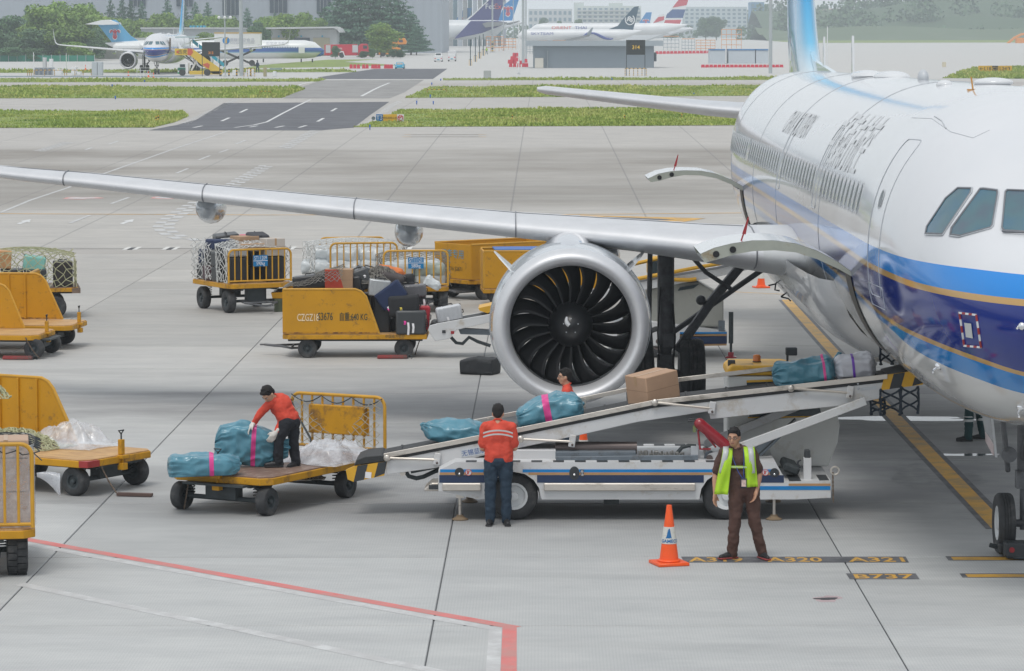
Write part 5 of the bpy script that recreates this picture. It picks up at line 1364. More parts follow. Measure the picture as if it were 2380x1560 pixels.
# ================================================================ baggage carts
def cart(name,loc,deg,L,W,H,r,label,front=None,rear=None,sides='',panel_h=.92,cage_h=.8,wb=2.0,off=0.0,deck=None,track=None,
   tow=True,stake=False,sign=None,text=None,thick=.11,slant=.45,group=None,grooved=False,wheelw=.17,ribs=False,bars=8,steps=False,towang=0.0,ob=.55,ot=.98):
 """x runs towards the front of the cart, y across it"""
 e = empty(name,loc,math.radians(deg),label,'baggage cart',group)
 deck = deck or M_DECKY; track = track or W - .25
 mb = MB(); x,y = L / 2,W / 2; c = .14
 pl = [(-x,-y),(x -c,-y),(x,-y +c),(x,y -c),(x -c,y),(-x,y)]
 mb.prism(pl,H -thick,H -.012,'z'); mb.build('deck_frame',M_YP,e,None,.008)
 mb = MB(); pl2 = [(px *.985,py *.975) for px,py in pl]; mb.prism(pl2,H -.012,H +.004,'z'); mb.build('deck',deck,e,None)
 for sx in (-1,1):
  ax = off + sx * wb / 2
  mb = MB(); mb.cyl((ax,-track /2,r),(ax,track /2,r),.035,n=10)
  mb.bb((ax -.28,-track /2+.2,H -thick -.03),(ax +.28,track /2-.2,H -thick)); mb.bb((ax -.09,-.25,r),(ax +.09,.25,H -thick)); mb.build('axle',M_CHAS,e,None,kind='stuff')
  for sy in (-1,1):
   small_wheel(e,(ax,sy *track /2,r),r,wheelw,'y',grooved=grooved)
   mb = MB(); P = []
   for q in range(40):
    a = q * .9; P.append((ax +.05*math.cos(a),sy *(track /2-.16)+.05*math.sin(a),r +(H -thick -r)*q /39))
   mb.tube(P,.009,4); mb.build('spring',M_CHAS,e)
 mb = MB(); mb.bb((off -wb /2,-.05,H -thick -.09),(off +wb /2,.05,H -thick));
 for sy in (-1,1): mb.bb((-L /2+.1,sy *.45-.03,H -thick -.06),(L /2-.1,sy *.45+.03,H -thick))
 mb.build('underframe',M_CHAS,e,None,kind='stuff')
 if steps:
  for sx in (-.5,.55):
   mb = MB(); s = -1; mb.tube([(sx,s *W /2+.02,H -thick),(sx,s *W /2+.02,H -thick -.14),(sx +.34,s *W /2+.02,H -thick -.14),(sx +.34,s *W /2+.02,H -thick)],.013,6); mb.build('step_bar',M_YB,e)
 if tow:
  fx = off + wb / 2; zz = .34
  mb = MB(); ca,sa = math.cos(towang),math.sin(towang)
  R = lambda px,py,pz: (fx +px *ca -py *sa,px *sa +py *ca,pz)
  mb.tube([R(.0,-.42,r),R(.35,-.42,r *.9),R(.62,-.12,.2),R(.75,-.05,.2),R(.95,0,.22)],.024,8); mb.tube([R(.0,.42,r),R(.35,.42,r *.9),R(.62,.12,.2),R(.75,.05,.2),R(.95,0,.22)],.024,8)
  mb.tube([R(.36,-.42,r *.9),R(.36,.42,r *.9)],.022,8); mb.tube([R(.05,-.42,r),R(.05,.42,r)],.03,8)
  mb.tube(arc((fx +.99*ca,.99*sa),.045,0,359,10,'xy',.22),.016,6)
  mb.build('tow_bar',M_DGREY,e,None,kind='stuff')
 if stake:
  sx = L / 2 - .03; sy = 0.0
  mb = MB(); mb.box((sx +.03,sy,H -.02),(.14,.16,.05)); mb.box((sx +.02,sy,H +.12),(.07,.08,.22)); mb.box((sx +.04,sy,H -.16),(.1,.12,.1)); mb.cyl((sx +.04,sy,H -.2),(sx +.04,sy,H),.02,n=8); k = mb.build('hitch',M_YP,e,None,.006)
  mb = MB(); mb.tube([(sx +.02,sy,H +.22),(sx +.02,sy,H +.31),(sx +.02,sy -.06,H +.36),(sx +.02,sy +.06,H +.36),(sx +.02,sy,H +.31)],.012,6); mb.build('pin',M_CHAS,k)
 def cage(px,side_,sg):
  """upright of bent tube with vertical bars, across the end at x = px"""
  h = cage_h; rr = .14; y = W / 2 - .03; z0 = H + .02
  P = [(px,-y,z0),(px,-y,z0 +h -rr)] + [(px,-y +rr -rr *math.cos(t),z0 +h -rr +rr *math.sin(t)) for t in np.linspace(.3,math.pi /2,5)]
  P += [(px,y -rr +rr *math.sin(t),z0 +h -rr +rr *math.cos(t)) for t in np.linspace(0,math.pi /2-.3,5)] + [(px,y,z0 +h -rr),(px,y,z0)]
  mb = MB(); mb.tube(P,.026,8); mb.tube([(px,-y,z0 +.04),(px,y,z0 +.04)],.022,8); fr = mb.build('end_frame',M_YB,e)
  mbb = MB(); mbb.cyl((0,0,z0 +.03),(0,0,z0 +h),.018,n=8); me = mbb.mesh('upright_bar',M_YB,40)
  for k in range(1,bars +1):
   o = bpy.data.objects.new('upright_bar',me); COL.objects.link(o); o.parent = fr; o.location = (px,-y +2*y *k /(bars +1),0)
  if sign:
   sx = px + (.035 if px >0 else -.035); fl = 1 if px > 0 else -1
   mb = MB(); mb.box((sx,0,H +cage_h *.68),(.012,.38,.27)); sg_ = mb.build('sign_plate',mat('sign_blue',(.0,.17,.40),.4),fr)
   for i,s in enumerate(sign):
    M_ = Matrix.Translation((sx +fl *.01,0,H +cage_h *.68+(.065 if i == 0 else -.07))) @ Matrix.Rotation(fl *math.pi /2,4,'Z') @ FACE
    text_obj('sign_lettering',s,M_PAPER,M_,.13,sg_,sx=.72)
   mb = MB(); mb.box((sx +fl *.008,0,H +cage_h *.68),(.004,.37,.012)); mb.build('sign_rule',M_PAPER,sg_)
  return fr
 def endpanel(px):
  mb = MB(); mb.bb((px -.02,-W /2+.03,H +.01),(px +.02,W /2-.03,H +panel_h)); return mb.build('end_panel',M_YP2,e,None,.008)
 if front == 'cage': cage(L /2-.06,1,1)
 if rear == 'cage': cage(-L /2+.06,1,-1)
 if front == 'panel': endpanel(L /2-.03)
 if rear == 'panel': endpanel(-L /2+.03)
 for s in sides:
  sg = 1 if s == 'l' else -1; y = sg * (W /2-.025)
  op = 1 if front != 'panel' else -1; full = L / 2 - .02; k0 = 1 if slant else 0; xb = full - ob * k0; xt = full - ot * k0
  hh = panel_h
  prof = [(-full,H +.01),(xb,H +.01),(xt +(.06 if k0 else 0),H +hh *.84),(xt -.04*k0,H +hh *.95),(xt -.16*k0,H +hh),(-full,H +hh)]
  prof = [(op *a,b) for a,b in prof]
  mb = MB(); mb.prism(prof,y -.015,y +.015,'y'); sd = mb.build('side_panel',M_YP2,e,None,.005)
  mb = MB(); mb.tube([(a,y,b) for a,b in prof[1:]],.026,8); mb.build('panel_edge',M_YB,sd)
  if ribs:
   k = -full + .15
   while k < xt - .2:
    mb = MB(); mb.bb((op *k -.02,y -sg *.05,H +.02),(op *k +.02,y -sg *.015,H +hh -.02)); mb.build('rib',M_YP2,sd,None,.004); k += .36
  if text or ribs:
   mb = MB(); mb.bb((op *-full,y -sg *.02,H +.01),(op *xb,y +sg *.020,H +.045)); mb.build('rust_edge',mat('rusty_edge',(.16,.07,.025),.8,var=.4,vs=5,dirt=(.5,.24,.01),ds=7,da=.5),sd,None)
  if text and s == text[0]:
   for (t,tx,tz,size,col) in text[1]:
    rot = Matrix.Rotation(math.pi if sg >0 else 0,4,'Z') @ FACE
    text_obj('panel_lettering',t,mat('stencil_'+col,{'black':(.05,.055,.03),'pale':(.75,.62,.42),'blue':(.10,.30,.42)}[col],.6),Matrix.Translation((tx,y +sg *.022,tz)) @ rot,size,sd,sx=.58,bold=.002)
 if text and text[1]:
  rot = Matrix.Rotation(math.pi if text[0] == 'l' else 0,4,'Z') @ FACE; sg = 1 if text[0] == 'l' else -1
  text_obj('frame_lettering','中国南方航空',M_CHAS,Matrix.Translation((L *.28*sg *-1 if sg >0 else -L *.28,sg *(W /2+.004),H -thick /2)) @ rot,.085,e,sx=.8)
 return e
C1 = (-3.92,69.75)
c1 = cart('baggage_cart',(C1[0],C1[1],0),180,3.0,1.55,.50,.2,'yellow box-sided cart piled with suitcases beside the rear belt loader',front='panel',sides='lr',panel_h=.93,off=-.02,wb=2.0,stake=False,slant=1,ob=.97,ot=1.30,
   text=('l',[('CZGZ18',.96,.84,.21,'pale'),('S3676',.60,.86,.22,'black'),('自重:640 KG',.02,.85,.19,'black')]),steps=True,towang=0.0,deck=M_DECKY)
chock(tuple(gp(912,834)),0,'red wheel chock under the rear wheel of the full yellow cart')
chain(gp(965,826)+Vector((0,0,.02)),pt(978,785,69.2),-.02,c1)
for ch in c1.children:
 if ch.name.startswith('chain'): ch.data.transform(c1.matrix_basis.inverted())
c2 = cart('baggage_cart',(-7.40,81.95,0),-62,2.3,1.7,.72,.275,'netted cart with blue ST11209 sign plate on its yellow cage',front='cage',cage_h=.80,sign=('ST11209','590kg'),wb=1.6,thick=.12,wheelw=.2,track=1.4,bars=9)
c3 = cart('baggage_cart',(-3.22,82.1,0),-84,2.4,1.62,.62,.3,'cart of pale wrapped sacks with blue ST11121 sign plate',front='cage',cage_h=.86,sign=('ST11121','580kg'),wb=1.7,track=1.35,wheelw=.22,bars=8)
c4 = cart('baggage_cart',(-4.75,85.4,0),-80,2.6,1.75,.62,.27,'cart of netted white sacks inside a square yellow cage',front='cage',rear='cage',cage_h=.86,wb=1.8,tow=False,bars=9)
c5 = cart('baggage_cart',(-1.15,86.2,0),38+180,3.0,1.6,.52,.24,'yellow box cart with blue Chinese lettering on its end panel',front='panel',rear='panel',sides='lr',panel_h=.9,slant=0,wb=2.0,wheelw=.2,tow=True,towang=.6)
t = Matrix.Translation((1.5+.0,0,.52+.62)) @ Matrix.Rotation(math.pi /2,4,'Z') @ FACE
text_obj('panel_lettering','行李专用',mat('stencil_blue',(.10,.30,.42),.6),t,.25,c5); text_obj('panel_lettering','CZBZ16 S2671',mat('stencil_black',(.1,.11,.06),.6),Matrix.Translation((1.5,0,.52+.26)) @ Matrix.Rotation(math.pi /2,4,'Z') @ FACE,.14,c5)
c6 = cart('baggage_cart',(-.05,83.3,0),4,3.0,1.5,.46,.25,'yellow box cart with a red round mark half hidden by the engine',front='panel',rear='panel',sides='lr',panel_h=.93,slant=0,wb=2.2,wheelw=.2,tow=False)
mb = MB()
for k in range(6): mb.bb((-.55,-.80,.80+k *.05),(.2,-.77,.82+k *.05))
mb.build('vent_louvre',M_YP,c6,None,kind='stuff')
mb = MB(); mb.lathe([(.001,0),(.1,0),(.1,.01)],(-.35,-.815,1.12),'y',18); rd = mb.build('round_mark',M_REDP,c6)
text_obj('mark_lettering','行\n李',M_PAPER,Matrix.Translation((-.35,-.817,1.12)) @ FACE,.07,rd)
mb = MB(); mb.bb((-1.2,-.7,1.40),(1.2,.6,1.43)); mb.build('blue_tarpaulin',mat('tarp_blue',(.02,.12,.42),.5),c6,None)
c7 = cart('baggage_cart',(-11.47,71.75,0),-6,3.0,1.62,.53,.22,'empty yellow cart with ribbed side panels, deck running out to the right',sides='l',panel_h=1.0,slant=.35,wb=2.0,ribs=True,tow=False,stake=True,ob=.55,ot=.98)
c8 = cart('baggage_cart',(-11.87,69.75,0),-6,3.0,1.62,.50,.21,'empty yellow cart nearest at the left edge with a chain on its deck corner',sides='l',panel_h=.95,slant=.35,wb=1.9,off=.45,ribs=False,tow=False,stake=True,ob=.68,ot=1.06)
chock(tuple(gp(42,836)),-.1,'red wheel chock under the empty cart at the left edge')
chain((1.25,-.82,.45),(1.55,-.82,.02),.05,c8)
c9 = cart('baggage_cart',(-12.7,79.9,0),10,3.0,1.7,.74,.27,'cart of netted cases behind the empty yellow carts',rear=None,front=None,wb=1.9,tow=False,deck=M_DECKB)
mb = MB(); mb.bb((1.35,-.87,.60),(1.55,.87,.72)); mb.build('wooden_edge',mat('old_wood',(.17,.12,.09),.8,var=.3,vs=6),c9)
c9b = cart('baggage_cart',(-13.0,75.6,0),0,3.0,1.6,.6,.25,'yellow caged cart showing only its rail above the left panels',sides='',rear=None,front='cage',cage_h=.75,wb=2,tow=False)
c10 = cart('baggage_cart',(-7.45,48.95,0),-31,3.1,1.64,.53,.21,'cart with plastic film and tangled net on its tan deck, left side',sides='l',panel_h=.95,slant=.55,wb=1.9,off=.3,ribs=True,tow=False,stake=True,ob=1.45,ot=1.95)
mb = MB(); mb.bb((1.42,-.83,.43),(1.58,-.55,.52)); mb.build('reflector',mat('reflector_red',(.35,.03,.03),.4),c10)
chain((1.52,-.45,.42),(1.78,-.40,.02),.03,c10)
mb = MB(); mb.box((2.05,-.35,.03),(.52,.10,.04),(0,0,.35)); mb.build('chock_bar',mat('rusty_bar',(.10,.06,.05),.7),c10,None)
c11 = cart('baggage_cart',(-7.22,41.3,0),-81,2.6,1.72,.60,.30,'caged cart of film-wrapped cardboard boxes at the near left corner',front='cage',cage_h=1.02,wb=1.7,wheelw=.26,track=1.28,grooved=True,bars=9)
c12 = cart('baggage_cart',(-3.745,47.25,0),61.5+180,3.2,1.66,.535,.195,'flat brown-decked cart with a yellow cage end under the bending man',rear='cage',cage_h=.80,wb=2.05,off=.42,deck=M_DECKB,tow=False,stake=True,bars=8,steps=True)
chain((1.5,-.55,.42),(1.55,-.6,.02),.0,c12)
mb = MB(); mb.box((-1.50,.02,1.0),(.10,.95,.42)); bx = mb.build('cage_box',M_YP,c12,None,.01)
for k in range(5):
 mb = MB(); mb.bb((-1.565,-.40+k *.19,.78),(-1.552,-.24+k *.19,1.20)); mb.build('cage_box_panel',M_YP2,bx,None)
def net_sheet(parent,F,nu,nv,r,m,name='cargo_net',jit=.02,seed=1,diamond=True):
 """knotted net over the surface F(u, v), u and v from 0 to 1"""
 rnd = random.Random(seed); P = {}
 def node(i,j):
  if (i,j) not in P:
   u = min(1,max(0,i /nu +rnd.uniform(-jit,jit))); v = min(1,max(0,j /nv +rnd.uniform(-jit,jit))); P[i,j] = Vector(F(u,v))
  return P[i,j]
 mb = MB()
 for i in range(nu +1):
  for j in range(nv +1):
   if diamond:
    if (i +j) % 2: continue
    for di,dj in ((1,1),(1,-1)):
     a,b2 = i + di,j + dj
     if 0 <= a <= nu and 0 <= b2 <= nv: mb.tube([node(i,j),node(a,b2)],r,4,cap=False)
   else:
    for di,dj in ((1,0),(0,1)):
     a,b2 = i + di,j + dj
     if a <= nu and b2 <= nv: mb.tube([node(i,j),node(a,b2)],r,4,cap=False)
 return mb.build(name,m,parent,None,fix=False,kind='stuff')
M_NETW = mat('net_white_rope',(.62,.63,.62),.75,var=.15,vs=8); M_NETG = mat('net_olive_rope',(.42,.42,.26),.8,var=.2,vs=8)
M_NETD = mat('net_grey_rope',(.20,.19,.17),.85,var=.3,vs=8); M_NETC = mat('net_tan_rope',(.36,.33,.25),.8,var=.2,vs=8)
net_sheet(c12,lambda u,v:(-1.50+.03*math.sin(9*u)-(1-v)*0+.10*(1-v),-.78+1.56*u,.60+.73*v -.12*math.sin(math.pi *u)*v),18,12,.0055,M_NETC,seed=4)
mb = MB()
P = [(-1.5,.78-1.56*q /24,1.34-.10*abs(math.sin(q /24*math.pi *3))) for q in range(25)]; mb.tube(P,.009,5); mb.tube([(-1.5,-.80,1.26),(-1.45,-.62,1.0),(-1.38,-.38,.72),(-1.3,-.3,.60)],.016,6)
mb.build('edge_rope',M_CHAS,c12,None,kind='stuff')
# ================================================================ cases, boxes, bags
def case(kind,size,col,loc,rot,label,group=None,tags=(),handle=True,wheels=True,cat='suitcase',name='suitcase',rough=.35):
 """size: width, depth, height; loc: centre of the base"""
 from mathutils import Euler
 e = empty(name,loc,0,label,cat,group); e.rotation_euler = rot
 w,d,h = size; key = 'case_%s_%d_%d_%d' % (kind,col[0]*99,col[1]*99,col[2]*99)
 m = mat(key,col,rough if kind != 'soft' else .8,metal=.6 if kind == 'metal' else 0,var=.08,vs=6,bump=.15 if kind == 'soft' else 0,bs=90)
 dk = mat('case_trim',(.03,.03,.033),.5)
 mb = MB(); n = 3
 bv = .045 if kind != 'soft' else .07
 mb.box((0,0,h /2),(w,d,h)); o = mb.build('shell',m,e,40,bv *(.5 if kind == 'metal' else 1),3)
 if kind in ('rib','metal'):
  k = -w / 2 + .08
  while k < w / 2 - .05:
   for s in (-1,1):
    mb = MB(); mb.box((k,s *d /2,h /2),(.022,.012,h *.86)); mb.build('rib',m,o,None,.003)
   k += w / 6
 mb = MB(); mb.box((0,0,h /2),(w *1.006,.02,h *1.004)); mb.build('zip_band',dk if kind != 'metal' else M_CHROME,o,None,.004)
 if handle:
  mb = MB(); mb.tube([(-.10,0,h -.005),(-.09,0,h +.035),(.09,0,h +.035),(.10,0,h -.005)],.012,6); mb.tube([(w /2-.005,0,h *.4),(w /2+.03,0,h *.43),(w /2+.03,0,h *.6),(w /2-.005,0,h *.63)],.011,6); mb.build('handle',dk,e,kind='stuff')
 if wheels:
  for sx in (-1,1):
   for sy in (-1,1):
    mb = MB(); mb.cyl((sx *(w /2-.06),sy *(d /2-.05)-.012,-.012),(sx *(w /2-.06),sy *(d /2-.05)+.012,-.012),.028,n=10); mb.build('castor',dk,e)
 for (tx,ty,tz,L_,c_) in tags:
  mm = {'w':M_PAPER,'p':mat('tag_pink',(.75,.04,.32),.5),'y':mat('tag_yellow',(.7,.55,.05),.5),'r':mat('tag_red',(.5,.03,.03),.5),'b':mat('tag_cyan',(.02,.45,.65),.5)}[c_]
  mb = MB(); P = [(tx,ty,tz),(tx +.012,ty -.012,tz -L_ *.4),(tx +.0,ty -.004,tz -L_)]
  for q in range(2):
   a,b2 = Vector(P[q]),Vector(P[q +1]); mb.add([a +Vector((-.022,0,0)),a +Vector((.022,0,0)),b2 +Vector((.022,0,0)),b2 +Vector((-.022,0,0))],[(0,1,2,3)])
  mb.build('baggage_tag',mm,e,None,fix=False)
 return e
def P1(px,py,Y): return tuple(pt(px,py,Y))
BLK = (.022,.023,.026); DG = (.05,.055,.06); NVY = (.012,.025,.075); RD = (.42,.02,.035); SIL = (.5,.52,.53)
case('hard',(.62,.30,.50),DG,P1(955,777,69.1),(0,0,0),'dark green hard case at the bottom right of the full cart',tags=((-.05,-.17,.26,.26,'w'),(-.12,-.17,.29,.08,'p'),(.05,-.17,.24,.2,'w')))
case('soft',(.64,.32,.44),BLK,P1(940,735,69.25),(0,-.05,0),'black soft bag with brown patch above the dark green case',tags=((-.05,-.18,.16,.2,'w'),(-.06,-.18,.2,.06,'y')))
case('hard',(.60,.40,.40),NVY,P1(922,704,69.35),(0,-.62,0),'navy blue cloth case tilted on top of the load',tags=((-.18,-.22,.05,.2,'w'),(-.2,-.22,.02,.08,'p')),rough=.75)
case('hard',(.36,.42,.88),BLK,P1(888,775,69.55),(0,0,.05),'tall black case standing against the slanted panel edge')
case('metal',(.44,.34,.34),SIL,P1(879,688,69.4),(0,.12,.1),'silver-grey case with orange strap near the panel corner',tags=((.1,-.18,.1,.2,'w'),))
case('rib',(.50,.40,.26),(.13,.13,.14),P1(963,690,69.7),(0,-.05,.1),'grey chequered hard case at the top right of the load')
case('hard',(.46,.38,.26),BLK,P1(965,716,69.75),(0,0,.05),'black case under the grey chequered one',tags=((.18,-.2,.2,.2,'w'),))
case('metal',(.42,.34,.24),(.3,.31,.31),P1(968,735,69.7),(0,-.1,.05),'silver frame case lying right of the black soft bag',tags=((.1,-.18,.1,.18,'w'),))
case('rib',(.26,.42,.50),RD,P1(982,765,69.6),(0,.06,.1),'bright red ribbed case at the right end of the full cart',tags=((-.05,-.22,.3,.3,'w'),))
case('metal',(.2,.36,.42),(.35,.33,.28),P1(978,778,69.25),(0,.05,0),'open grey metal case squeezed beside the dark green one')
case('hard',(.74,.5,.30),BLK,P1(725,672,69.7),(0,-.12,0),'large black case with two white lines under the grey net')
e_ = case('hard',(.42,.40,.44),(.07,.075,.08),P1(845,673,69.8),(0,-.35,.15),'dark grey case leaning at the top of the load',tags=((.1,-.21,.3,.06,'w'),))
case('hard',(.46,.40,.36),BLK,P1(820,682,69.7),(0,-.1,-.1),'black case leaning behind the red and brown box')
case('hard',(.36,.40,.40),BLK,P1(882,668,70.0),(0,.05,0),'black case topped by the bundled net',tags=((.12,-.21,.15,.1,'r'),(.1,-.21,.1,.08,'w')))
case('hard',(.60,.5,.34),BLK,P1(770,672,69.8),(.1,-.2,.3),'black case tipped on its edge left of the red and brown box',handle=True)
case('soft',(.55,.4,.32),(.06,.05,.05),P1(905,668,69.9),(.1,.3,-.2),'dark brown soft bag slumped beside the bundled net',handle=False,wheels=False)
case('rib',(.50,.36,.30),(.04,.045,.05),P1(850,655,70.1),(0,.25,.2),'charcoal ribbed case on the crest of the load',tags=((.1,-.19,.2,.12,'w'),))
case('hard',(.50,.36,.52),BLK,P1(925,742,69.9),(0,.1,.1),'tall black case wedged behind the navy one',handle=False)
case('hard',(.42,.34,.40),(.10,.10,.11),P1(905,690,70.1),(0,.2,.1),'mid grey case wedged behind the silver-grey one',handle=False)
case('soft',(.46,.34,.30),BLK,P1(940,672,70.1),(0,-.15,.1),'small black soft bag on the top right of the load',handle=False)
for k in range(5):
 case('hard',(.5,.5,.42),(.03,.03,.035),(C1[0]-1.15+.52*k,C1[1]+.15,.51),(0,0,.03*k),'dark case low inside the full yellow cart',group='dark cases low inside the full cart',handle=False)
for k in range(4):
 case('hard',(.52,.5,.34),(.035,.035,.04),(C1[0]-1.1+.56*k,C1[1]+.2,.95),(0,0,-.04*k),'dark case stacked under the net of the full cart',group='dark cases under the grey net',handle=False)
def carton(size,loc,rot,label,col=(.40,.26,.16),tape=True,group=None,red=False):
 e = empty('cardboard_box',loc,0,label,'cardboard box',group); e.rotation_euler = rot; w,d,h = size
 m = mat('cardboard_%d' % (col[0]*100),col,.75,var=.06,vs=3,dirt=tuple(c *.8 for c in col),ds=4,da=.3,bump=.05)
 mb = MB(); mb.box((0,0,h /2),(w,d,h)); b_ = mb.build('carton',m,e,30,.012,2)
 if tape:
  tm = mat('packing_tape',(.42,.27,.15),.3); mb = MB(); mb.box((0,0,h +.0015),(w *1.0,.05,.003)); mb.build('tape',tm,b_,None)
  mb = MB(); mb.box((w /2+.0015,0,h *.8),(.003,.05,h *.4)); mb.build('tape',tm,b_,None)
  mb = MB(); mb.box((-w /2-.0015,0,h *.85),(.003,.05,h *.3)); mb.build('tape',tm,b_,None)
  mb = MB(); mb.box((0,0,h *.52),(w +.003,d +.003,.006)); mb.build('crease',mat('cardboard_crease',tuple(c *.75 for c in col),.8),b_,None)
 if red:
  mb = MB(); mb.add([(-w /2,-d /2-.003,0),(w *.2,-d /2-.003,0),(w *.12,-d /2-.003,h *.35),(-w *.02,-d /2-.003,h),(-w /2,-d /2-.003,h)],[(0,1,2,3,4)]); mb.build('red_print',mat('print_red',(.48,.06,.03),.5),b_,None,fix=False)
 return e
carton((.58,.4,.46),P1(789,676,69.6),(0,0,0),'brown cardboard box with a red printed half on the full cart',red=True)
carton((.56,.48,.42),P1(1521,935,46.05),(0,-.15,.62),'large brown cardboard box riding up the near belt loader',col=(.45,.29,.19))
case('rib',(.54,.24,.34),(.55,.57,.60),P1(1047,748,69.4),(0,-.18,.1),'silver ribbed case riding the rear belt loader',tags=((-.05,-.14,.12,.18,'w'),))
def fold(p,k=1.0,s=2.2):
 """crumpling of soft sheet"""
 q = Vector(p) * s
 a = 1 - abs(noise.noise(q)) * 2; b = 1 - abs(noise.noise(q *2.3+Vector((5,1,3)))) * 2; c = noise.noise(q *5.1)
 return k * (.6*a *a *a +.35*b *b *b +.18*c)
def sack(name,label,cat,L,W,H,loc,rot,m,seed,amp=.03,tail=.22,nose=.12,tape=None,tapem=None,group=None,paper=False,nt=90,na=80,fs=2.4,sag=0.0,ties=True,ex=.62,wedge=None):
 """filled bag of thin sheeting: length along x, resting on z = 0"""
 e = empty(name,loc,0,label,cat,group); e.rotation_euler = rot
 off = Vector((seed *3.7,seed *1.3,0))
 def S(t,a,o=0.0):
  if t < nose: k = math.sin(t /nose *math.pi /2) ** .55
  elif t > 1 - tail: k = (.16+.84*math.cos((t -1+tail)/tail *math.pi /2) ** .9)
  else: k = 1
  k *= 1 + .07 * math.sin(3.1*t +seed) + .05 * noise.noise(Vector((t *3,a,seed)))
  c,s = math.cos(a),math.sin(a)
  if wedge and s > 0: kz = float(np.interp(t,[0,.33,.66,1],wedge))
  else: kz = 1
  y = math.copysign(abs(c) ** ex,c) * W / 2 * k; z = math.copysign(abs(s) ** ex,s) * H / 2 * ((k *(2*kz -1) if kz != 1 else k) if s >0 else min(1,k *1.25))
  x = -L / 2 + L * t
  p = Vector((x,y,z +H /2)); n = Vector((0,c,s))
  q = Vector((p.x *1.1,p.y *2.0,p.z *2.0)) + off
  f = 1.35 * amp * (.9*(1-2.6*abs(noise.noise(q *2.2)))+.55*(1-2.6*abs(noise.noise(q *4.6+Vector((3,7,1)))))) * .8
  f += amp * 1.3 * abs(2*t -1) ** 2.5 * (1-2*abs(noise.noise(Vector((a *2.6,t *1.2,seed *2)))*2))
  p += n * (f +o)
  if p.z < H * .25: p.z = max(p.z,.004+o *.0+max(0,f)*.15)
  return p + Vector((0,0,sag *(t -.5) ** 2))
 mb = MB(); mb.grid(lambda i,j:S(i /(nt -1),2*math.pi *j /na),nt,na,wrapv=True); mb.add([S(0,2*math.pi *j /na) for j in range(na)],[tuple(range(na))[::-1]]); mb.add([S(1,2*math.pi *j /na) for j in range(na)],[tuple(range(na))])
 sh = mb.build('sheeting',m,e,180)
 if tape:
  mb = MB(); t0,t1 = tape; mb.grid(lambda i,j:S(t0 +(t1 -t0)*i /4,2*math.pi *j /na,.006),5,na,wrapv=True); mb.build('tape_band',tapem,e,180)
 if paper:
  mb = MB(); a = S(.42,.9 if paper == 1 else 4.2,.012); b2 = S(.56,.9 if paper == 1 else 4.2,.012); c2 = S(.56,1.15 if paper == 1 else 4.5,.014); d2 = S(.42,1.15 if paper == 1 else 4.5,.014)
  mb.add([a,b2,c2,d2],[(0,1,2,3)]); mb.build('label',M_PAPER,e,None,fix=False)
 if ties:
  mb = MB(); c = S(1,0); x = L / 2 - .02; mb.ball((x,0,c.z),(.05,.04,.035),8,6); mb.build('knot',m,e,60)
 return e
def filmy(name,col,rough=.28,coat=.3,var=.1):
 return mat(name,col,rough,var=var,vs=3,coat=coat,bump=.35,bs=11)
M_BAGB = filmy('teal_bag_plastic',(.075,.235,.315),.34,.25,.14); M_BAGW = filmy('white_bag_plastic',(.60,.61,.66),.4,.2,.04)
M_PINK = mat('pink_tape',(.68,.05,.27),.35); M_PURP = mat('purple_tape',(.18,.05,.50),.35)
_sl = -math.atan2(869-929,2062-1521);
sack('mail_bag','teal plastic bag at the low end of the belt','plastic bag',.94,.5,.34,P1(1052,1031,46.05),(0,-.20,math.pi -.05),M_BAGB,1,.03,.3,.2,None,None,paper=2,wedge=(.9,1.0,.85,.6))
sack('mail_bag','teal plastic bag with wide pink tape hiding the man behind it','plastic bag',.94,.5,.375,P1(1283,984,46.05),(0,-.19,.0),M_BAGB,2,.03,.10,.12,(.42,.52),M_PINK,paper=0,wedge=(.55,.95,1.1,.75))
sack('mail_bag','teal plastic bag with raised knot near the top of the belt','plastic bag',.86,.46,.34,P1(1870,893,46.05),(0,-.12,0),M_BAGB,3,.032,.12,.22,(.80,.84),M_PINK)
mb = MB(); c = Vector(P1(1935,872,46.05)); mb.cyl(c,c +Vector((.10,0,.32)),.13,.03,10);
o = mb.build('bag_neck',M_BAGB,[x for x in COL.objects if x.get('label','').startswith('teal plastic bag with raised knot')][0],60)
o.data.transform(Matrix(o.parent.matrix_basis).inverted() if False else (Matrix.Translation(o.parent.location) @ o.parent.rotation_euler.to_matrix().to_4x4()).inverted())
sack('mail_bag','white plastic bag with purple tape at the top of the belt','plastic bag',.58,.46,.31,P1(1988,877,46.05),(0,-.11,0),M_BAGW,4,.03,.2,.2,(.42,.48),M_PURP)
M_BLKBAG = mat('black_fabric',(.016,.018,.021),.7,var=.2,vs=4,bump=.3,bs=12)
sack('holdall','black soft bag dropped on the concrete beside the engine','bag',.70,.50,.32,tuple(gp(1116,869)),(0,0,-.35),M_BLKBAG,6,.012,.03,.03,paper=0,ties=False,ex=.34,wedge=(.85,1.0,.95,.9))
sack('mail_bag','teal plastic bag with pink tape lying on the front of the flat cart','plastic bag',1.0,.5,.27,tuple(ptz(474,1104,.54)),(0,-.02,.10),M_BAGB,7,.026,.22,.08,(.58,.64),M_PINK)
sack('mail_bag','teal plastic bag with pink tape lifted by the bending man','plastic bag',1.04,.22,.58,tuple(pt(583,1082,46.74)),(.1,.06,.02),M_BAGB,8,.04,.46,.12,(.50,.56),M_PINK,paper=1,ex=.72,wedge=(.8,1.05,.9,.8))
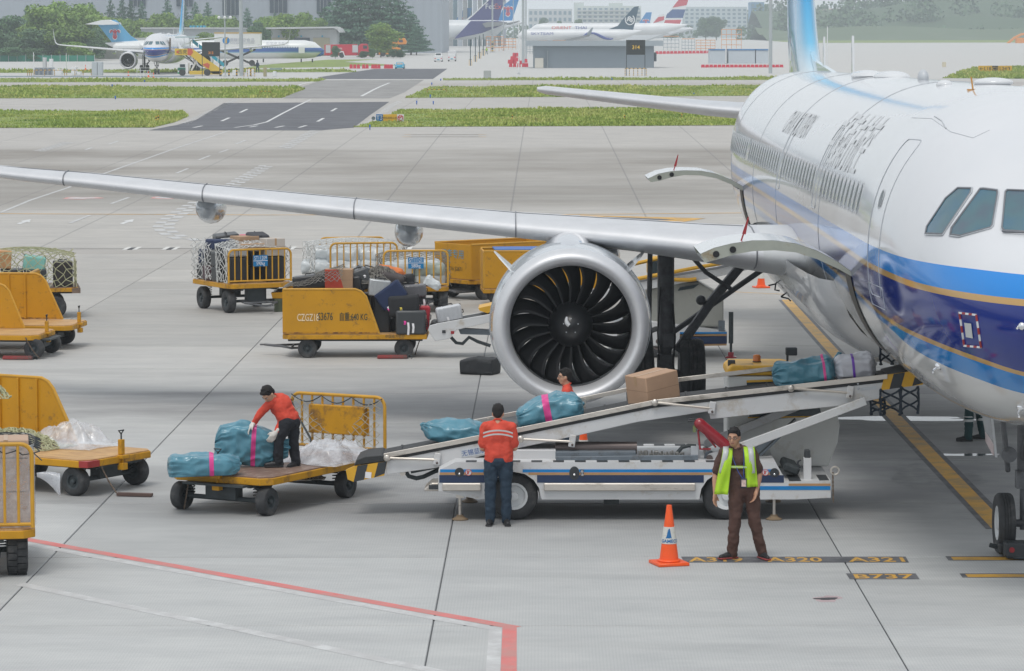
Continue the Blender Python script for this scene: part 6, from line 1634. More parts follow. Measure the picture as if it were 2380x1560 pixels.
def film_mat(name,a,col=(.72,.75,.80)):
 m,nt,b = _nt(name); b.inputs['Base Color'].default_value = rgba(col); b.inputs['Roughness'].default_value = .22
 f = _noise(nt,3.5,5,.7); r = _ramp(nt,f,[(.35,(a *.55,)*3),(.65,(min(1,a *1.35),)*3)]); nt.links.new(r,b.inputs['Alpha'])
 b.inputs['Coat Weight'].default_value = .6
 _bump(nt,b,_noise(nt,9,4,.7),.6,.03)
 return m
M_FILM = film_mat('clear_film',.5); M_FILM2 = film_mat('clear_film_thin',.42)
def heap(label,loc,rz,w,d,h,seed,m=None,name='plastic_film',cat='plastic sheet',n=60,peaks=3):
 rnd = random.Random(seed); pk = [(rnd.uniform(-.32,.32)*w,rnd.uniform(-.25,.25)*d,rnd.uniform(.35,.7)*h,rnd.uniform(.17,.34)) for _ in range(peaks +3)]
 off = Vector((seed,2*seed,0))
 def F(i,j):
  u,v = i / (n -1) * 2 - 1,j / (n -1) * 2 - 1
  k = 1 + .22 * noise.noise(Vector((math.atan2(v,u)*1.3,seed,0)))
  x,y = u * w / 2 * k,v * d / 2 * k
  z = max(hh *math.exp(-(((x -px)/(s *w)) ** 2+((y -py)/(s *d)) ** 2)) for px,py,hh,s in pk)
  ed = max(0,1-max(abs(u),abs(v)) ** 4)
  z = z * ed * 1.25 + abs(fold(Vector((x,y,z))+off,.11,2.3)) * ed ** .5 * (.35+.65*min(1,z /(.3*h)))
  return (x,y,z +.006)
 e = empty(name,loc,rz,label,cat); mb = MB(); mb.grid(F,n,n); mb.build('sheeting',m or M_FILM,e,180,fix=False); return e
heap('crumpled clear film lying against the cage of the flat cart',tuple(ptz(765,1068,.545)),.9,1.25,1.35,.30,3,peaks=4)
heap('thin end of clear film trailing beside the man on the cart',tuple(ptz(600,1072,.545)),1.1,.5,.9,.10,12,M_FILM2,peaks=2)
heap('crumpled clear film on the left cart in front of its yellow panel',tuple(ptz(165,1035,.54)),-.45,1.25,.9,.40,5,peaks=3)
heap('second heap of clear film at the left edge of the left cart',tuple(ptz(40,1010,.54)),-.4,.9,.8,.36,9,peaks=2)
def tangle(label,loc,w,d,h,m,seed,n=150,r=.008,cat='cargo net',name='cargo_net',rz=0):
 rnd = random.Random(seed); e = empty(name,loc,rz,label,cat); mb = MB()
 for k in range(n):
  x,y = rnd.uniform(-1,1),rnd.uniform(-1,1); P = []; a = rnd.uniform(0,6.28)
  for q in range(9):
   a += rnd.uniform(-.5,.5); x += .10 * math.cos(a); y += .13 * math.sin(a)
   rr = min(1,math.hypot(x,y)); x,y = max(-1,min(1,x)),max(-1,min(1,y))
   z = h * max(0,1-rr ** 2.2) * rnd.uniform(.55,1.0) + .01
   P.append((x *w /2,y *d /2,z))
  mb.tube(P,r,4,cap=False)
 mb.build('rope_mass',m,e,None,fix=False,kind='stuff'); return e
tangle('tangled olive cargo net lying on the left cart',tuple(ptz(35,1035,.54)),1.7,.8,.26,M_NETG,4,200,.011,rz=-.5)
tangle('olive net draped over the yellow panel at the left edge',tuple(ptz(-5,925,1.42)),.35,.3,.18,M_NETG,6,40,.011)
tangle('bundled grey net on top of the black cases',P1(812,652,69.9),.85,.7,.24,M_NETD,8,170,.011)
tangle('grey net bundle draped down over the load beside the orange bag',P1(885,657,69.9),.95,.6,.36,M_NETD,9,200,.011,rz=.3)
tangle('grey rope left hanging under the flat cart',tuple(ptz(715,1113,.32)),.5,.3,.08,M_NETD,11,40,.009)
heap('clear film caught under the deck of the flat cart',tuple(pt(655,1118,46.6)),.3,.8,.3,.13,14,peaks=2)
sack('holdall','orange bag tucked behind the bundled grey net','bag',.62,.4,.3,P1(905,655,70.2),(0,.15,0),mat('orange_cloth',(.62,.17,.04),.7,var=.1,bump=.3,bs=14),13,.02,ties=False)
e = empty('cargo_net',(C1[0]-.95,C1[1],1.43),0,'grey cargo net stretched over the left half of the full cart','cargo net')
net_sheet(e,lambda u,v:(-.55+1.25*u,-.78+1.5*v,.02+.48*u *math.sin(math.pi *(.12+.8*v))+.02*math.sin(12*u)),22,22,.006,M_NETD,'netting',seed=2)
def box_load(e,specs,lab):
 pass
R2 = Matrix.Translation((-7.40,81.95,0)) @ Matrix.Rotation(math.radians(-62),4,'Z')
def on(R,x,y,z): return tuple(R @ Vector((x,y,z)))
rz2 = math.radians(-62)
case('hard',(.34,.5,.62),BLK,on(R2,.78,-.50,.73),(0,0,rz2),'tall black case behind the ST11209 cage, left end',handle=False)
case('hard',(.34,.5,.62),BLK,on(R2,.78,.48,.73),(0,0,rz2),'tall black case behind the ST11209 cage, right end',handle=False,tags=((.18,-.1,.3,.1,'b'),))
case('rib',(.34,.52,.20),(.42,.43,.44),on(R2,.78,-.50,1.36),(0,0,rz2),'silver case lying over the black one behind the ST11209 cage',handle=False,wheels=False)
carton((.44,.5,.42),on(R2,.74,.48,1.36),(0,0,rz2),'film-wrapped white box tied with yellow string behind the cage',col=(.50,.46,.42))
carton((.3,.62,.16),on(R2,.7,-.05,1.50),(0,0,rz2),'flat brown cardboard box under the white net')
carton((.5,.55,.2),on(R2,.15,.0,1.62),(0,0,rz2 +.1),'brown cardboard box at the top of the netted load')
case('hard',(.5,.6,.3),BLK,on(R2,-.5,-.2,1.55),(.1,.1,rz2 -.2),'black case rolled over near the back of the netted load')
case('soft',(.45,.5,.3),(.05,.05,.06),on(R2,.1,.35,1.58),(0,.2,rz2),'dark soft bag under the net beside the brown box',handle=False,wheels=False)
case('hard',(.62,.8,.24),NVY,on(R2,-.1,-.42,1.50),(0,0,rz2),'navy blue case lying high under the white net',handle=False)
case('soft',(.6,.6,.16),(.62,.10,.18),on(R2,-.25,.38,1.66),(0,0,rz2),'pink checked bag on top of the netted load',handle=False,wheels=False)
for i,(x,y,z,c) in enumerate(((.25,-.5,.73,BLK),(-.3,-.5,.73,(.05,.01,.02)),(-.8,-.45,.73,BLK),(.25,-.5,1.1,DG),(-.3,-.45,1.1,BLK),(-.8,-.4,1.1,NVY),(.2,.3,.73,BLK),(-.5,.3,.73,BLK),(.2,.3,1.1,BLK),(-.5,.3,1.15,BLK))):
 case('hard',(.5,.68,.36),c,on(R2,x,y,z),(0,0,rz2 +.03*i),'dark case packed under the white net of the ST11209 cart',group='dark cases packed under the white net',handle=False)
e = empty('cargo_net',(-7.40,81.95,.73),rz2,'white cargo net tied over the load of the ST11209 cart','cargo net')
def drape(u,v,hx=1.05,hy=.84,ht=1.04):
 """net hung over a load: v runs across from side to side, u from rear to front"""
 s = (v -.5) * 2; x = -hx + 2 * hx * u; fl = 1.0
 t = abs(s)
 if t < .5: y = hy * 2 * s * .98; z = ht * (1-.10*(2*t) ** 2)
 else: y = math.copysign(hy *(1+.03*math.sin(20*u)),s); z = ht * .9 * (1-(t -.5)*2)
 z *= (.80+.2*math.sin(math.pi *min(1,.2+u *.75))) if t < .5 else 1
 y += .03 * math.sin(17*u +3*s); return (x,y,max(z,-.12))
net_sheet(e,drape,32,50,.008,M_NETW,'netting',seed=5)
def drape_end(u,v):
 return (-1.14-.04*math.sin(9*v),-.9+1.8*v,1.0*u)
net_sheet(e,drape_end,12,20,.009,M_NETW,'netting',seed=6)
M_SACKG = filmy('pale_green_sack',(.36,.42,.38),.4,.2,.06); M_SACKW = filmy('pale_white_sack',(.56,.60,.62),.4,.25,.05)
R3 = Matrix.Translation((-3.22,82.1,0)) @ Matrix.Rotation(math.radians(-84),4,'Z'); rz3 = math.radians(-84)
for i,(x,y,z,mm) in enumerate(((.7,.35,.63,M_SACKW),(.72,.35,.86,M_SACKG),(.1,.35,.63,M_SACKW),(.1,.3,.9,M_SACKW),(.7,-.4,.63,M_SACKG),(.1,-.4,.63,M_SACKW),(-.6,0,.63,M_SACKW),(-.6,0,.9,M_SACKW),(.72,-.38,.88,M_SACKW))):
 sack('sack','pale wrapped sack stacked in the ST11121 cart','sack',.8,.66,.3,on(R3,x,y,z),(0,0,rz3 +math.pi /2),mm,20+i,.025,.12,.12,group='pale sacks in the ST11121 cart',nt=34,na=32,ties=False)
sack('sack','knotted pale plastic bag hanging off the corner of the ST11121 cart','sack',.42,.2,.22,P1(1000,668,80.7),(0,.5,0),M_SACKW,40,.03,.3,.2)
e = empty('cargo_net',on(R3,0,0,.63),rz3,'dark net sagging over the sacks of the ST11121 cart','cargo net')
net_sheet(e,lambda u,v:drape(u,v,1.12,.82,.80),20,30,.007,M_NETD,'netting',seed=8)
R4 = Matrix.Translation((-4.75,85.4,0)) @ Matrix.Rotation(math.radians(-80),4,'Z'); rz4 = math.radians(-80)
for i,(x,y,z) in enumerate(((.7,-.4,.64),(.7,.4,.64),(0,-.4,.64),(0,.4,.64),(-.7,0,.64),(.3,-.4,.95),(.3,.4,.95),(-.5,0,.98),(.2,-.75,.64),(-.2,-.7,.98),(-.3,-1.0,.62))):
 sack('sack','white sack netted into the square cage cart','sack',.85,.75,.36,on(R4,x,y,z),(0,0,rz4 +1.3),M_SACKW,50+i,.025,.12,.12,group='white sacks in the square cage cart',nt=34,na=32,ties=False)
e = empty('cargo_net',on(R4,0,-.1,.63),rz4,'white net stretched over the square cage cart and down its left side','cargo net')
net_sheet(e,lambda u,v:drape(u,v,1.25,1.15,.92),26,40,.009,M_NETW,'netting',seed=9)
R9 = Matrix.Translation((-12.7,79.9,0)) @ Matrix.Rotation(math.radians(10),4,'Z'); rz9 = math.radians(10)
case('hard',(.46,.5,.60),(.035,.03,.03),on(R9,1.15,-.45,.75),(0,0,rz9),'dark brown case at the end of the netted left load',handle=True)
case('hard',(.52,.6,.36),(.25,.55,.50),on(R9,.45,-.4,1.12),(0,.15,rz9),'mint green case under the olive net',handle=False)
carton((.55,.6,.42),on(R9,-.35,-.35,1.20),(0,.06,rz9),'orange-brown carton on top of the netted left load',col=(.55,.30,.14))
carton((.7,.6,.3),on(R9,-1.0,-.3,1.15),(0,-.1,rz9),'pale carton at the left of the netted left load',col=(.5,.42,.34))
for i,(x,z) in enumerate(((.5,.75),(-.05,.75),(-.6,.75),(-1.2,.75))):
 case('hard',(.52,.7,.42),BLK if i % 2 else DG,on(R9,x,-.4,z),(0,0,rz9),'dark case low under the olive net',group='dark cases low under the olive net',handle=False)
e = empty('cargo_net',on(R9,0,0,.75),rz9,'olive net over the load behind the empty yellow carts','cargo net')
net_sheet(e,lambda u,v:(lambda p:(p[0]*1.0,p[1],p[2]*(.62+.33*math.sin(math.pi *min(1,.95-u *.62+.02)))))(drape(u,v,1.45,.85,1.0)),26,34,.010,M_NETG,'netting',seed=11)
net_sheet(e,lambda u,v:(1.46,-.85+1.7*v,.62*u),8,18,.010,M_NETG,'netting',seed=12)
R11 = Matrix.Translation((-7.22,41.3,0)) @ Matrix.Rotation(math.radians(-81),4,'Z'); rz11 = math.radians(-81)
for i,(y,z,h) in enumerate(((.52,.61,.42),(.52,1.04,.40),(-.05,.61,.42),(-.05,1.04,.40),(.52,1.45,.22),(-.05,1.45,.18))):
 carton((.6,.55,h),on(R11,.78,y,z),(0,0,rz11),'film-wrapped cardboard box inside the near left cage',col=(.46,.32,.23),group='film-wrapped boxes inside the near left cage')
for i,(y,z) in enumerate(((.5,.61),(-.05,.61),(.5,1.04),(-.05,1.04))):
 carton((.6,.55,.42),on(R11,.1,y,z),(0,0,rz11),'film-wrapped cardboard box inside the near left cage',col=(.46,.32,.23),group='film-wrapped boxes inside the near left cage')
e = empty('plastic_film',on(R11,.45,.25,.61),rz11,'clear film wrapped round the boxes in the near left cage','plastic sheet')
mb = MB();
def wrapf(i,j):
 a = 2 * math.pi * j / 60; c,s = math.cos(a),math.sin(a); z = 1.0 * i / 16
 p = Vector((math.copysign(abs(c) ** .25,c)*.68,math.copysign(abs(s) ** .25,s)*.60,z)); return p + Vector((c,s,0)) * (.012+abs(fold(p,.02,3)))
mb.grid(wrapf,17,60,wrapv=True); mb.build('sheeting',M_FILM2,e,180,fix=False)
mb = MB(); q = Vector((.55,.64,.62));
def knotf(i,j):
 t = i / 10; a = 2 * math.pi * j / 16; r = .03 + .13 * t ** 1.3 * (1+.2*math.sin(3*a)); return (q.x +r *math.cos(a)*.6,q.y +.28*t,q.z -.12*t *t +r *math.sin(a)*.9)
mb.grid(knotf,11,16,wrapv=True); mb.build('film_knot',M_FILM,e,180,fix=False)
e = empty('cargo_net',on(R11,.45,.2,1.60),rz11,'dark green net lying over the boxes in the near left cage','cargo net')
net_sheet(e,lambda u,v:(-.7+1.5*u,-.75+1.5*v,.06+.04*math.sin(7*v)-.16*(2*v -1) ** 4-.10*max(0,u -.8)*5),14,14,.008,M_CHAS,'netting',seed=14)
for (tx,tz,c_) in ((-.15,1.30,'b'),(-.35,1.25,'w')):
 mb = MB(); q = Vector(on(R11,1.30,-tx *0+.60+tx,tz)); mb.box(tuple(q),(.06,.01,.12)); tt = mb.build('hang_tag',mat('tag_cyan',(.02,.45,.65),.5) if c_ == 'b' else M_PAPER,None,None,label='cyan tag hanging on the near left cage' if c_ == 'b' else 'white tag hanging on the near left cage',category='tag') if False else None
e = empty('tool_box',tuple(gp(648,724)),0,'olive box with a yellow tray standing left of the full cart','tool box')
mb = MB(); mb.box((0,0,.16),(.2,.3,.32)); mb.build('olive_box',mat('olive_paint',(.06,.075,.04),.6),e,None,.01)
mb = MB(); mb.box((-.02,0,.40),(.24,.3,.14),None,0,1.25); mb.build('yellow_tray',M_YP2,e,None)
# ================================================================ people
M_SKIN = mat('skin',(.56,.33,.22),.5,var=.08,vs=9,subs=.05)
M_SKIN2 = mat('skin_tanned',(.46,.25,.16),.5,var=.08,vs=9,subs=.05)
M_HAIR = mat('black_hair',(.014,.012,.012),.7,var=.3,vs=20,bump=.6,bs=120)
M_HAIR.node_tree.nodes['Principled BSDF'].inputs['Specular IOR Level'].default_value = .35
M_SHIRT = mat('orange_shirt',(.62,.065,.035),.75,var=.10,vs=4,bump=.25,bs=14)
M_BROWN = mat('brown_uniform',(.075,.036,.027),.8,var=.12,vs=4,bump=.3,bs=14)
M_JEAN = mat('dark_blue_trousers',(.016,.035,.06),.85,var=.18,vs=5,bump=.3,bs=14)
M_BLKT = mat('black_trousers',(.012,.014,.02),.85,var=.15,vs=5,bump=.3,bs=14)
M_SHOE = mat('black_shoe',(.014,.014,.016),.5)
M_VIS = mat('lime_vest',(.40,.66,.02),.6,var=.08,vs=5,bump=.2,bs=12)
M_REFL = mat('reflective_tape',(.50,.52,.52),.35)
M_GLOVE = mat('white_glove',(.62,.60,.56),.8,bump=.3,bs=40)
_tex = bpy.data.textures.new('cloth_folds','CLOUDS'); _tex.noise_scale = .085; _tex.noise_depth = 3
def organic(name,parts,m,parent,voxel=.012,smooth=5,folds=0.0):
 """one continuous surface grown over joints: parts are (a, ra, b, rb) limbs or (centre, radii, euler) masses"""
 from mathutils import Euler
 mb = MB()
 for p in parts:
  if len(p) == 4:
   a,ra,b2,rb = p; a,b2 = Vector(a),Vector(b2); n = max(2,int((b2 -a).length /.05)+1)
   mb.cyl(a,b2,ra,rb,14); mb.ball(a,ra,14,9); mb.ball(b2,rb,14,9)
  else: mb.ball(p[0],p[1],16,11,rot=Euler(p[2]) if len(p)>2 and p[2] else None)
 me = mb.mesh(name,m,180,True); o = bpy.data.objects.new(name,me); COL.objects.link(o); o.parent = parent
 r = o.modifiers.new('skin','REMESH'); r.mode = 'VOXEL'; r.voxel_size = voxel; r.use_smooth_shade = True
 if smooth: s = o.modifiers.new('smooth','SMOOTH'); s.iterations = smooth; s.factor = .5
 if folds:
  d = o.modifiers.new('folds','DISPLACE'); d.texture = _tex; d.strength = folds; d.mid_level = .5; d.texture_coords = 'LOCAL'
 return o
def lerp(a,b2,t): return Vector(a).lerp(Vector(b2),t)
def hand(w,dirv,palm_n,curl=.5,side=1,s=1.0):
 """palm and five separate bent fingers from the wrist w, pointing along dirv, thumb on one side"""
 d = Vector(dirv).normalized(); n = Vector(palm_n); n = (n -d *n.dot(d)).normalized(); t = d.cross(n) * side
 w = Vector(w); out = [(w,.026*s,w +d *.03*s,.028*s)]
 c = w + d * .055 * s
 for k in range(4):
  off = t * ((1.5-k)*.0205*s); base = w + d * .085 * s + off; L_ = (.070,.078,.072,.056)[k] * s
  out.append((w +d *.02*s +off *.7,.017*s,base,.0135*s))
  p = base; dd = d.copy()
  for q in range(3):
   dd = (dd +n *curl *(.35+.25*q)).normalized(); p2 = p + dd * L_ * (.45,.32,.25)[q]; out.append((p,(.0105,.0095,.0085)[q]*s,p2,(.0095,.0085,.0075)[q]*s)); p = p2
 b_ = w + d * .025 * s + t * .026 * s; m_ = b_ + (d *.8+t *.75+n *.3).normalized() * .042 * s; e_ = m_ + (d *1.0+t *.15+n *.5).normalized() * .032 * s
 out += [(b_,.015*s,m_,.012*s),(m_,.0115*s,e_,.009*s)]
 return out
def head_parts(c,yaw,pitch=0.0,s=1.0):
 """skull, jaw, nose, ears; yaw 0 looks to -y"""
 R = Matrix.Rotation(yaw,3,'Z') @ Matrix.Rotation(pitch,3,'X'); c = Vector(c); eu = R.to_euler()
 P = lambda x,y,z: c + R @ Vector((x *s,y *s,z *s))
 return [(P(0,.012,.03),(.074*s,.092*s,.085*s),eu),(P(0,-.012,-.02),(.062*s,.072*s,.08*s),eu),(P(0,-.03,-.075),(.045*s,.048*s,.035*s),eu),
   (P(0,-.085,.02),.012*s,P(0,-.102,-.018),.014*s),(P(0,-.075,-.055),(.024*s,.018*s,.012*s),eu),
   (P(-.075,.005,-.005),(.010*s,.020*s,.032*s),eu),(P(.075,.005,-.005),(.010*s,.020*s,.032*s),eu),
   (P(0,-.07,.035),(.05*s,.02*s,.012*s),eu)],P,R
def face(P,R,parent,glasses=False,s=1.0):
 dk = mat('eye_dark',(.015,.012,.012),.3); wh = mat('eye_white',(.55,.52,.5),.3); lp = mat('lip',(.30,.10,.08),.5)
 for sx in (-1,1):
  mb = MB(); mb.ball(P(sx *.03,-.078,.012),(.010*s,.008*s,.0055*s),10,7); e = mb.build('eye',wh,parent,180)
  mb = MB(); mb.ball(P(sx *.03,-.086,.012),.0055*s,8,6); mb.build('pupil',dk,e,180)
  mb = MB(); mb.tube([P(sx *.014,-.086,.030),P(sx *.032,-.086,.036),P(sx *.050,-.074,.031)],.004*s,5); mb.build('eyebrow',M_HAIR,parent)
 mb = MB(); mb.tube([P(-.022,-.085,-.052),P(0,-.094,-.050),P(.022,-.085,-.052)],.0042*s,6); mb.build('mouth',lp,parent)
 if glasses:
  mb = MB()
  for sx in (-1,1):
   q = [P(sx *.032+.024*math.cos(t),-.098,.010+.015*math.sin(t)) for t in np.linspace(0,6.283,15)[:-1]]; mb.tube(q,.0014*s,4,closed=True)
   mb.tube([P(sx *.056,-.095,.014),P(sx *.074,-.05,.014),P(sx *.078,.01,.008)],.0022*s,5)
  mb.tube([P(-.008,-.1,.013),P(.008,-.1,.013)],.002*s,5); mb.build('spectacles',mat('spectacle_frame',(.05,.05,.055),.3,metal=.5),parent,kind='stuff')
def hair(P,R,parent,s=1.0,fringe=.06,back=.0,seed=1):
 rnd = random.Random(seed); eu = R.to_euler()
 parts = [(P(0,.024,.044),(.084*s,.094*s,.090*s),eu),(P(0,-.045,.098),(.058*s,.036*s,.024*s),eu),(P(0,.055,-.01),(.066*s,.055*s,.065*s),eu)]
 for k in range(26):
  a = rnd.uniform(0,6.28); r = rnd.uniform(.2,1); x,y = .07 * r * math.cos(a),.02 + .08 * r * math.sin(a); z = .05 + .08 * math.sqrt(max(0,1-r *r *.8))
  parts.append((P(x,y,z -.01),.013*s,P(x *1.1+rnd.uniform(-.01,.01),y *1.1-.012,z +.012),.006*s))
 organic('hair',parts,M_HAIR,parent,.009,1)
def shoe(parent,ankle,toe_dir,sole=None,s=1.0,name='shoe',m=None):
 a = Vector(ankle); d = Vector(toe_dir).normalized(); f = a.copy(); zb = a.z - .085
 o = organic(name,[((f.x -d.x *.04,f.y -d.y *.04,zb +.045),.042*s,(f.x +d.x *.09,f.y +d.y *.09,zb +.043),.042*s),((f.x +d.x *.09,f.y +d.y *.09,zb +.04),.04*s,(f.x +d.x *.175,f.y +d.y *.175,zb +.033),.030*s),(f -d *.02,.042,(f.x,f.y,f.z +.03),.04)],m or M_SHOE,parent,.011,3)
 mb = MB(); ang = math.atan2(d.y,d.x); mb.at((f.x +d.x *.065,f.y +d.y *.065,zb +.012),(0,0,ang)); mb.box((0,0,0),(.27,.086,.022)); mb.T = Matrix.Identity(4); mb.build('sole',sole or M_SHOE,o,None,.008,2)
def limb(a,b2,r0,r1,bulge=0.0,k=.35):
 m_ = lerp(a,b2,k); rm = r0 + (r1 -r0) * k + bulge; return [(a,r0,m_,rm),(m_,rm,b2,r1)]
def person(label,loc,J,skin,shirt,trousers,sleeves,yaw,pitch,glasses=False,torso_yaw=0.0,hem=None,s=1.0,gloves=(),hands=None,shoe_dirs=((0,-1,0),(0,-1,0)),sole=None,seed=1,stripes=None,hair_s=1.0):
 """J: joints in metres from loc: head, neck, chest, pelvis, shL, shR, elL, elR, wrL, wrR, hipL, hipR, knL, knR, anL, anR"""
 e = empty('person',loc,0,label,'person'); V = {k:Vector(v) for k,v in J.items()}
 hp,P,R = head_parts(V['head'],yaw,pitch,s)
 body = list(hp) + [(V['neck'],.056,V['head']-Vector((0,0,.04))+R @ Vector((0,.02,0)),.052),(V['chest'],(.11,.08,.13)),(V['pelvis'],(.11,.08,.09)),(V['chest'],.08,V['pelvis'],.08),(V['neck'],.05,V['chest'],.09)]
 for S in 'LR':
  body += limb(V['sh'+S],V['el'+S],.048,.038,.004) + limb(V['el'+S],V['wr'+S],.040,.026,.006,.3) + [(V['neck']+Vector((0,0,-.04)),.045,V['sh'+S],.05)]
  body += limb(V['hip'+S],V['kn'+S],.075,.052,.006) + limb(V['kn'+S],V['an'+S],.05,.036,.008,.3)
  if S not in gloves and hands: body += hand(V['wr'+S],hands[S][0],hands[S][1],hands[S][2],hands[S][3],s)
 B = organic('body',body,skin,e,.0095,2)
 ax = (V['shR']-V['shL']); axn = ax.normalized(); up = (V['chest']-V['pelvis']).normalized()
 hz = hem if hem is not None else .0
 hb = V['pelvis'] + up * (hz +.03)
 sh = [(V['chest']+axn *x_,.10,hb +axn *x_ *1.05,.10+.008*abs(x_)*10) for x_ in (-.085,0,.085)] + [(V['chest'],(.165,.125,.17),(0,0,torso_yaw)),(lerp(V['chest'],V['pelvis'],.5),(.150,.120,.15),(0,0,torso_yaw)),(lerp(V['chest'],hb,.8),(.165,.125,.12),(0,0,torso_yaw)),
   (V['shL']+Vector((0,0,-.01)),.068,V['shR']+Vector((0,0,-.01)),.068),(V['neck']-Vector((0,0,.035)),.07,V['chest'],.13),(lerp(V['neck'],V['shL'],.3),.06,V['shL'],.066),(lerp(V['neck'],V['shR'],.3),.06,V['shR'],.066)]
 for S in 'LR':
  if sleeves == 'long': sh += limb(V['sh'+S],V['el'+S],.070,.056) + limb(V['el'+S],lerp(V['el'+S],V['wr'+S],.93),.056,.042)
  else: sh += [(V['sh'+S],.070,lerp(V['sh'+S],V['el'+S],.80),.066)]
 T = organic('shirt',sh,shirt,e,.011,3,.034)
 mb = MB(); c = V['neck'] + Vector((0,-.0,.012)); mb.tube([c +R @ Vector((.062*math.sin(t),-.058*math.cos(t),.012-.02*math.cos(t))) for t in np.linspace(.35,5.93,14)],.014,6); mb.build('collar',shirt,T)
 tr = [(V['pelvis']+Vector((0,0,-.02)),(.150,.118,.12),(0,0,torso_yaw)),(V['hipL'],.1,V['hipR'],.1)]
 for S in 'LR':
  tr += limb(V['hip'+S],V['kn'+S],.102,.076,.004) + limb(V['kn'+S],V['an'+S]+Vector((0,0,-.02)),.078,.066,.0)
 organic('trousers',tr,trousers,e,.011,3,.036)
 hair(P,R,e,s *hair_s,seed=seed); face(P,R,e,glasses,s)
 for S,d in zip('LR',shoe_dirs): shoe(e,V['an'+S],d,sole)
 for S in gloves:
  organic('glove',hand(V['wr'+S],hands[S][0],hands[S][1],hands[S][2],hands[S][3],1.2)+[(V['wr'+S]-Vector(hands[S][0]).normalized()*.04,.034,V['wr'+S]+Vector(hands[S][0]).normalized()*.06,.036)],M_GLOVE,e,.010,2)
 return e,V,P,R,T
# --- the supervisor in brown, facing the camera
loc = (2.53,41.68,0)
e,V,P,R,T = person('man in brown uniform and open lime vest standing right of the orange cone',loc,
 dict(head=(-.15,-.02,1.535),neck=(-.115,.01,1.40),chest=(-.09,.01,1.22),pelvis=(-.02,.01,.92),shL=(-.285,.02,1.335),shR=(.08,.02,1.345),elL=(-.375,.03,1.06),elR=(.175,.04,1.07),
   wrL=(-.385,-.06,.83),wrR=(.13,-.08,.86),hipL=(-.11,.01,.88),hipR=(.075,.01,.88),knL=(-.135,-.02,.47),knR=(.115,-.02,.47),anL=(-.165,.02,.09),anR=(.21,.02,.09)),
 M_SKIN2,M_BROWN,M_BROWN,'short',.30*-1,.10,glasses=True,hem=-.07,hands={'L':((-.05,-.15,-1),(.3,-.2,0),.45,-1),'R':((-.35,-.25,-1),(-.6,-.2,0),.6,1)},
 shoe_dirs=((-.85,-.55,0),(.35,-.95,0)),sole=mat('shoe_sole_red',(.28,.05,.05),.6),seed=4)
def shell_over(V,pts,m,name,parent,th=.012):
 mb = MB(); n = len(pts); mb.grid(lambda i,j:pts[i][j],n,len(pts[0])); o = mb.build(name,m,parent,180,fix=False)
 s = o.modifiers.new('thickness','SOLIDIFY'); s.thickness = th; s.offset = 0; return o
def vest_side(sg,top,bot,flare,xsh=-.1):
 """front panel of the open vest, hanging from the shoulder"""
 rows = []
 for i in range(13):
  t = i / 12; z = top[2] + (bot[2]-top[2]) * t; row = []
  for j in range(7):
   u = j / 6
   x = (top[0]+(top[1]-top[0])*u) * (1-t) + (bot[0]+(bot[1]-bot[0])*u) * t
   y = -.135 - .035 * math.sin(math.pi *min(1,t *1.3+.1)) + .03 * math.sin(u *7+t *4) * t + flare * t * (-.03) + (abs(u -(0 if sg <0 else 1))<.2) * .05
   if i == 0: y = -.02
   elif i == 1: y = -.085
   row.append((x,y,z))
  rows.append(row)
 return rows
vl = shell_over(V,vest_side(-1,(-.285,-.165,1.415),(-.40,-.235,.84),1),M_VIS,'vest_front',e)
vr = shell_over(V,vest_side(1,(-.03,.105,1.42),(.0,.145,.93),0),M_VIS,'vest_front',e)
for o_,x0,x1 in ((vl,(-.285,-.215),(-.345,-.29)),(vr,(.02,.085),(.045,.1))):
 rows = [[(x0[0]+(x1[0]-x0[0])*t +(x0[1]-x0[0])*u,-.145-.04*math.sin(math.pi *min(1,t +.1)) if t >.05 else -.03,1.425-.32*t) for u in (0,.5,1)] for t in np.linspace(0,1,8)]
 shell_over(V,rows,M_REFL,'reflective_band',o_,.006)
mb = MB(); mb.grid(lambda i,j:(-.275+.35*i /10 ,-.150-.02*math.sin(math.pi *i /10),1.175+.03*j -.008*i /10),11,2); vb = mb.build('chest_band',M_VIS,e,60,fix=False)
mb = MB(); mb.grid(lambda i,j:(-.275+.35*i /10,-.153-.02*math.sin(math.pi *i /10),1.185+.009*j -.008*i /10),11,2); mb.build('reflective_band',M_REFL,vb,60,fix=False)
mb = MB(); mb.tube([(-.19,-.05,1.40),(-.165,-.15,1.28),(-.10,-.175,1.12),(-.045,-.18,1.04)],.006,5); mb.tube([(-.03,-.05,1.40),(-.03,-.15,1.28),(-.035,-.175,1.12),(-.03,-.18,1.04)],.006,5); ln = mb.build('lanyard',mat('lanyard_blue',(.02,.06,.25),.6),e,kind='stuff')
mb = MB(); mb.box((-.035,-.185,.985),(.075,.01,.12)); bd = mb.build('badge_holder',mat('badge_navy',(.01,.02,.05),.5),ln,None,.004)
mb = MB(); mb.box((-.035,-.192,.985),(.055,.004,.085)); mb.build('badge_card',mat('badge_card',(.6,.45,.40),.4,var=.3,vs=30),bd,None)
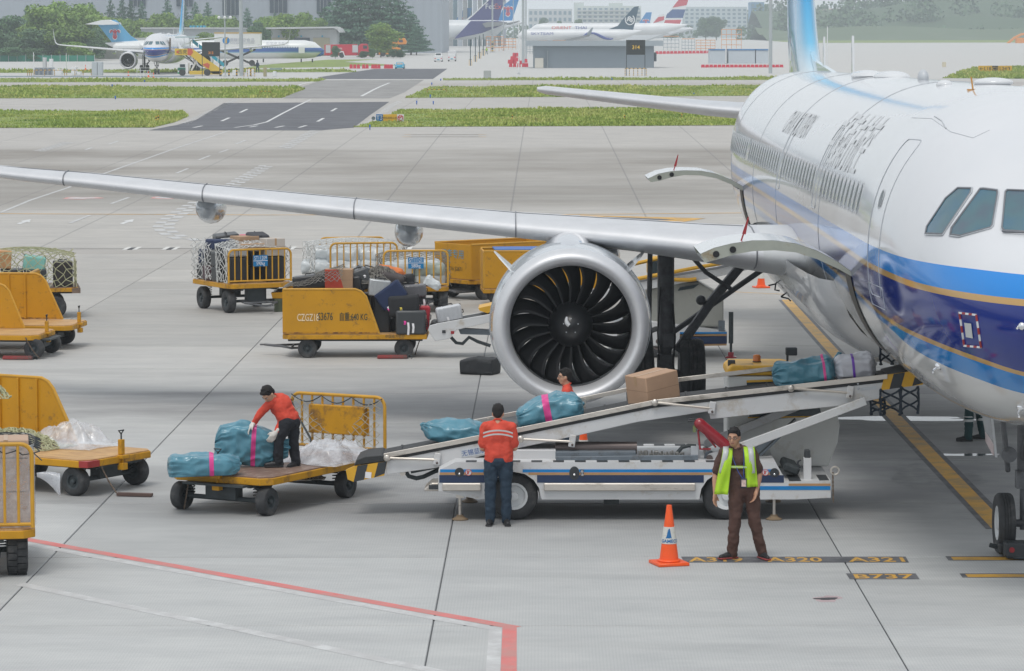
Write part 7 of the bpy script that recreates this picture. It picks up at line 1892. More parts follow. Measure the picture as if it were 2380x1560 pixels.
# --- the man with his back to the camera
person('man in orange polo shirt with his back turned at the near belt loader',(1156/1*0+(1156-1263)/173.7,44.72,0),
 dict(head=(.0,.06,1.50),neck=(.0,.02,1.375),chest=(0,.0,1.20),pelvis=(.01,-.01,.90),shL=(-.175,.0,1.325),shR=(.18,.0,1.325),elL=(-.215,.02,1.04),elR=(.225,.02,1.04),
   wrL=(-.12,.20,.98),wrR=(.13,.20,1.0),hipL=(-.09,0,.86),hipR=(.10,0,.86),knL=(-.105,.0,.46),knR=(.105,.0,.46),anL=(-.11,.0,.09),anR=(.11,.0,.09)),
 M_SKIN,M_SHIRT,M_JEAN,'short',math.pi -.1,.35,hem=-.02,hands={'L':((.6,.6,.1),(0,0,1),.5,-1),'R':((-.6,.6,.1),(0,0,1),.5,1)},shoe_dirs=((-.1,-1,0),(.12,-1,0)),seed=6)
be = [o for o in COL.objects if o.get('label','').startswith('man in orange polo shirt with his back')][0]; bs = [c for c in be.children if c.name.startswith('shirt')][0]
for z0 in (1.285,1.235):
 mb = MB(); mb.grid(lambda i,j:(-.20+.40*i /14,-.118-.030*math.sin(math.pi *i /14)+.02*0,z0 +.022*j -.9*((i /14-.5) ** 2)*.18),15,2); mb.build('reflective_band',M_REFL,bs,60,fix=False)
# --- the man behind the belt, seen above the bag
person('man in glasses and orange collar seen behind the teal bag before the engine',((1312-1263)/158.7,49.0,0),
 dict(head=(0,0,1.575),neck=(.03,.0,1.44),chest=(.04,0,1.25),pelvis=(.04,0,.95),shL=(.03,-.18,1.37),shR=(.05,.18,1.37),elL=(.0,-.22,1.08),elR=(.02,.22,1.08),
   wrL=(-.15,-.18,.95),wrR=(-.15,.18,.95),hipL=(.03,-.09,.9),hipR=(.04,.09,.9),knL=(.02,-.1,.48),knR=(.04,.1,.48),anL=(.03,-.1,.09),anR=(.05,.1,.09)),
 M_SKIN,M_SHIRT,M_JEAN,'short',-math.pi /2-.25+.35,.05,glasses=True,torso_yaw=math.pi /2,hands={'L':((-1,0,-.2),(0,0,-1),.4,1),'R':((-1,0,-.2),(0,0,-1),.4,-1)},shoe_dirs=((-1,0,0),(-1,0,0)),seed=8)
# --- the bending man on the cart
o0 = (-3.62,46.72,0)
def bp(px,py,dy=0): s_ = FL / (46.72+dy); return ((px -1263)/s_ -o0[0],dy,6.42-(py -109)/s_)
person('man in orange long-sleeved shirt bending over to lift a teal bag on the cart',o0,
 dict(head=bp(619,917,-.18),neck=bp(634,929,-.06),chest=bp(647,942,0),pelvis=bp(668,978,.02),shL=bp(628,932,.10-.22),shR=bp(654,936,.12),elL=bp(600,962,-.12),elR=bp(654,972,-.02),
   wrL=bp(585,984,-.10),wrR=bp(637,1006,-.15),hipL=bp(660,984,-.09),hipR=bp(676,982,.09),knL=bp(642,1026,-.10),knR=bp(677,1029,.06),anL=bp(641,1074,-.08),anR=bp(682,1074,.08)),
 M_SKIN,M_SHIRT,M_BLKT,'long',-.75,.95,hem=-.02,gloves=('L','R'),hands={'L':((-.6,-.2,-.8),(.2,0,-.3),.5,1),'R':((-.6,-.2,-.8),(-.3,.2,-.3),.8,-1)},shoe_dirs=((-1,-.2,0),(-.5,-.9,0)),seed=10)
# --- walker under the nose
person('person in dark trousers walking beyond the airliner nose, only the legs showing',((2266-1263)/143.2,54.3,0),
 dict(head=(0,0,1.53),neck=(.0,.0,1.40),chest=(0,0,1.22),pelvis=(0,0,.92),shL=(0,-.18,1.33),shR=(0,.18,1.33),elL=(.05,-.2,1.05),elR=(-.05,.2,1.05),wrL=(.0,-.2,.85),wrR=(-.1,.2,.85),
   hipL=(0,-.09,.88),hipR=(0,.09,.88),knL=(-.08,-.09,.48),knR=(.12,.09,.48),anL=(-.09,-.09,.09),anR=(.17,.09,.10)),
 M_SKIN,M_BROWN,mat('dark_green_trousers',(.012,.045,.05),.85,var=.1),'short',-math.pi /2,0,torso_yaw=math.pi /2,hands={'L':((0,0,-1),(0,1,0),.4,1),'R':((0,0,-1),(0,1,0),.4,1)},shoe_dirs=((-1,0,0),(-1,0,0)),seed=12)
wk = [o for o in COL.objects if o.get('label','').startswith('person in dark trousers')][0]; tr = [c for c in wk.children if c.name.startswith('trousers')][0]
for x,y in ((-.09,-.09),(.145,.09)):
 mb = MB(); mb.lathe([(.083,.33),(.083,.37)],(x,y,0),'z',18,cap=False); mb.lathe([(.082,.40),(.082,.42)],(x,y,0),'z',18,cap=False); mb.build('reflective_band',M_REFL,tr,60,fix=False,kind='stuff')
# ================================================================ beyond the grass
def yb(py): return gp(1190,py).y
def PX(px,py,Y): q = pt(px,py,Y); return q.x,q.z
def flat(poly,Y,d,mb=None):
 mb = mb or MB(); return mb.prism([PX(x,y,Y) for x,y in poly],Y,Y +d,'y')
def rect(x0,y0,x1,y1): return [(x0,y0),(x1,y0),(x1,y1),(x0,y1)]
def base(name,px,Y,label,cat,group=None):
 q = pt(px,100,Y); return empty(name,(q.x,Y,gz(Y)),0,label,cat,group)
def part(e,name,poly,Y,d,m,bevel=0,**kw):
 mb = flat(poly,Y,d); o = mb.build(name,m,e,None,bevel,**kw); o.data.transform(Matrix.Translation(-Vector(e.matrix_basis.translation if e.parent is None else (0,0,0)))) if e.parent is None else None
 if e.parent is not None:
  r = e
  while r.parent is not None: r = r.parent
  o.data.transform(Matrix.Translation(-Vector(r.location)))
 return o
C = lambda n,c,r=.6,**k: mat(n,c,r,var=k.pop('var',.06),vs=k.pop('vs',.3),**k)
M_HW = C('hangar_cladding',(.34,.38,.43),stretch=(3,1,.15),var=.05); M_HG = C('hangar_glass',(.05,.07,.10),.3); M_PALE = C('pale_wall',(.5,.52,.53)); M_YB2 = C('black_yellow_dark',(.03,.03,.03)); M_YY = C('black_yellow_bright',(.65,.38,.03))
M_RB = C('barrier_red',(.62,.035,.07),.5); M_POLE = C('galvanised',(.40,.44,.46),.5); M_SIGNB = C('sign_black',(.018,.022,.026),.5); M_ORG = C('machine_orange',(.72,.26,.03),.5)
M_CYAN = C('screen_cyan',(.02,.34,.50),.4); M_TAIL2 = C('far_tail_blue',(.01,.20,.50),.3); M_EMB = C('emblem_red',(.50,.03,.06),.5); M_WH = C('far_white',(.72,.74,.75),.35); M_TAN = C('roller_door_tan',(.42,.39,.28))
e = base('hangar',500,830,'huge grey-blue hangar closing the view behind the trees on the left','hangar')
part(e,'wall',rect(-200,-130,1028,124),830,60,M_HW)
for x0,x1,y1 in ((300,338,14),(410,448,15),(517,556,35),(627,667,30),(736,768,32)):
 w = part(e,'window',rect(x0,-60,x1,y1),829.6,.6,M_HG)
 for k in range(1,4): part(w,'mullion',rect(x0 +(x1 -x0)*k /4-.3,-60,x0 +(x1 -x0)*k /4+.3,y1),829.3,.3,M_POLE)
for k in range(13):
 x = 1030 + k * 11.5; part(e,'door_panel',rect(x,-60,x +10.5*(1-.02*k),112-k *.3),1120+(k % 3)*8,4,(M_HW,M_PALE,C('glass_blue',(.20,.30,.36),.3))[k % 3])
e = base('depot_hut',705,760,'low white hut with curved roof and tan roller doors beside the fire engine','building')
part(e,'wall',rect(630,68,782,128),760,12,M_PALE)
rf = MB(); rf.prism([PX(x,y,758) for x,y in ((617,64),(780,62),(788,66),(793,75),(789,76),(784,69),(776,66),(617,68))],757,774,'y'); o = rf.build('roof',M_PALE,e); o.data.transform(Matrix.Translation(-e.location))
for x0,x1,m in ((632,670,M_TAN),(684,720,M_HG),(728,766,M_TAN)): part(e,'roller_door',rect(x0,88,x1,127),759.6,.4,m)
for x in (648,700,749): part(e,'wall_fan',[(x +2.3*math.cos(t),84.5+2.3*math.sin(t)) for t in np.linspace(0,6.283,9)[:-1]],759.5,.3,M_CYAN)
e = base('long_shed',440,740,'long pale flat-roofed shed behind the parked airliner','building')
part(e,'wall',rect(328,66,560,140),740,20,C('shed_grey',(.42,.45,.48))); part(e,'roof_edge',rect(326,64,562,67),739,22,M_PALE)
for x in (443,450,459,467,474): part(e,'roof_fan',rect(x -2.3,59.5,x +2.3,64.5),742,3,M_CYAN)
e = base('workshop',330,690,'old pale workshop wall under the tail of the parked jet','building')
part(e,'wall',rect(235,116,330,146),690,10,C('old_plaster',(.40,.40,.37),dirt=(.25,.25,.22),ds=.2)); part(e,'roof_edge',rect(228,88,345,94),689,12,M_PALE)
e = base('green_screen',90,600,'green mesh screen fence along the trees at the far left','fence');
for k in range(12): part(e,'screen_panel',rect(-20+k *20,129,-1+k *20,156),640,.2,C('green_mesh',(.02,.20,.14),.8))
for k in range(13): part(e,'post',rect(-21+k *20,127,-20+k *20,157),639.8,.3,M_POLE)
e = base('grey_shed',1380,524,'grey windowless shed with an overhanging flat roof behind the 314 board','building')
part(e,'wall',rect(1239,107,1520,160.5),524,8,C('shed_render',(.27,.32,.37),var=.03)); part(e,'roof',rect(1221,94.5,1541,107),522.5,11,C('shed_roof',(.34,.39,.43),var=.03)); part(e,'meter_box',rect(1243,135,1263,158),523.3,.7,C('meter_cream',(.62,.60,.54))); part(e,'down_pipe',rect(1272,118,1273.5,160),523.6,.3,M_POLE); part(e,'side_door',rect(1521,122,1526,143),526,3,M_GREYB)
def board(x0,x1,y0,y1,yg,num,numxy,label,h=9,col=(.80,.50,.05)):
 Y = yb(yg); e = base('stand_sign',(x0 +x1)/2,Y,label,'sign'); part(e,'board',rect(x0,y0,x1,y1),Y,.35,M_SIGNB,.02)
 for x in (x0,x1): part(e,'post',rect(x -.7,y0,x +.7,yg),Y +.05,.12,M_SIGNB)
 q = pt(numxy[0],numxy[1],Y -.05); m = C('sign_digits_%d' % (col[1]*100),col,.5); M_ = Matrix.Translation(Vector((q.x,Y -.02,q.z))-e.location) @ FACE
 text_obj('number',num,m,M_,h *Y /FL *1.35,[c for c in e.children if c.name.startswith('board')][0],bold=.01)
board(1456,1499,93,127.5,177,'314',(1478,110.5),'black stand board showing 314 in yellow before the grey shed'); board(470,510.5,98,131.2,177.5,'313',(490,123.3),'black stand board showing 313 in amber before the parked airliner',6,(.75,.25,.03))
def barrier_rail(x0,x1,y0,y1,n,label,yg=None):
 """striped tube barrier: posts and rail in separate black and yellow lengths"""
 Y = yb(yg or y1); e = base('striped_barrier',(x0 +x1)/2,Y,label,'barrier')
 for k in range(n):
  x = x0 + (x1 -x0) * k / (n -1)
  o = part(e,'post',rect(x -.6,y0,x +.6,y1),Y,.1,M_YB2)
  for q in range(3): part(o,'yellow_band',rect(x -.75,y0 +(y1 -y0)*(q +.3)/3,x +.75,y0 +(y1 -y0)*(q +.75)/3),Y -.02,.14,M_YY)
 o = part(e,'rail',rect(x0,y0 -.6,x1,y0 +.8),Y +.02,.08,M_YB2); m_ = max(3,int((x1 -x0)/9))
 for k in range(m_): part(o,'yellow_band',rect(x0 +(x1 -x0)*(k +.25)/m_,y0 -.7,x0 +(x1 -x0)*(k +.75)/m_,y0 +.9),Y,.12,M_YY)
for a in ((1453,1502,159,177,6,'yellow and black rail barrier at the foot of the 314 board'),(64,77,164,176,4,'striped barrier at the left end of the equipment boxes'),(80,150,163,176,4,'striped rail barrier before the grey equipment boxes'),(155,212,163,175.5,4,'striped rail barrier before the white equipment boxes'),
   (567,592,159.5,178,4,'striped rail barrier round a white box right of the thick mast'),(604,629,212,220,2,'low striped hurdle on the left middle grass'),(1035-42,1035+2,208,216,2,'low striped hurdle on the right middle grass')): barrier_rail(*a)
for x,y0 in ((1093.4,92),(1104.9,87),(1114.6,83),(1123.3,79)):
 yg = 153 - (x -1093.4) * .78; Y = yb(yg); e = base('gate_post',x,Y,'dark gate post with striped guard on the pale apron','post','dark gate posts on the pale apron'); part(e,'column',rect(x -1,y0,x +1,yg),Y,.3,C('post_dark_green',(.03,.06,.07)))
 for s in (-3,3): part(e,'guard_leg',rect(x +s -.5,yg -14,x +s +.5,yg),Y -.2,.1,M_YY)
 part(e,'guard_top',rect(x -3,yg -15,x +3,yg -14),Y -.2,.1,M_YB2)
def mast(x,w,y0,yg,label,m=M_POLE,striped=False,cams=False,foot=True,group=None):
 Y = yb(yg); e = base('lamp_mast',x,Y,label,'mast',group); z1 = PX(x,y0,Y)[1]; r = w / 2 * Y / FL; z0 = gz(Y)
 mb = MB(); mb.cyl((0,0,0),(0,0,z1 -z0),r *1.06,r *.92,14); c = mb.build('column',m,e,40)
 if foot: mb = MB(); mb.box((0,0,.12),(r *6,r *4,.24)); mb.build('foot',M_PALE,e)
 if striped:
  for k in range(5): mb = MB(); mb.cyl((0,0,.3+k *.55),(0,0,.6+k *.55),r *1.25,n=14); mb.build('yellow_band',M_YY if k % 2 == 0 else M_YB2,c,40)
 if cams:
  mb = MB(); mb.cyl((-.8,0,cams -.1),(.8,0,cams -.1),.06,n=6); ar = mb.build('camera_arm',m,e)
  for s in (-.75,.0,.75): mb = MB(); mb.ball((s,-.1,cams),.2,8,6); mb.build('camera',M_WH,ar,60)
 return e
mast(560.5,9.2,-60,176,'thick grey floodlight mast right of the 313 board',foot=False); mast(523,3,-60,178,'thin grey camera mast beside the 313 board',cams=7.7,foot=True); mast(1205.7,2.4,50,173,'slender white lamp post standing left of the grey shed',M_WH)
mast(1144.5,4.2,-60,122,'tall mast with yellow and black bands at its foot',striped=True); mast(1216,6.5,-60,150,'tall pale floodlight mast left of the grey shed',foot=False); mast(1222.5,3.5,-60,145,'narrow mast just right of the tall pale floodlight mast',foot=False); mast(1170,2,-60,118,'distant thin mast behind the purple tail'); mast(1193,1.6,-60,112,'farther thin mast right of the blue tail'); mast(1791,8,-60,172,'tall grey mast rising just left of the airliner fin',foot=False); mast(1923,2.2,62,152,'thin white lamp post beyond the airliner fuselage',M_WH,foot=False); mast(425,1.8,26,120,'thin white lamp post behind the parked airliner fin',M_WH,foot=False); mast(77.5,1.8,122,176,'white lamp post at the left equipment boxes',M_WH); mast(153.5,1.8,124,163,'white lamp post before the parked airliner wing',M_WH); mast(390,.9,8,120,'thin dark lattice pole left of the white lamp post',M_SIGNB,foot=False); mast(371,.9,8,120,'thinner dark lattice pole nearer the blue tail fin',M_SIGNB,foot=False)
mast(602,.8,10,120,'flag pole with a red flag above the trees',M_WH,foot=False)
q = [o for o in COL.objects if o.get('label') == 'flag pole with a red flag above the trees'][0]; mb = MB(); Y = q.location.y; P_ = [PX(x,y,Y) for x,y in ((602,10),(594,22),(588,30),(597,27),(602,24))]; mb.prism(P_,Y,Y +.05,'y'); o = mb.build('flag',C('flag_red',(.60,.02,.03)),q); o.data.transform(Matrix.Translation(-q.location))
Y = yb(178); e = base('guard_rail',200,Y,'low grey guard rail running along the far grass edge','guard rail'); part(e,'beam',rect(-40,176.3,452,179.3),Y,.1,C('rail_grey',(.30,.35,.40)))
for k in range(18): part(e,'post',rect(-15+k *26.5,177,-13.8+k *26.5,182),Y +.1,.15,M_POLE)
def cab(x0,y0,x1,yg,label,m,name='equipment_box',louv=0):
 Y = yb(yg); e = base(name,(x0 +x1)/2,Y,label,'equipment box'); part(e,'housing',rect(x0,y0,x1,yg),Y,1.4,m,.03)
 for k in range(louv): part(e,'door_panel',rect(x0 +2+(x1 -x0 -3)*k /louv,y0 +2,x0 +(x1 -x0 -3)*(k +.85)/louv,yg -1.5),Y -.06,.06,C('louvre_grey',(.16,.19,.23)))
cab(80,157,124,175,'long grey generator box behind the striped rail',C('gen_grey',(.34,.37,.40)),louv=4); cab(124,161,143,175,'white cabinet joined to the grey generator',M_WH); cab(165,156,177,174,'white cabinet with dark top behind the striped rail',M_WH); cab(178,167,187,174,'small white cabinet right of the dark-topped one',M_WH); cab(213,144,225.5,175.5,'left half of the tall grey twin cabinet',C('cab_grey',(.44,.49,.52))); cab(226.5,144,237,175.5,'right half of the tall grey twin cabinet',C('cab_grey',(.44,.49,.52))); cab(1124,164,1141,182,'plain grey concrete box at the grass edge',C('box_conc',(.40,.42,.42)))
cab(572,161,588,176,'white cabinet behind the striped barrier by the thick mast',M_WH); cab(612,156,618,178,'yellow-topped lamp stand right of the striped barrier',C('lamp_khaki',(.35,.32,.18))); cab(627,158,654,163,'grey panel sign standing on thin legs',C('panel_teal',(.30,.38,.40))); cab(634,166,641,178,'white switch cabinet under the grey panel sign',M_WH); cab(540,163,552,175,'white electrical box between the two masts',M_WH); cab(99,134,106,157,'pale advertising pillar before the green screen',M_PALE); cab(114,137,121,157,'second pale pillar before the green screen',M_WH)
for x in (513,532,550,582.5):
 Y = yb(177); e = base('striped_bollard',x,Y,'short yellow and black bollard near the stand board','bollard','striped bollards near the 313 board')
 for k in range(5): part(e,'band',rect(x -1.7,177-(k +1)*3.4,x +1.7,177-k *3.4),Y,.25,M_YY if k % 2 else M_YB2)
for x,y0,y1 in ((260.5,196,202),(267.8,223,231),(335.7,186,191),(968.5,234,243),(1007,235,243),(1000,220,228),(1003.5,192,198),(1024.4,183,188),(859.5,290,302),(1613,216,222),(1422,181,187)):
 e = base('edge_marker',x,yb(y1),'small blue taxiway edge marker','marker','blue taxiway edge markers'); part(e,'tube',rect(x -1.3,y0,x +1.3,y0 +(y1 -y0)*.6),yb(y1),.2,C('marker_blue',(.01,.12,.50))); part(e,'stem',rect(x -1,y0 +(y1 -y0)*.6,x +1,y1),yb(y1),.2,C('marker_base',(.02,.08,.3)))
for x,y0,y1 in ((362.5,270,283),(367.6,268,282),(1190.7,267,279),(1451.5,267,279),(1584.8,265,278)):
 e = base('cable_marker',x,yb(y1),'short black and yellow marker post in the grass','marker','black and yellow marker posts in the grass')
 for k in range(4): part(e,'band',rect(x -1.3,y1 -(k +1)*(y1 -y0)/4,x +1.3,y1 -k *(y1 -y0)/4),yb(y1),.2,M_YY if k % 2 else M_YB2)
def glyph(e,txt,x,y,Y,h,m,name='lettering',sx=1.0):
 q = pt(x,y,Y); r = e
 while r.parent is not None: r = r.parent
 text_obj(name,txt,m,Matrix.Translation(Vector((q.x,Y -.04,q.z))-r.location) @ FACE,h *Y /FL *1.38,e,sx=sx)
Y = yb(284); e = base('taxiway_sign',905,Y,'taxiway sign reading T3 with blue, yellow and red panels','sign'); a = part(e,'blue_panel',rect(874,266,890,282),Y,.3,C('sign_blue2',(.01,.15,.42))); glyph(a,'T3',882,274,Y,10,M_WH)
a = part(e,'yellow_panel',rect(890.3,266,922.5,282),Y,.3,C('sign_yellow',(.72,.42,.03))); glyph(a,'未经批准禁止进入',906.5,274.3,Y,3.9,M_SIGNB); a = part(e,'white_panel',rect(922.8,266,938.5,282),Y,.3,M_WH)
o = part(a,'red_octagon',[(930.6+7*math.cos(t),274+7*math.sin(t)) for t in np.linspace(.39,6.67,9)[:-1]],Y -.05,.05,C('oct_red',(.55,.04,.05))); glyph(o,'✈',930.6,274,Y -.05,8,M_WH)
for x in (880,905,932): part(e,'leg',rect(x -.4,282,x +.4,285),Y +.1,.1,M_POLE)
mb = MB(); Yq = Y; p_ = pt(868,275,Yq); mb.lathe([(.001,-.1),(.13,-.1),(.13,.1)],(0,0,0),'y',14); o = mb.build('lamp',M_GREYB,e); o.data.transform(Matrix.Translation(p_ -e.location))
Y = yb(169.5); e = base('taxiway_sign',2313,Y,'yellow and black taxiway sign reading L18 C1 L24','sign')
for x0,x1,t,m,c in ((2274,2306,'←L18',C('sign_yellow',(1,1,1)),M_SIGNB),(2306.3,2320,'C1',M_SIGNB,C('sign_yellow',(1,1,1))),(2320.3,2352,'L24↑',C('sign_yellow',(1,1,1)),M_SIGNB)):
 a = part(e,'panel',rect(x0,153,x1,166.5),Y,.3,m); glyph(a,t,(x0 +x1)/2,160,Y,8.4,c)
for x in (2282,2297,2313,2328,2343): part(e,'leg',rect(x -.5,166.5,x +.5,170),Y +.1,.1,M_POLE)
Y = yb(159); e = base('notice_board',1770+62,Y,'cream board standing on the far concrete','sign'); e.location.x = pt(2193+0-362+362,150,Y).x; e.location.x = pt(1815/1.26+753,150,Y).x; q = [(2193.0-0,0)]
part(e,'board',rect(2190-364+364,144.5,2199,156),Y,.2,C('board_cream',(.6,.55,.42)))
def wb(x,yg,w,h,lab,grp,m=M_RB):
 Y = yb(yg); e = base('water_barrier',x,Y,lab,'barrier',grp); part(e,'block',[(x -w /2,yg),(x -w /2+w *.06,yg -h *.5),(x -w /2+w *.1,yg -h),(x +w /2-w *.1,yg -h),(x +w /2-w *.06,yg -h *.5),(x +w /2,yg)],Y,.5,m)
for x in (816,824.5,833,845,853,866,873,880.5,896,902.5,909.5): wb(x,159.5,7.6,9.5,'red water-filled barrier left of the blue car','red barriers left of the blue car')
for x,y in ((1184,148),(1191,148),(1197,148),(1190,140),(1197,140),(1195,132),(1201,132),(1187,156),(1196,156),(1206,156),(1217,156),(1224,156),(1222,146),(1204,143),(1211,150)): wb(x,y,8.4,9,'red water-filled barrier in the heap left of the grey shed','heaped red barriers left of the grey shed')
for k in range(19): wb(1527+k *8.6,126.3-k *.1,8.3,7,'red barrier in the far row right of the grey shed','far row of red barriers')
for k in range(20): wb(1634+k *9.6,158,9.4,7.6,'red barrier in the row before the white blue-roofed cabins','red barriers before the white cabins')
def car(x,yg,w,h,label,body,kind='car',cat='car'):
 Y = yb(yg); e = base(cat.replace(' ','_'),x,Y,label,cat); s = Y / FL; W_,H_ = w * s,h * s; L_ = 4.2
 mb = MB(); k = .45 if kind == 'car' else .62
 mb.box((0,L_ /2,H_ *(.12+k /2)),(W_,L_,H_ *k)); mb.build('body',body,e,40,.12,3)
 if kind == 'truck':
  mb = MB(); mb.box((0,1.6,H_ *.62),(W_,3.0,H_ *.74)); mb.build('cargo_box',body,e,None,.03)
  for sx in (-1,1): mb = MB(); mb.box((sx *W_ *.235,.07,H_ *.62),(W_ *.44,.05,H_ *.66)); d = mb.build('rear_door',C('box_door',(.62,.62,.64)),e,None,.01); mb = MB(); mb.box((sx *W_ *.17,.03,H_ *.55),(.16,.03,.3)); mb.build('door_lock',M_YY,d)
 else:
  mb = MB(); mb.box((0,L_ *(.5 if kind == 'car' else .45),H_ *.77),(W_ *.92,L_ *(.55 if kind == 'car' else .88),H_ *.45),None,0,.80); cb_ = mb.build('cabin',body,e,40,.06,2)
  mb = MB(); yy = L_ * (.5-.275) if kind == 'car' else L_ * .01; mb.add([(-W_ *.36,yy -.02+(.02),H_ *.60),(W_ *.36,yy,H_ *.60),(W_ *.31,yy +L_ *.055,H_ *.93),(-W_ *.31,yy +L_ *.055,H_ *.93)],[(0,1,2,3)]); o = mb.build('windscreen',M_WGLASS,cb_,None); o.location = (0,-.03,.02)
 for sx in (-1,1):
  for yy in (.7,L_ -.8): mb = MB(); mb.cyl((sx *(W_ /2-.2),yy,.3),(sx *(W_ /2+.01),yy,.3),.3,n=14); mb.build('wheel',M_TYRE,e)
  mb = MB(); mb.box((sx *W_ *.38,-.01,H_ *.38),(W_ *.16,.05,H_ *.09)); mb.build('headlight' if kind == 'car' else 'tail_light',M_WH if kind == 'car' else M_RB,e)
  mb = MB(); mb.box((sx *(W_ /2+.08),1.0,H_ *.62),(.14,.1,.1)); mb.build('mirror',body,e)
 mb = MB(); mb.box((0,-.02,H_ *.24),(.45,.03,.14)); mb.build('number_plate',M_CYAN,e)
car(928,159.5,21,15.5,'small bright blue car driving over the pale apron',C('car_blue',(.01,.36,.58),.25)); car(1018.5,143.5,18.5,20.5,'white van seen from behind on the pale apron',M_WH,'van','van'); car(1050,142.5,18,24.5,'small white box truck seen from behind beside the van',M_WH,'truck','truck')
e = base('fire_engine',805,705,'red fire engine parked in front of the white hut','fire engine'); part(e,'body',[(754,129),(754,104),(830,103),(830,129)],705,2.4,C('fire_red',(.50,.012,.04),.35),.05); cb_ = part(e,'cab',[(832,130),(832,108),(838,102),(853,102),(857,115),(857.5,130)],705,2.4,C('fire_red',(0,0,0)),.08)
part(cb_,'window',rect(844,106,853,113),704.9,.1,M_WGLASS)
for x0,x1,y1 in ((757,768,123),(819,832,122)): part(e,'shutter',rect(x0,105,x1,y1),704.9,.1,M_PALE)
for x in (794,841): mb = MB(); mb.cyl((0,-.1,.55),(0,.4,.55),.55,n=16); o = mb.build('wheel',M_TYRE,e); o.location = (pt(x,100,705).x -e.location.x,0,0)
part(e,'pump_hose',[(787,122),(790,119),(798,119),(802,130),(800,130),(796,121),(789,123)],704.8,.1,M_WH); glyph(e,'消防',790,114,704.8,4,M_WH)
e = base('catering_lift',905,735,'orange high loader parked under the cedars','loader'); part(e,'upper_cab',[(868,98),(868,90),(900,89),(940,88.6),(945,97),(943,103),(905,104),(905,99)],735,3,M_ORG,.05); part(e,'chassis',[(880,127),(880,108),(915,108),(930,112),(934,126)],735,3,M_ORG,.05)
for x0 in (915,927): part(e,'window',rect(x0,93,x0 +9,98),734.9,.1,M_HG)
for x in (890,925): mb = MB(); mb.cyl((0,-.1,.6),(0,.4,.6),.6,n=16); o = mb.build('wheel',M_TYRE,e); o.location = (pt(x,100,735).x -e.location.x,0,0)
Y = 447; e = base('stairs_truck',460,Y,'yellow passenger stairs truck with blue side glass beside the parked airliner','stairs truck')
part(e,'cab',[(413,172),(413,158),(417,148),(437,147),(437,172)],Y,2,M_WH,.04); part(e,'green_band',rect(413,157.5,431,164),Y -.04,.04,C('cab_green',(.01,.14,.10))); part(e,'green_band',rect(413,168,428,171.5),Y -.04,.04,C('cab_green2',(.01,.33,.13))); part(e,'cab_window',rect(418,149.5,430,156),Y -.04,.04,M_WGLASS)
part(e,'chassis',rect(440,165,513,173.5),Y,2.2,C('truck_yellow',(.66,.46,.05)),.04); part(e,'landing',rect(406,113.5,436,128.5),Y,2.2,C('truck_yellow',(0,0,0)),.03)
ro = part(e,'landing_end',[(436,113),(446,113),(449,122),(443,130),(436,128)],Y -.02,2.2,C('ad_red',(.55,.10,.05))); st = part(e,'stair_side',[(446,113),(517,163),(517,172),(494,172),(442,129)],Y,.15,C('truck_yellow',(0,0,0))); st2 = part(e,'stair_side',[(446,113),(517,163),(517,170),(494,170),(442,129)],Y +2.1,.15,C('truck_yellow',(0,0,0)))
part(st,'red_patch',[(482,146),(488,150),(485,160),(470,150)],Y -.03,.03,C('ad_red',(0,0,0))); glyph(e,'吉虎',424,121,Y,8,M_SIGNB); mb = MB(); part(e,'round_badge',[(413+3.2*math.cos(t),121+3.2*math.sin(t)) for t in np.linspace(0,6.28,11)[:-1]],Y -.05,.04,C('ad_red',(0,0,0)))
part(e,'canopy',[(407,85),(459,84),(459,87.5),(407,88.5)],Y,2.3,C('canopy_grey',(.42,.52,.55)))
for k in range(5): x = 447 + k * 15; y = 90 + k * 11.6; part(e,'blue_glass',[(x,y),(x +13.6,y +10.6),(x +13.6,y +20),(x,y +9.4)],Y +2.3,.05,M_CYAN)
for x in (428,440,447): part(e,'canopy_post',rect(x -.4,88,x +.4,114),Y +.1,.06,M_POLE)
part(e,'ram',[(453,142),(457,145),(446,165),(443,163)],Y +.5,.3,M_WH)
for x in (423,481): mb = MB(); mb.cyl((0,-.05,.45),(0,.3,.45),.45,n=16); o = mb.build('wheel',M_TYRE,e); o.location = (pt(x,100,Y).x -e.location.x,0,0)
Y = 560; e = base('catering_truck',555,Y,'white catering truck with its box raised high on black scissor arms','truck'); bx = part(e,'cargo_box',rect(498,77.5,606,113.5),Y,2.5,C('box_white',(.70,.71,.72)),.03); part(e,'roof_edge',rect(498,75.8,606,77.8),Y -.05,2.6,M_YY); lg = part(bx,'round_logo',[(525.5+8.3*math.cos(t),94.5+8.3*math.sin(t)) for t in np.linspace(0,6.28,21)[:-1]],Y -.05,.05,C('logo_blue2',(.0,.19,.50)))
part(lg,'logo_curve',[(526,87),(529.5,87),(527,93),(527.5,101),(521,101),(524.5,98),(524,92)],Y -.08,.02,M_YY); lm = C('letter_lilac',(.40,.42,.50)); glyph(bx,'南联航空食品',563,94,Y,7,lm); glyph(bx,'NANLAND AIR CATERING',563,100.5,Y,3.6,lm,sx=.95)
for a,b2 in (((511,116),(596,153)),((594,114),(511,152))): part(e,'scissor_arm',[(a[0],a[1]-2),(b2[0],b2[1]-2),(b2[0],b2[1]+3),(a[0],a[1]+3)],Y +.2,.4,M_YB2)
part(e,'chassis',rect(508,154,600,160),Y,2.4,C('chassis_dark',(.05,.05,.055)))
for x in (523,585): mb = MB(); mb.cyl((0,-.05,.5),(0,.3,.5),.5,n=16); o = mb.build('wheel',M_TYRE,e); o.location = (pt(x,100,Y).x -e.location.x,0,0)
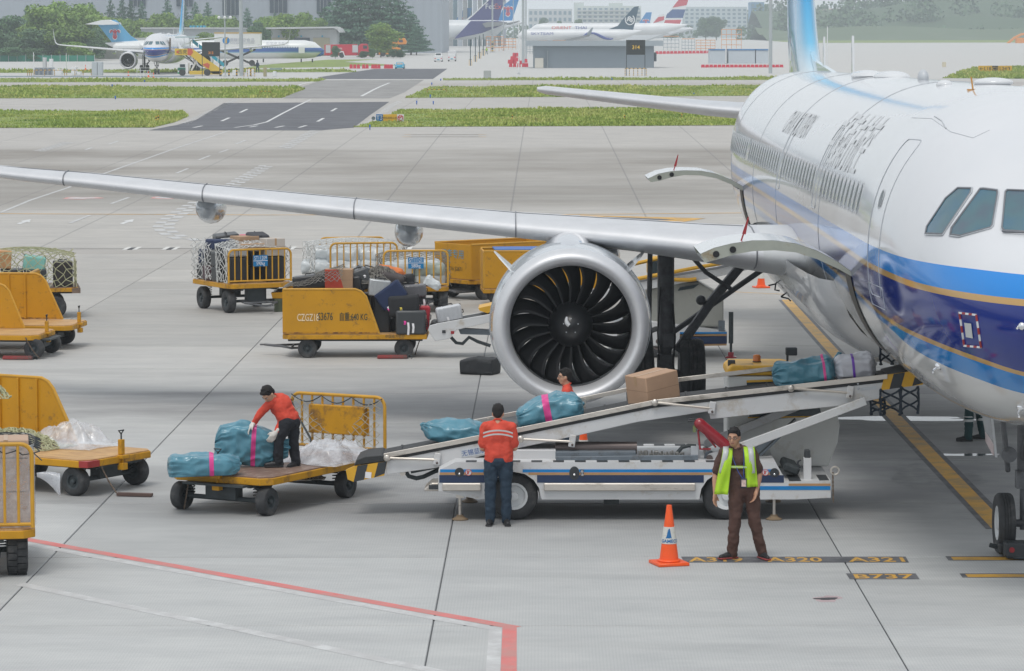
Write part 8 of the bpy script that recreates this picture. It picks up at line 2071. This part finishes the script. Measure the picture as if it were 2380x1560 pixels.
# ---------------- other aircraft
def emblem(e,cx,cy,h,Y):
 """red kapok flower outlined in white"""
 for k,m,yy in ((1.16,M_WH,Y -.06),(1,M_EMB,Y -.10)):
  S = h * .5
  def q(p): return [(cx +x *S *(k if abs(x)>.01 else 1),cy +y *S *k) for x,y in p]
  part(e,'emblem_cup',q([(-.44,.22),(-.14,.60),(0,.30),(.14,.60),(.44,.22),(.36,.82),(0,1.05),(-.36,.82)]),yy,.03,m)
  for s in (-1,1):
   part(e,'emblem_petal',q([(s *.08,.62),(s *.30,.35),(s *.30,-.25),(s *.50,-.52),(s *.74,-.40),(s *.66,-.18),(s *.95,-.22),(s *.92,-.62),(s *.60,-.80),(s *.22,-.55),(s *.08,-.2)]),yy,.03,m)
  part(e,'emblem_crown',q([(-.18,-.35),(-.22,-.95),(0,-.7),(.22,-.95),(.18,-.35),(0,-.1)]),yy,.03,m)
def side_jet(x_tail,x_nose,y_top,y_bot,Y,name,label,livery,prof=None):
 """fuselage seen from the side, nose at x_nose"""
 e = base('parked_jet' if name is None else name,(x_tail +x_nose)/2,Y,label,'airliner'); r = (y_bot -y_top) / 2 * Y / FL; zc = PX(0,(y_top +y_bot)/2,Y)[1]; xt,xn = PX(x_tail,0,Y)[0],PX(x_nose,0,Y)[0]
 n = 22; mb = MB()
 def F(i,j):
  t = i / n; a = 2 * math.pi * j / 24; k = min(1,(1-(1-t /.17)) ** .8+.02) if t < .17 else 1; up = 0 if t > .2 else (1-t /.2) ** 1.5 * .72
  if t > .9: k = math.sqrt(max(0,1-((t -.9)/.1) ** 2)) * .999 + .001; up = -.18 * ((t -.9)/.1) ** 2
  return (xt +(xn -xt)*t,Y +r +r *k *math.cos(a),zc +r *up +r *k *math.sin(a))
 mb.grid(F,n +1,24,wrapv=True); f = mb.build('fuselage',livery,e,180); f.data.transform(Matrix.Translation(-e.location)); return e,f,r,zc
def band_mat(name,zc,bands,base_=(.72,.74,.75)):
 m,nt,b = _nt(name); g = nt.nodes.new('ShaderNodeNewGeometry'); sep = nt.nodes.new('ShaderNodeSeparateXYZ'); nt.links.new(g.outputs['Position'],sep.inputs[0]); c = base_
 col = _mix(nt,0.0,c,c)
 for z0,z1,cc in bands: col = _mix(nt,_math(nt,'MULTIPLY',_math(nt,'GREATER_THAN',sep.outputs[2],z0),_math(nt,'LESS_THAN',sep.outputs[2],z1)),col,cc)
 nt.links.new(col,b.inputs['Base Color']); b.inputs['Roughness'].default_value = .3; return m
zc = PX(0,116,600)[1]
e,f,r,_z = side_jet(240,753,95,137.5,600,'parked_jet','white rear-engined jet with blue nose and light blue T-tail parked across the view',band_mat('jet_bands',zc,[(zc -.45,zc +.25,(.06,.14,.42)),(zc -.62,zc -.45,(.25,.45,.6))]))
part(f,'nose_cone',[(728,108),(742,113),(752,121),(754,126),(745,131),(728,133)],601.3,.7,C('nose_blue',(.02,.12,.42)),.2)
for k in range(30): x = 520 + k * 5.9; part(f,'cabin_window',rect(x,109,x +2.2,113),599.9-.02,.2,C('win_blue',(.10,.16,.30)))
part(f,'open_door',rect(694,110,708,124),599.7,.2,M_WH); part(f,'cockpit_window',[(710,108),(722,107),(726,111),(712,112)],600.7,.3,M_HG); glyph(f,'中国南方航空',645,102.5,599.95,6.5,lm)
part(e,'engine',rect(262,100,330,118),598.5,1.6,M_WH,.5); t = part(e,'tail_fin',[(227,57),(262,46.5),(268,46),(274,50),(303.5,83),(322,95),(322,102),(262,101)],601.5,.35,C('tail_sky',(.10,.36,.60),.3)); emblem(t,267,79,24,601.5)
part(e,'tailplane',[(197,56.5),(235,47),(250,46),(270,53),(271,57),(235,58)],598,7,M_WH)
for x in (612,700,726): part(e,'landing_gear',rect(x -1.5,137,x +1.5,145),601,.3,M_CHAS)
Y = 1065; e,f,r,z = side_jet(1180,960,48.6,93.9,Y,'freighter_jet','white freighter jet with purple tail standing half inside the hangar',C('freighter_white',(.62,.65,.67),.35))
PU = C('tail_purple',(.03,.03,.17),.4); part(f,'purple_rear',[(1094,49),(1158,49),(1178,52),(1172,57),(1120,77),(1056,90.5)],Y -.1,1.0,PU,.1); t = part(e,'tail_fin',[(1079,49),(1098,36),(1137,0),(1150,-14),(1177,-14),(1173,0),(1158,49)],Y +2.5,.8,PU)
part(t,'fin_edge',[(1078,49),(1097,35.4),(1136,-1),(1137.5,0),(1099,37),(1085,49)],Y +2.4,.1,M_WH); glyph(t,'Fed',1140,15.5,Y +2.4,12.5,M_WH); glyph(t,'Ex',1157,15.5,Y +2.4,12.5,C('letter_red',(.65,.06,.05))); part(e,'tailplane',[(1121,55),(1135,51),(1178,52),(1179,55),(1160,60),(1128,64)],Y -6,6,C('tailplane_grey',(.20,.21,.22))); part(e,'tailplane',[(1165,57),(1207,48),(1208,50),(1185,58)],Y +8,6,C('tailplane_grey',(0,0,0)))
def lone_tail(poly,Y,label,m,bands=(),em=None):
 e = base('jet_tail',poly[0][0],Y,label,'airliner'); mb = MB(); t = part(e,'tail_fin',poly,Y,.8,m)
 for p,c in bands: part(t,'painted_band',p,Y -.08,.06,c)
 if em: emblem(t,*em,Y)
 x0,x1 = min(p[0] for p in poly),max(p[0] for p in poly); yb_ = max(p[1] for p in poly); part(e,'fuselage',[(x0 -60,yb_),(x1 +5,yb_ +1),(x1 +14,yb_ +5),(x0 -10,yb_ +26),(x0 -60,yb_ +28)],Y -1.5,4,C('far_white2',(.62,.65,.68)),.8); return e
lone_tail([(1158,48),(1172,11),(1189,-2),(1192,-8),(1209,-8),(1206,0),(1190,48)],1110,'light blue tail with red flower emblem right of the purple tail',M_TAIL2,em=(1180.5,25.5,24)); lone_tail([(1058,48),(1080,19),(1096,18.5),(1091,48)],1130,'small light blue tail inside the hangar mouth',M_TAIL2,em=(1076,47,16)); lone_tail([(1484,56),(1502,29),(1515,28.5),(1510,56)],1350,'distant light blue tail before the apartment block',M_TAIL2,em=(1501,51,14))
R_,B_ = C('tail_red',(.55,.05,.08)),C('tail_navy',(.03,.08,.25)); lone_tail([(1542,58),(1548,37),(1560,20),(1580,-4),(1601,-6),(1594,20),(1584,45),(1577,63)],1250,'tall white tail with red and navy bands',M_WH,[([(1563,18),(1580,-4),(1601,-6),(1596,12)],R_),([(1547,42),(1550,33),(1563,22),(1593,22),(1587,42)],B_),([(1542,58),(1546,47),(1584,46),(1577,63)],R_)]); lone_tail([(1508,66),(1520,50),(1532,34),(1545,33),(1542,55),(1536,72)],1200,'shorter tail with curved red and blue bands',M_WH,[([(1518,54),(1530,40),(1544,38),(1543,47)],R_),([(1517,62),(1542,54),(1540,63)],B_),([(1508,66),(1537,69),(1536,72)],R_)])
Y = 1180; e,f,r,z = side_jet(1600,1228,57,84,Y,'white_jet','white jet with red and blue lettering on its side',C('far_white3',(.72,.74,.76),.3)); glyph(f,'ORIENT',1305,65,Y -.2,7,C('letter_red',(0,0,0)),sx=1.35); glyph(f,'THAI',1350,65,Y -.2,7,C('letter_navy',(.03,.06,.3)),sx=1.3)
Y = 1000; e,f,r,z = side_jet(1492,1200,71,97,Y,'alliance_jet','white jet with dark teal tail standing behind the grey shed',C('far_white3',(0,0,0))); glyph(f,'SKYTEAM',1260,78.5,Y -.2,6,C('letter_navy',(0,0,0)),sx=1.5); TL = C('tail_teal',(.012,.06,.11),.4); t = part(e,'tail_fin',[(1408,70.5),(1436,60),(1452,40),(1474,16),(1485,14.5),(1478,45),(1471,72)],Y +1.6,.5,TL)
mb = MB(); mb.tube([tuple(pt(1464+10.5*math.cos(a),46+11.5*math.sin(a),Y +1.5)-e.location) for a in np.linspace(-.9,3.6,20)],.17,5); mb.build('ring_mark',M_WH,t)
for k in range(3): mb = MB(); mb.tube([tuple(pt(1457+k *1.0+13*u,49.5-k *3.4-3.0*math.sin(u *5.5)-1.5*u,Y +1.5)-e.location) for u in np.linspace(0,1,10)],.16,5); mb.build('wave_mark',M_WH,t)
part(e,'winglet',[(1364,78),(1376,64),(1379,65),(1372,82),(1366,84)],Y -8,.3,C('winglet_grey',(.20,.24,.28))); part(e,'wing',[(1310,93),(1365,81),(1372,84),(1325,96)],Y -8,6,C('tailplane_grey',(0,0,0)))
for k in (0,1,2): mb = MB(); mb.tube([tuple(pt(1355+62*u +4*k,85-9*math.sin(u *4.4+k *.5)*(1-.3*u),Y -.25)-e.location) for u in np.linspace(0,1,16)],.28-.05*k,5); mb.build('ribbon_mark',C('letter_navy',(0,0,0)),f)
for x,yg in ((297.5,177),(356,181),(344,178),(198,160)):
 c_ = cone((pt(x,100,yb(yg)).x,yb(yg),gz(yb(yg))),.75,'small orange cone on the far apron by the parked airliner','cones by the parked airliner')
e = base('service_stand',333,yb(180),'white metal service stand beside the parked airliner wheels','stand')
for x in (318,326,334,342,349): part(e,'upright',rect(x -.4,158 if x <330 else 164,x +.4,180),yb(180),.1,M_WH)
for y in (158,164,171): part(e,'handrail',rect(318,y -.4,349,y +.4),yb(180)+.1,.1,M_WH)
e = base('strap_bundle',1815,62,'black straps dangling under the airliner belly fairing','straps'); mb = MB()
for a_ in (((1786,664),(1803,660),(1808,652)),((1803,660),(1801,674),(1812,676)),((1808,655),(1822,672),(1826,682),(1815,690)),((1815,690),(1832,694),(1838,700)),((1808,640),(1806,655))): mb.tube([pt(x,y,58) for x,y in a_],.018,4)
o = mb.build('strap',M_HAZ_B,e,None,kind='stuff'); o.data.transform(Matrix.Translation(-e.location))
AIR2 = copy_tree(AIR)
_kill = set()
for c in AIR2.children_recursive:
 if c.name.startswith(('cargo_door','gear_bay','hatch')): _kill |= {k.name for k in c.children_recursive} | {c.name}
for k in _kill: bpy.data.objects.remove(bpy.data.objects[k])
AIR2['label'] = 'white airliner with open front door parked beyond the grass behind the 313 board'
sc = .955; AIR2.scale = (sc,) * 3; q = pt(365,172,462); AIR2.location = (q.x,462-5.1*sc,gz(462)); AIR2.rotation_euler = (0,0,0)
mb = MB(); mb.prism([(2.0,4.6),(2.06,4.6),(2.06,5.6),(2.0,5.6)],0,.1,'x') if False else mb.bb((1.9,4.4,3.3),(2.0,5.7,5.2)); mb.build('open_door',mat('door_gap',(.16,.13,.11),.7),AIR2)
# ---------------- far right: cabins, apartments, construction, excavator, frames
Y = yb(149); e = base('site_cabin',1715,Y,'row of white site cabins with blue roof edges','cabin')
for x0,x1 in ((1650,1686),(1693,1755),(1757,1786)): c = part(e,'cabin_unit',rect(x0,117,x1,150),Y,6,C('cabin_white',(.50,.55,.60)),.05); part(c,'blue_edge',rect(x0,114,x1,117),Y -.1,6.2,C('cabin_blue',(.08,.22,.45)))
def block(x0,x1,y0,Y,cols,rows,label,m,wm,extra=(),bal=False):
 e = base('apartment_block',(x0 +x1)/2,Y,label,'building'); part(e,'wall',rect(x0,y0,x1,92),Y,25,m)
 for r_ in extra: part(e,'roof_block',rect(*r_),Y +3,12,m)
 w,h = (x1 -x0) / cols,46 / rows
 for i in range(cols):
  for j in range(rows):
   a,b2 = x0 + w * (i +.22),y0 + 5 + h * j; wd = part(e,'window',rect(a,b2,a +w *.56,b2 +h *.55),Y -.15,.15,wm)
   if bal: part(wd,'balcony',rect(a -w *.12,b2 +h *.45,a +w *.72,b2 +h *.72),Y -1.3,1.1,M_PALE)
WB_ = C('far_window',(.16,.24,.30),.4); block(1340,1490,14,1700,12,5,'pale apartment block with rows of balconies behind the white jets',C('apartment_pale',(.55,.60,.58)),WB_,[(1334,6,1357,92),(1416,7,1447,15)],True); block(1228,1330,21,1750,9,3,'lower pale building left of the balconied block',C('apartment_grey',(.50,.52,.53)),WB_); block(1590,1737,16,1900,12,5,'long hazy building right of the red and navy tail',C('apartment_far',(.48,.54,.56)),WB_); block(1895,1955,20,2300,6,3,'far pale houses between fin and wooded hill',C('apartment_pink',(.50,.36,.34)),WB_); block(1745,1776,5,2000,3,5,'blue-wrapped building beside the tall mast',C('wrap_blue',(.10,.25,.42)),WB_); block(2160,2240,-40,2100,5,4,'green-netted tower under construction on the right',C('wrap_green',(.10,.36,.34)),WB_)
rnd = random.Random(2)
for k,(x,yg,w,h) in enumerate(((1238,114,26,22),(1262,110,20,26),(1300,108,30,24),(1560,118,36,34),(1600,120,30,30),(1640,119,44,26),(1700,116,46,48),(1150,119,40,34),(1182,116,34,26))):
 Y = max(700,yb(yg)*.82 if yg <116 else yb(yg)); yg = proj((0,Y,gz(Y)))[1]; e = base('work_frame',x,Y,('orange and grey maintenance frame on the far apron','far scaffold frame among the white jets')[k % 2],'scaffold','maintenance frames among the far jets')
 m = M_ORG if k in (5,6,7,8) else C('scaffold_grey',(.30,.36,.40)); nx = 4
 for i in range(nx +1): part(e,'upright',rect(x -w /2+w *i /nx -.4,yg -h,x -w /2+w *i /nx +.4,yg),Y,.3,m)
 for j in range(4): part(e,'platform',rect(x -w /2,yg -h +h *j /4,x +w /2,yg -h +h *j /4+1.2),Y -.2,1.5,M_ORG if j == 0 else m)
Y = 1250; e = base('excavator',2362,Y,'yellow excavator with raised arm at the far right edge','excavator'); part(e,'boom_arm',[(2338,104),(2340,100),(2356,86),(2372,78),(2384,76),(2384,81),(2374,83),(2360,90),(2345,103)],Y,1,M_ORG,.1); part(e,'cab',rect(2362,88,2390,103),Y,3,M_ORG,.1); part(e,'track',rect(2358,103,2392,108),Y,3,M_CHAS,.1)
e = base('site_hoarding',2260,1650,'long dark hoarding along the far grass on the right','fence')
for k in range(26): part(e,'hoarding_panel',rect(1990+k *16,83,2005.5+k *16,95),1560,.3,C('hoarding_dark',(.05,.10,.12)))
for x,y,g in ((1131,126.5,'small figure in a lime jacket walking near the gate posts'),(1019,122,'small figure in a lime jacket standing behind the white van'),(598,168,'small crouching figure in dark clothes by the catering truck')):
 Y = yb(y); e = base('person',x,Y,g,'person'); e.rotation_euler = (0,0,0)
 organic('body',[((0,0,1.6),(.1,.1,.13)),((0,0,1.5),.06,(0,0,1.3),.1),((-.15,0,1.35),.06,(-.3,0,.95),.04),((.15,0,1.35),.06,(.3,0,.95),.04),((-.08,0,.9),.09,(-.2,0,.05),.06),((.08,0,.9),.09,(.2,0,.05),.06),((0,0,1.3),.12,(0,0,.9),.13)],M_JEAN,e,.03,2)
 mb = MB(); mb.lathe([(.20,.9),(.22,1.2),(.17,1.45)],(0,0,0),'z',12,cap=False); mb.build('jacket',M_VIS if x != 598 else M_JEAN,e,60); mb = MB(); mb.ball((0,0,1.7),(.12,.12,.09),10,6); mb.build('helmet',M_WH if x != 598 else M_HAIR,e,60)
# ================================================================ trees and hills
def leaf_mat(name,a,b2,c):
 m,nt,b = _nt(name); f = _noise(nt,.35,4,.6,'World'); g = _noise(nt,1.6,2,.5,'World')
 col = _ramp(nt,f,[(.32,a),(.5,b2),(.68,c)]); col = _mix(nt,.35,col,_ramp(nt,g,[(.3,a),(.7,c)]))
 oi = nt.nodes.new('ShaderNodeObjectInfo'); k = _math(nt,'MULTIPLY_ADD',oi.outputs['Random'],.5); k.node.inputs[2].default_value = .75; cc = nt.nodes.new('ShaderNodeCombineColor')
 for i in range(3): nt.links.new(k,cc.inputs[i])
 nt.links.new(_mix(nt,1.0,col,cc.outputs[0],'MULTIPLY'),b.inputs['Base Color']); b.inputs['Roughness'].default_value = .6; return m
L_BR = leaf_mat('leaves_bright',(.06,.14,.025),(.16,.29,.045),(.29,.41,.07)); L_DK = leaf_mat('leaves_dark',(.03,.08,.04),(.065,.15,.07),(.12,.22,.08)); L_CE = leaf_mat('leaves_cedar',(.03,.09,.065),(.06,.15,.095),(.10,.21,.12))
M_BARK = mat('bark',(.12,.09,.07),.9,var=.3,vs=2)
def leaf_mesh(name,blobs,n,size,seed,m,flat_=False):
 rng = np.random.default_rng(seed); tot = sum(b[3]*b[4]*b[5] for b in blobs); P = []; N = []
 for x,y,z,a,b2,c in blobs:
  k = max(20,int(n *a *b2 *c /tot)); d = rng.normal(size=(k,3)); d /= np.linalg.norm(d,axis=1)[:,None]; r = 1 - .35 * rng.random(k) ** 2
  r *= 1 + .18 * np.sin(d[:,0]*7+seed) * np.sin(d[:,1]*6) * np.sin(d[:,2]*8+1)
  P.append(np.stack([x +a *d[:,0]*r,y +b2 *d[:,1]*r,z +c *d[:,2]*r],1)); N.append(d)
 P = np.concatenate(P); N = np.concatenate(N); k = len(P); N = N * .8 + rng.normal(size=(k,3)) * .6; N[:,2] += .6 if flat_ else .2; N /= np.linalg.norm(N,axis=1)[:,None]
 t = np.cross(N,rng.normal(size=(k,3))); t /= np.linalg.norm(t,axis=1)[:,None]; u = np.cross(N,t); s = size * (.6+.8*rng.random(k))[:,None]
 V = np.stack([P -t *s -u *s *.5,P +t *s -u *s *.5,P +t *s *.6+u *s *.7,P -t *s *.6+u *s *.7],1).reshape(-1,3)
 me = bpy.data.meshes.new(name); me.vertices.add(4*k); me.vertices.foreach_set('co',V.reshape(-1)); me.loops.add(4*k); me.loops.foreach_set('vertex_index',np.arange(4*k,dtype=np.int32)); me.polygons.add(k)
 me.polygons.foreach_set('loop_start',np.arange(0,4*k,4,dtype=np.int32)); me.polygons.foreach_set('loop_total',np.full(k,4,dtype=np.int32)); me.update(calc_edges=True); me.materials.append(m); return me
def trunk_mesh(h,r,br,seed):
 rnd = random.Random(seed); mb = MB(); mb.tube([(0,0,0),(rnd.uniform(-.02,.02)*h,0,h *.4),(rnd.uniform(-.04,.04)*h,0,h *.85)],[r,r *.7,r *.2],8)
 for k in range(br): a = rnd.uniform(0,6.28); z = h * rnd.uniform(.3,.7); L_ = h * rnd.uniform(.2,.35); mb.tube([(0,0,z),(L_ *.6*math.cos(a),L_ *.6*math.sin(a),z +L_ *.5),(L_ *math.cos(a),L_ *math.sin(a),z +L_)],[r *.4,r *.25,r *.08],6)
 return mb.mesh('trunk',M_BARK,60)
CR = []
for s in range(4):
 rnd = random.Random(s); bl = [(0,0,.60,.26,.26,.30),(0,0,.3,.2,.2,.18)]
 for k in range(15): a = rnd.uniform(0,6.28); q = rnd.uniform(.12,.36); bl.append((q *math.cos(a),q *math.sin(a),rnd.uniform(.18,.88),rnd.uniform(.10,.2),rnd.uniform(.10,.2),rnd.uniform(.07,.13)))
 CR.append([leaf_mesh('crown',bl,6500,.019,s,m) for m in (L_BR,L_DK)])
TR = [trunk_mesh(.75,.025,6,s) for s in range(3)]
CE = []
for s in range(2):
 rnd = random.Random(s +20); bl = []
 for k in range(34): t = k / 33; z = .12 + .86 * t; a = k * 2.4; q = (1-t) ** .75 * .36 + .02; bl.append((q *.62*math.cos(a),q *.62*math.sin(a),z,q *.62+.03,q *.62+.03,.022))
 CE.append(leaf_mesh('crown',bl,4600,.017,s +5,L_CE,True))
def tree(px,yg,yt,wid,label,kind=0,Y=None,group='trees along the far apron edge',s=0,cat='tree'):
 Y = Y or yb(yg); h = (yb_px(Y)-yt) * Y / FL; w = wid * Y / FL; e = base('cedar_tree' if kind == 2 else 'broadleaf_tree',px,Y,label,cat,group)
 me = CE[s % 2] if kind == 2 else CR[s % 4][kind]; o = bpy.data.objects.new('crown',me); COL.objects.link(o); o.parent = e; k = w / .68; o.scale = (k,k,h); o.rotation_euler = (0,0,s *1.3); o['kind'] = 'stuff'
 t = bpy.data.objects.new('trunk',TR[s % 3]); COL.objects.link(t); t.parent = e; t.scale = (h *.8,h *.8,h)
def yb_px(Y): return proj((0,Y,gz(Y)))[1]
rnd = random.Random(11)
for i,(px,yt,w,kind,Y) in enumerate(((20,28,90,1,690),(75,40,80,0,680),(-15,60,80,1,660),(50,78,80,1,650),(115,2,110,0,670),(150,8,100,0,675),(180,-4,95,0,690),(215,22,85,0,685),(100,60,80,1,652),(130,62,90,1,655),(160,50,90,0,650),(200,58,75,1,660),(178,92,60,0,645),(240,60,70,1,700),(215,90,60,1,650),(25,105,70,1,642),(70,108,60,1,642))):
 tree(px,0,yt,w,('tall bright green broadleaf tree at the far left','dark green broadleaf tree at the far left')[kind],kind,Y,'broadleaf trees at the far left',i)
for i in range(22):
 x = 250 + i * 24 + rnd.uniform(-8,8)
 if 560 < x < 590 or x > 740: continue
 tree(x,0,rnd.uniform(22,44),rnd.uniform(52,76),'light green tree in the belt before the hangar',0,770+rnd.uniform(-15,20),'light green trees before the hangar',i)
for i,(x,yt) in enumerate(((65,12),(215,4),(258,-2),(285,-6),(305,0),(330,2),(390,-6),(430,12),(455,4),(483,6),(575,18),(640,30),(690,36))): tree(x,0,yt,46,'dark cedar rising behind the light green trees',2,800,'dark cedars before the hangar wall',i)
for i,(x,yt,w,yg) in enumerate(((755,18,90,122),(790,-30,110,124),(830,-70,130,126),(880,-60,130,126),(925,-20,110,124),(955,30,80,123),(770,60,70,124),(968,60,50,122))): tree(x,yg,yt,w,'big dark layered cedar beside the hangar corner',2,790-i *3,'big dark cedars at the hangar corner',i)
tree(885,0,50,86,'lighter flat-topped tree standing before the dark cedars',0,716,None,2); tree(598,0,45,54,'dark round tree behind the catering truck',1,720,None,1); tree(342,0,68,50,'round bush-like tree on the shed front, left',0,700,'round trees before the long shed',3); tree(470,0,70,46,'round bush-like tree on the shed front, right',0,700,'round trees before the long shed',0)
for i,(x,yt,w) in enumerate(((914,112,24),(930,113,20),(779,104,22),(846,117,24),(866,110,20))): tree(x,0,yt,w,'small dark bush before the parked vehicles',1,690,'small bushes before the parked vehicles',i)
for i,(x,yt,w) in enumerate(((1260,38,22),(1300,46,26),(1345,43,30),(1640,38,40),(1665,36,40),(1560,44,26))): tree(x,0,yt,w,'hazy dark tree in front of the far apartments',1,1560,'hazy trees before the apartments',i)
mb = MB()
def hf(i,j):
 x = 120 + i * 22; y = 1700 + j * 40; u = i / 36; v = j / 14
 hgt = (10+26*math.sin(min(1,u *1.6)*math.pi *.5)*(.7+.3*math.sin(u *9))+14*noise.noise(Vector((x *.012,y *.012,3)))) * math.sin(math.pi *min(1,v *1.1)) ** .5 if v > 0 else 0
 return (x,y,gz(y)+max(0,hgt)-.5)
mb.grid(hf,37,15); mb.build('wooded_hill',C('hill_ground',(.05,.09,.04),.9),None,180,kind='structure',label='low wooded hill in the haze beyond the far taxiway')
rng = random.Random(5); bl = []
for k in range(420):
 i,j = rng.uniform(0,36),rng.uniform(0,13); p = hf(i,j); r_ = rng.uniform(4,9); bl.append((p[0],p[1],p[2]+r_ *.5,r_,r_,r_ *.8))
for k in range(90):
 x = rng.uniform(95,420); p = (x,1640+rng.uniform(-30,30)); r_ = rng.uniform(2.5,5); bl.append((p[0],p[1],gz(p[1])+r_ *.5,r_,r_,r_ *.8))
me = leaf_mesh('far_wood',bl,52000,.95,9,L_DK); o = bpy.data.objects.new('far_wood',me); COL.objects.link(o); tag(o,'mass of trees covering the hazy hill on the right',None,None,'stuff')
bl = [(rng.uniform(-160,190),1930+rng.uniform(-40,40),gz(1930)+2,rng.uniform(5,9),6,rng.uniform(5,9)) for _ in range(150)]
me = leaf_mesh('far_treeline',bl,16000,1.0,10,L_DK); o = bpy.data.objects.new('far_treeline',me); COL.objects.link(o); tag(o,'hazy tree line behind the far apartments',None,None,'stuff')
M_EARTH = C('bare_earth',(.09,.13,.07),.9,dirt=(.22,.19,.15),ds=.02,da=.3,vs=.02)
mb = MB(); mb.grid(lambda i,j:(100+i *16,1500+j *18,gz(1500+j *18)+6*math.sin(math.pi *j /8)*(.6+noise.noise(Vector((i *.4,j *.5,1))))),32,9); mb.build('earth_bank',M_EARTH,None,180,kind='structure',label='banks of bare earth and weeds at the far construction site')
sheet('far_grass_edge',[Vector(p) for p in ((100,1300,0),(500,1300,0),(500,1500,0),(100,1500,0))],M_SOIL,.05,label='strip of green verge beyond the far taxiway')
sheet('far_island',gq([(560,160),(600,152),(760,139),(880,138),(800,144),(900,150),(930,152),(790,156),(640,158)]),M_SOIL,.01,label='patchy grass island before the rear-engined jet')
# ================================================================ air
mb = MB()
mb.bb((-900,-3,-3),(900,3300,95))
m = bpy.data.materials.new('haze_air'); m.use_nodes = True; nt = m.node_tree; nt.nodes.clear()
out = nt.nodes.new('ShaderNodeOutputMaterial'); v = nt.nodes.new('ShaderNodeVolumePrincipled')
v.inputs['Color'].default_value = (0.82,0.90,0.96,1); v.inputs['Density'].default_value = 0.00029; v.inputs['Anisotropy'].default_value = 0.1
nt.links.new(v.outputs[0],out.inputs['Volume'])
mb.build('haze',m,None,None,kind='stuff',label='pale humid haze over the airport')
_ORD = ['leftmost','second from the left','third from the left','fourth from the left','fifth from the left','sixth from the left','seventh from the left','eighth from the left','ninth from the left','tenth from the left','eleventh from the left','twelfth from the left','thirteenth from the left','fourteenth from the left','fifteenth from the left','sixteenth from the left','seventeenth from the left','eighteenth from the left','nineteenth from the left','twentieth from the left','twenty-first from the left','twenty-second from the left']
_by = {}
for o in COL.objects:
 if o.parent is None and o.get('label') and o.get('category'): _by.setdefault(o['label'],[]).append(o)
for lab,L_ in _by.items():
 if len(L_) > 1:
  L_.sort(key=lambda o:proj(o.location)[0])
  for k,o in enumerate(L_):
   if k < len(_ORD): o['label'] = ' '.join(lab.split()[:11]) + ', ' + _ORD[k]
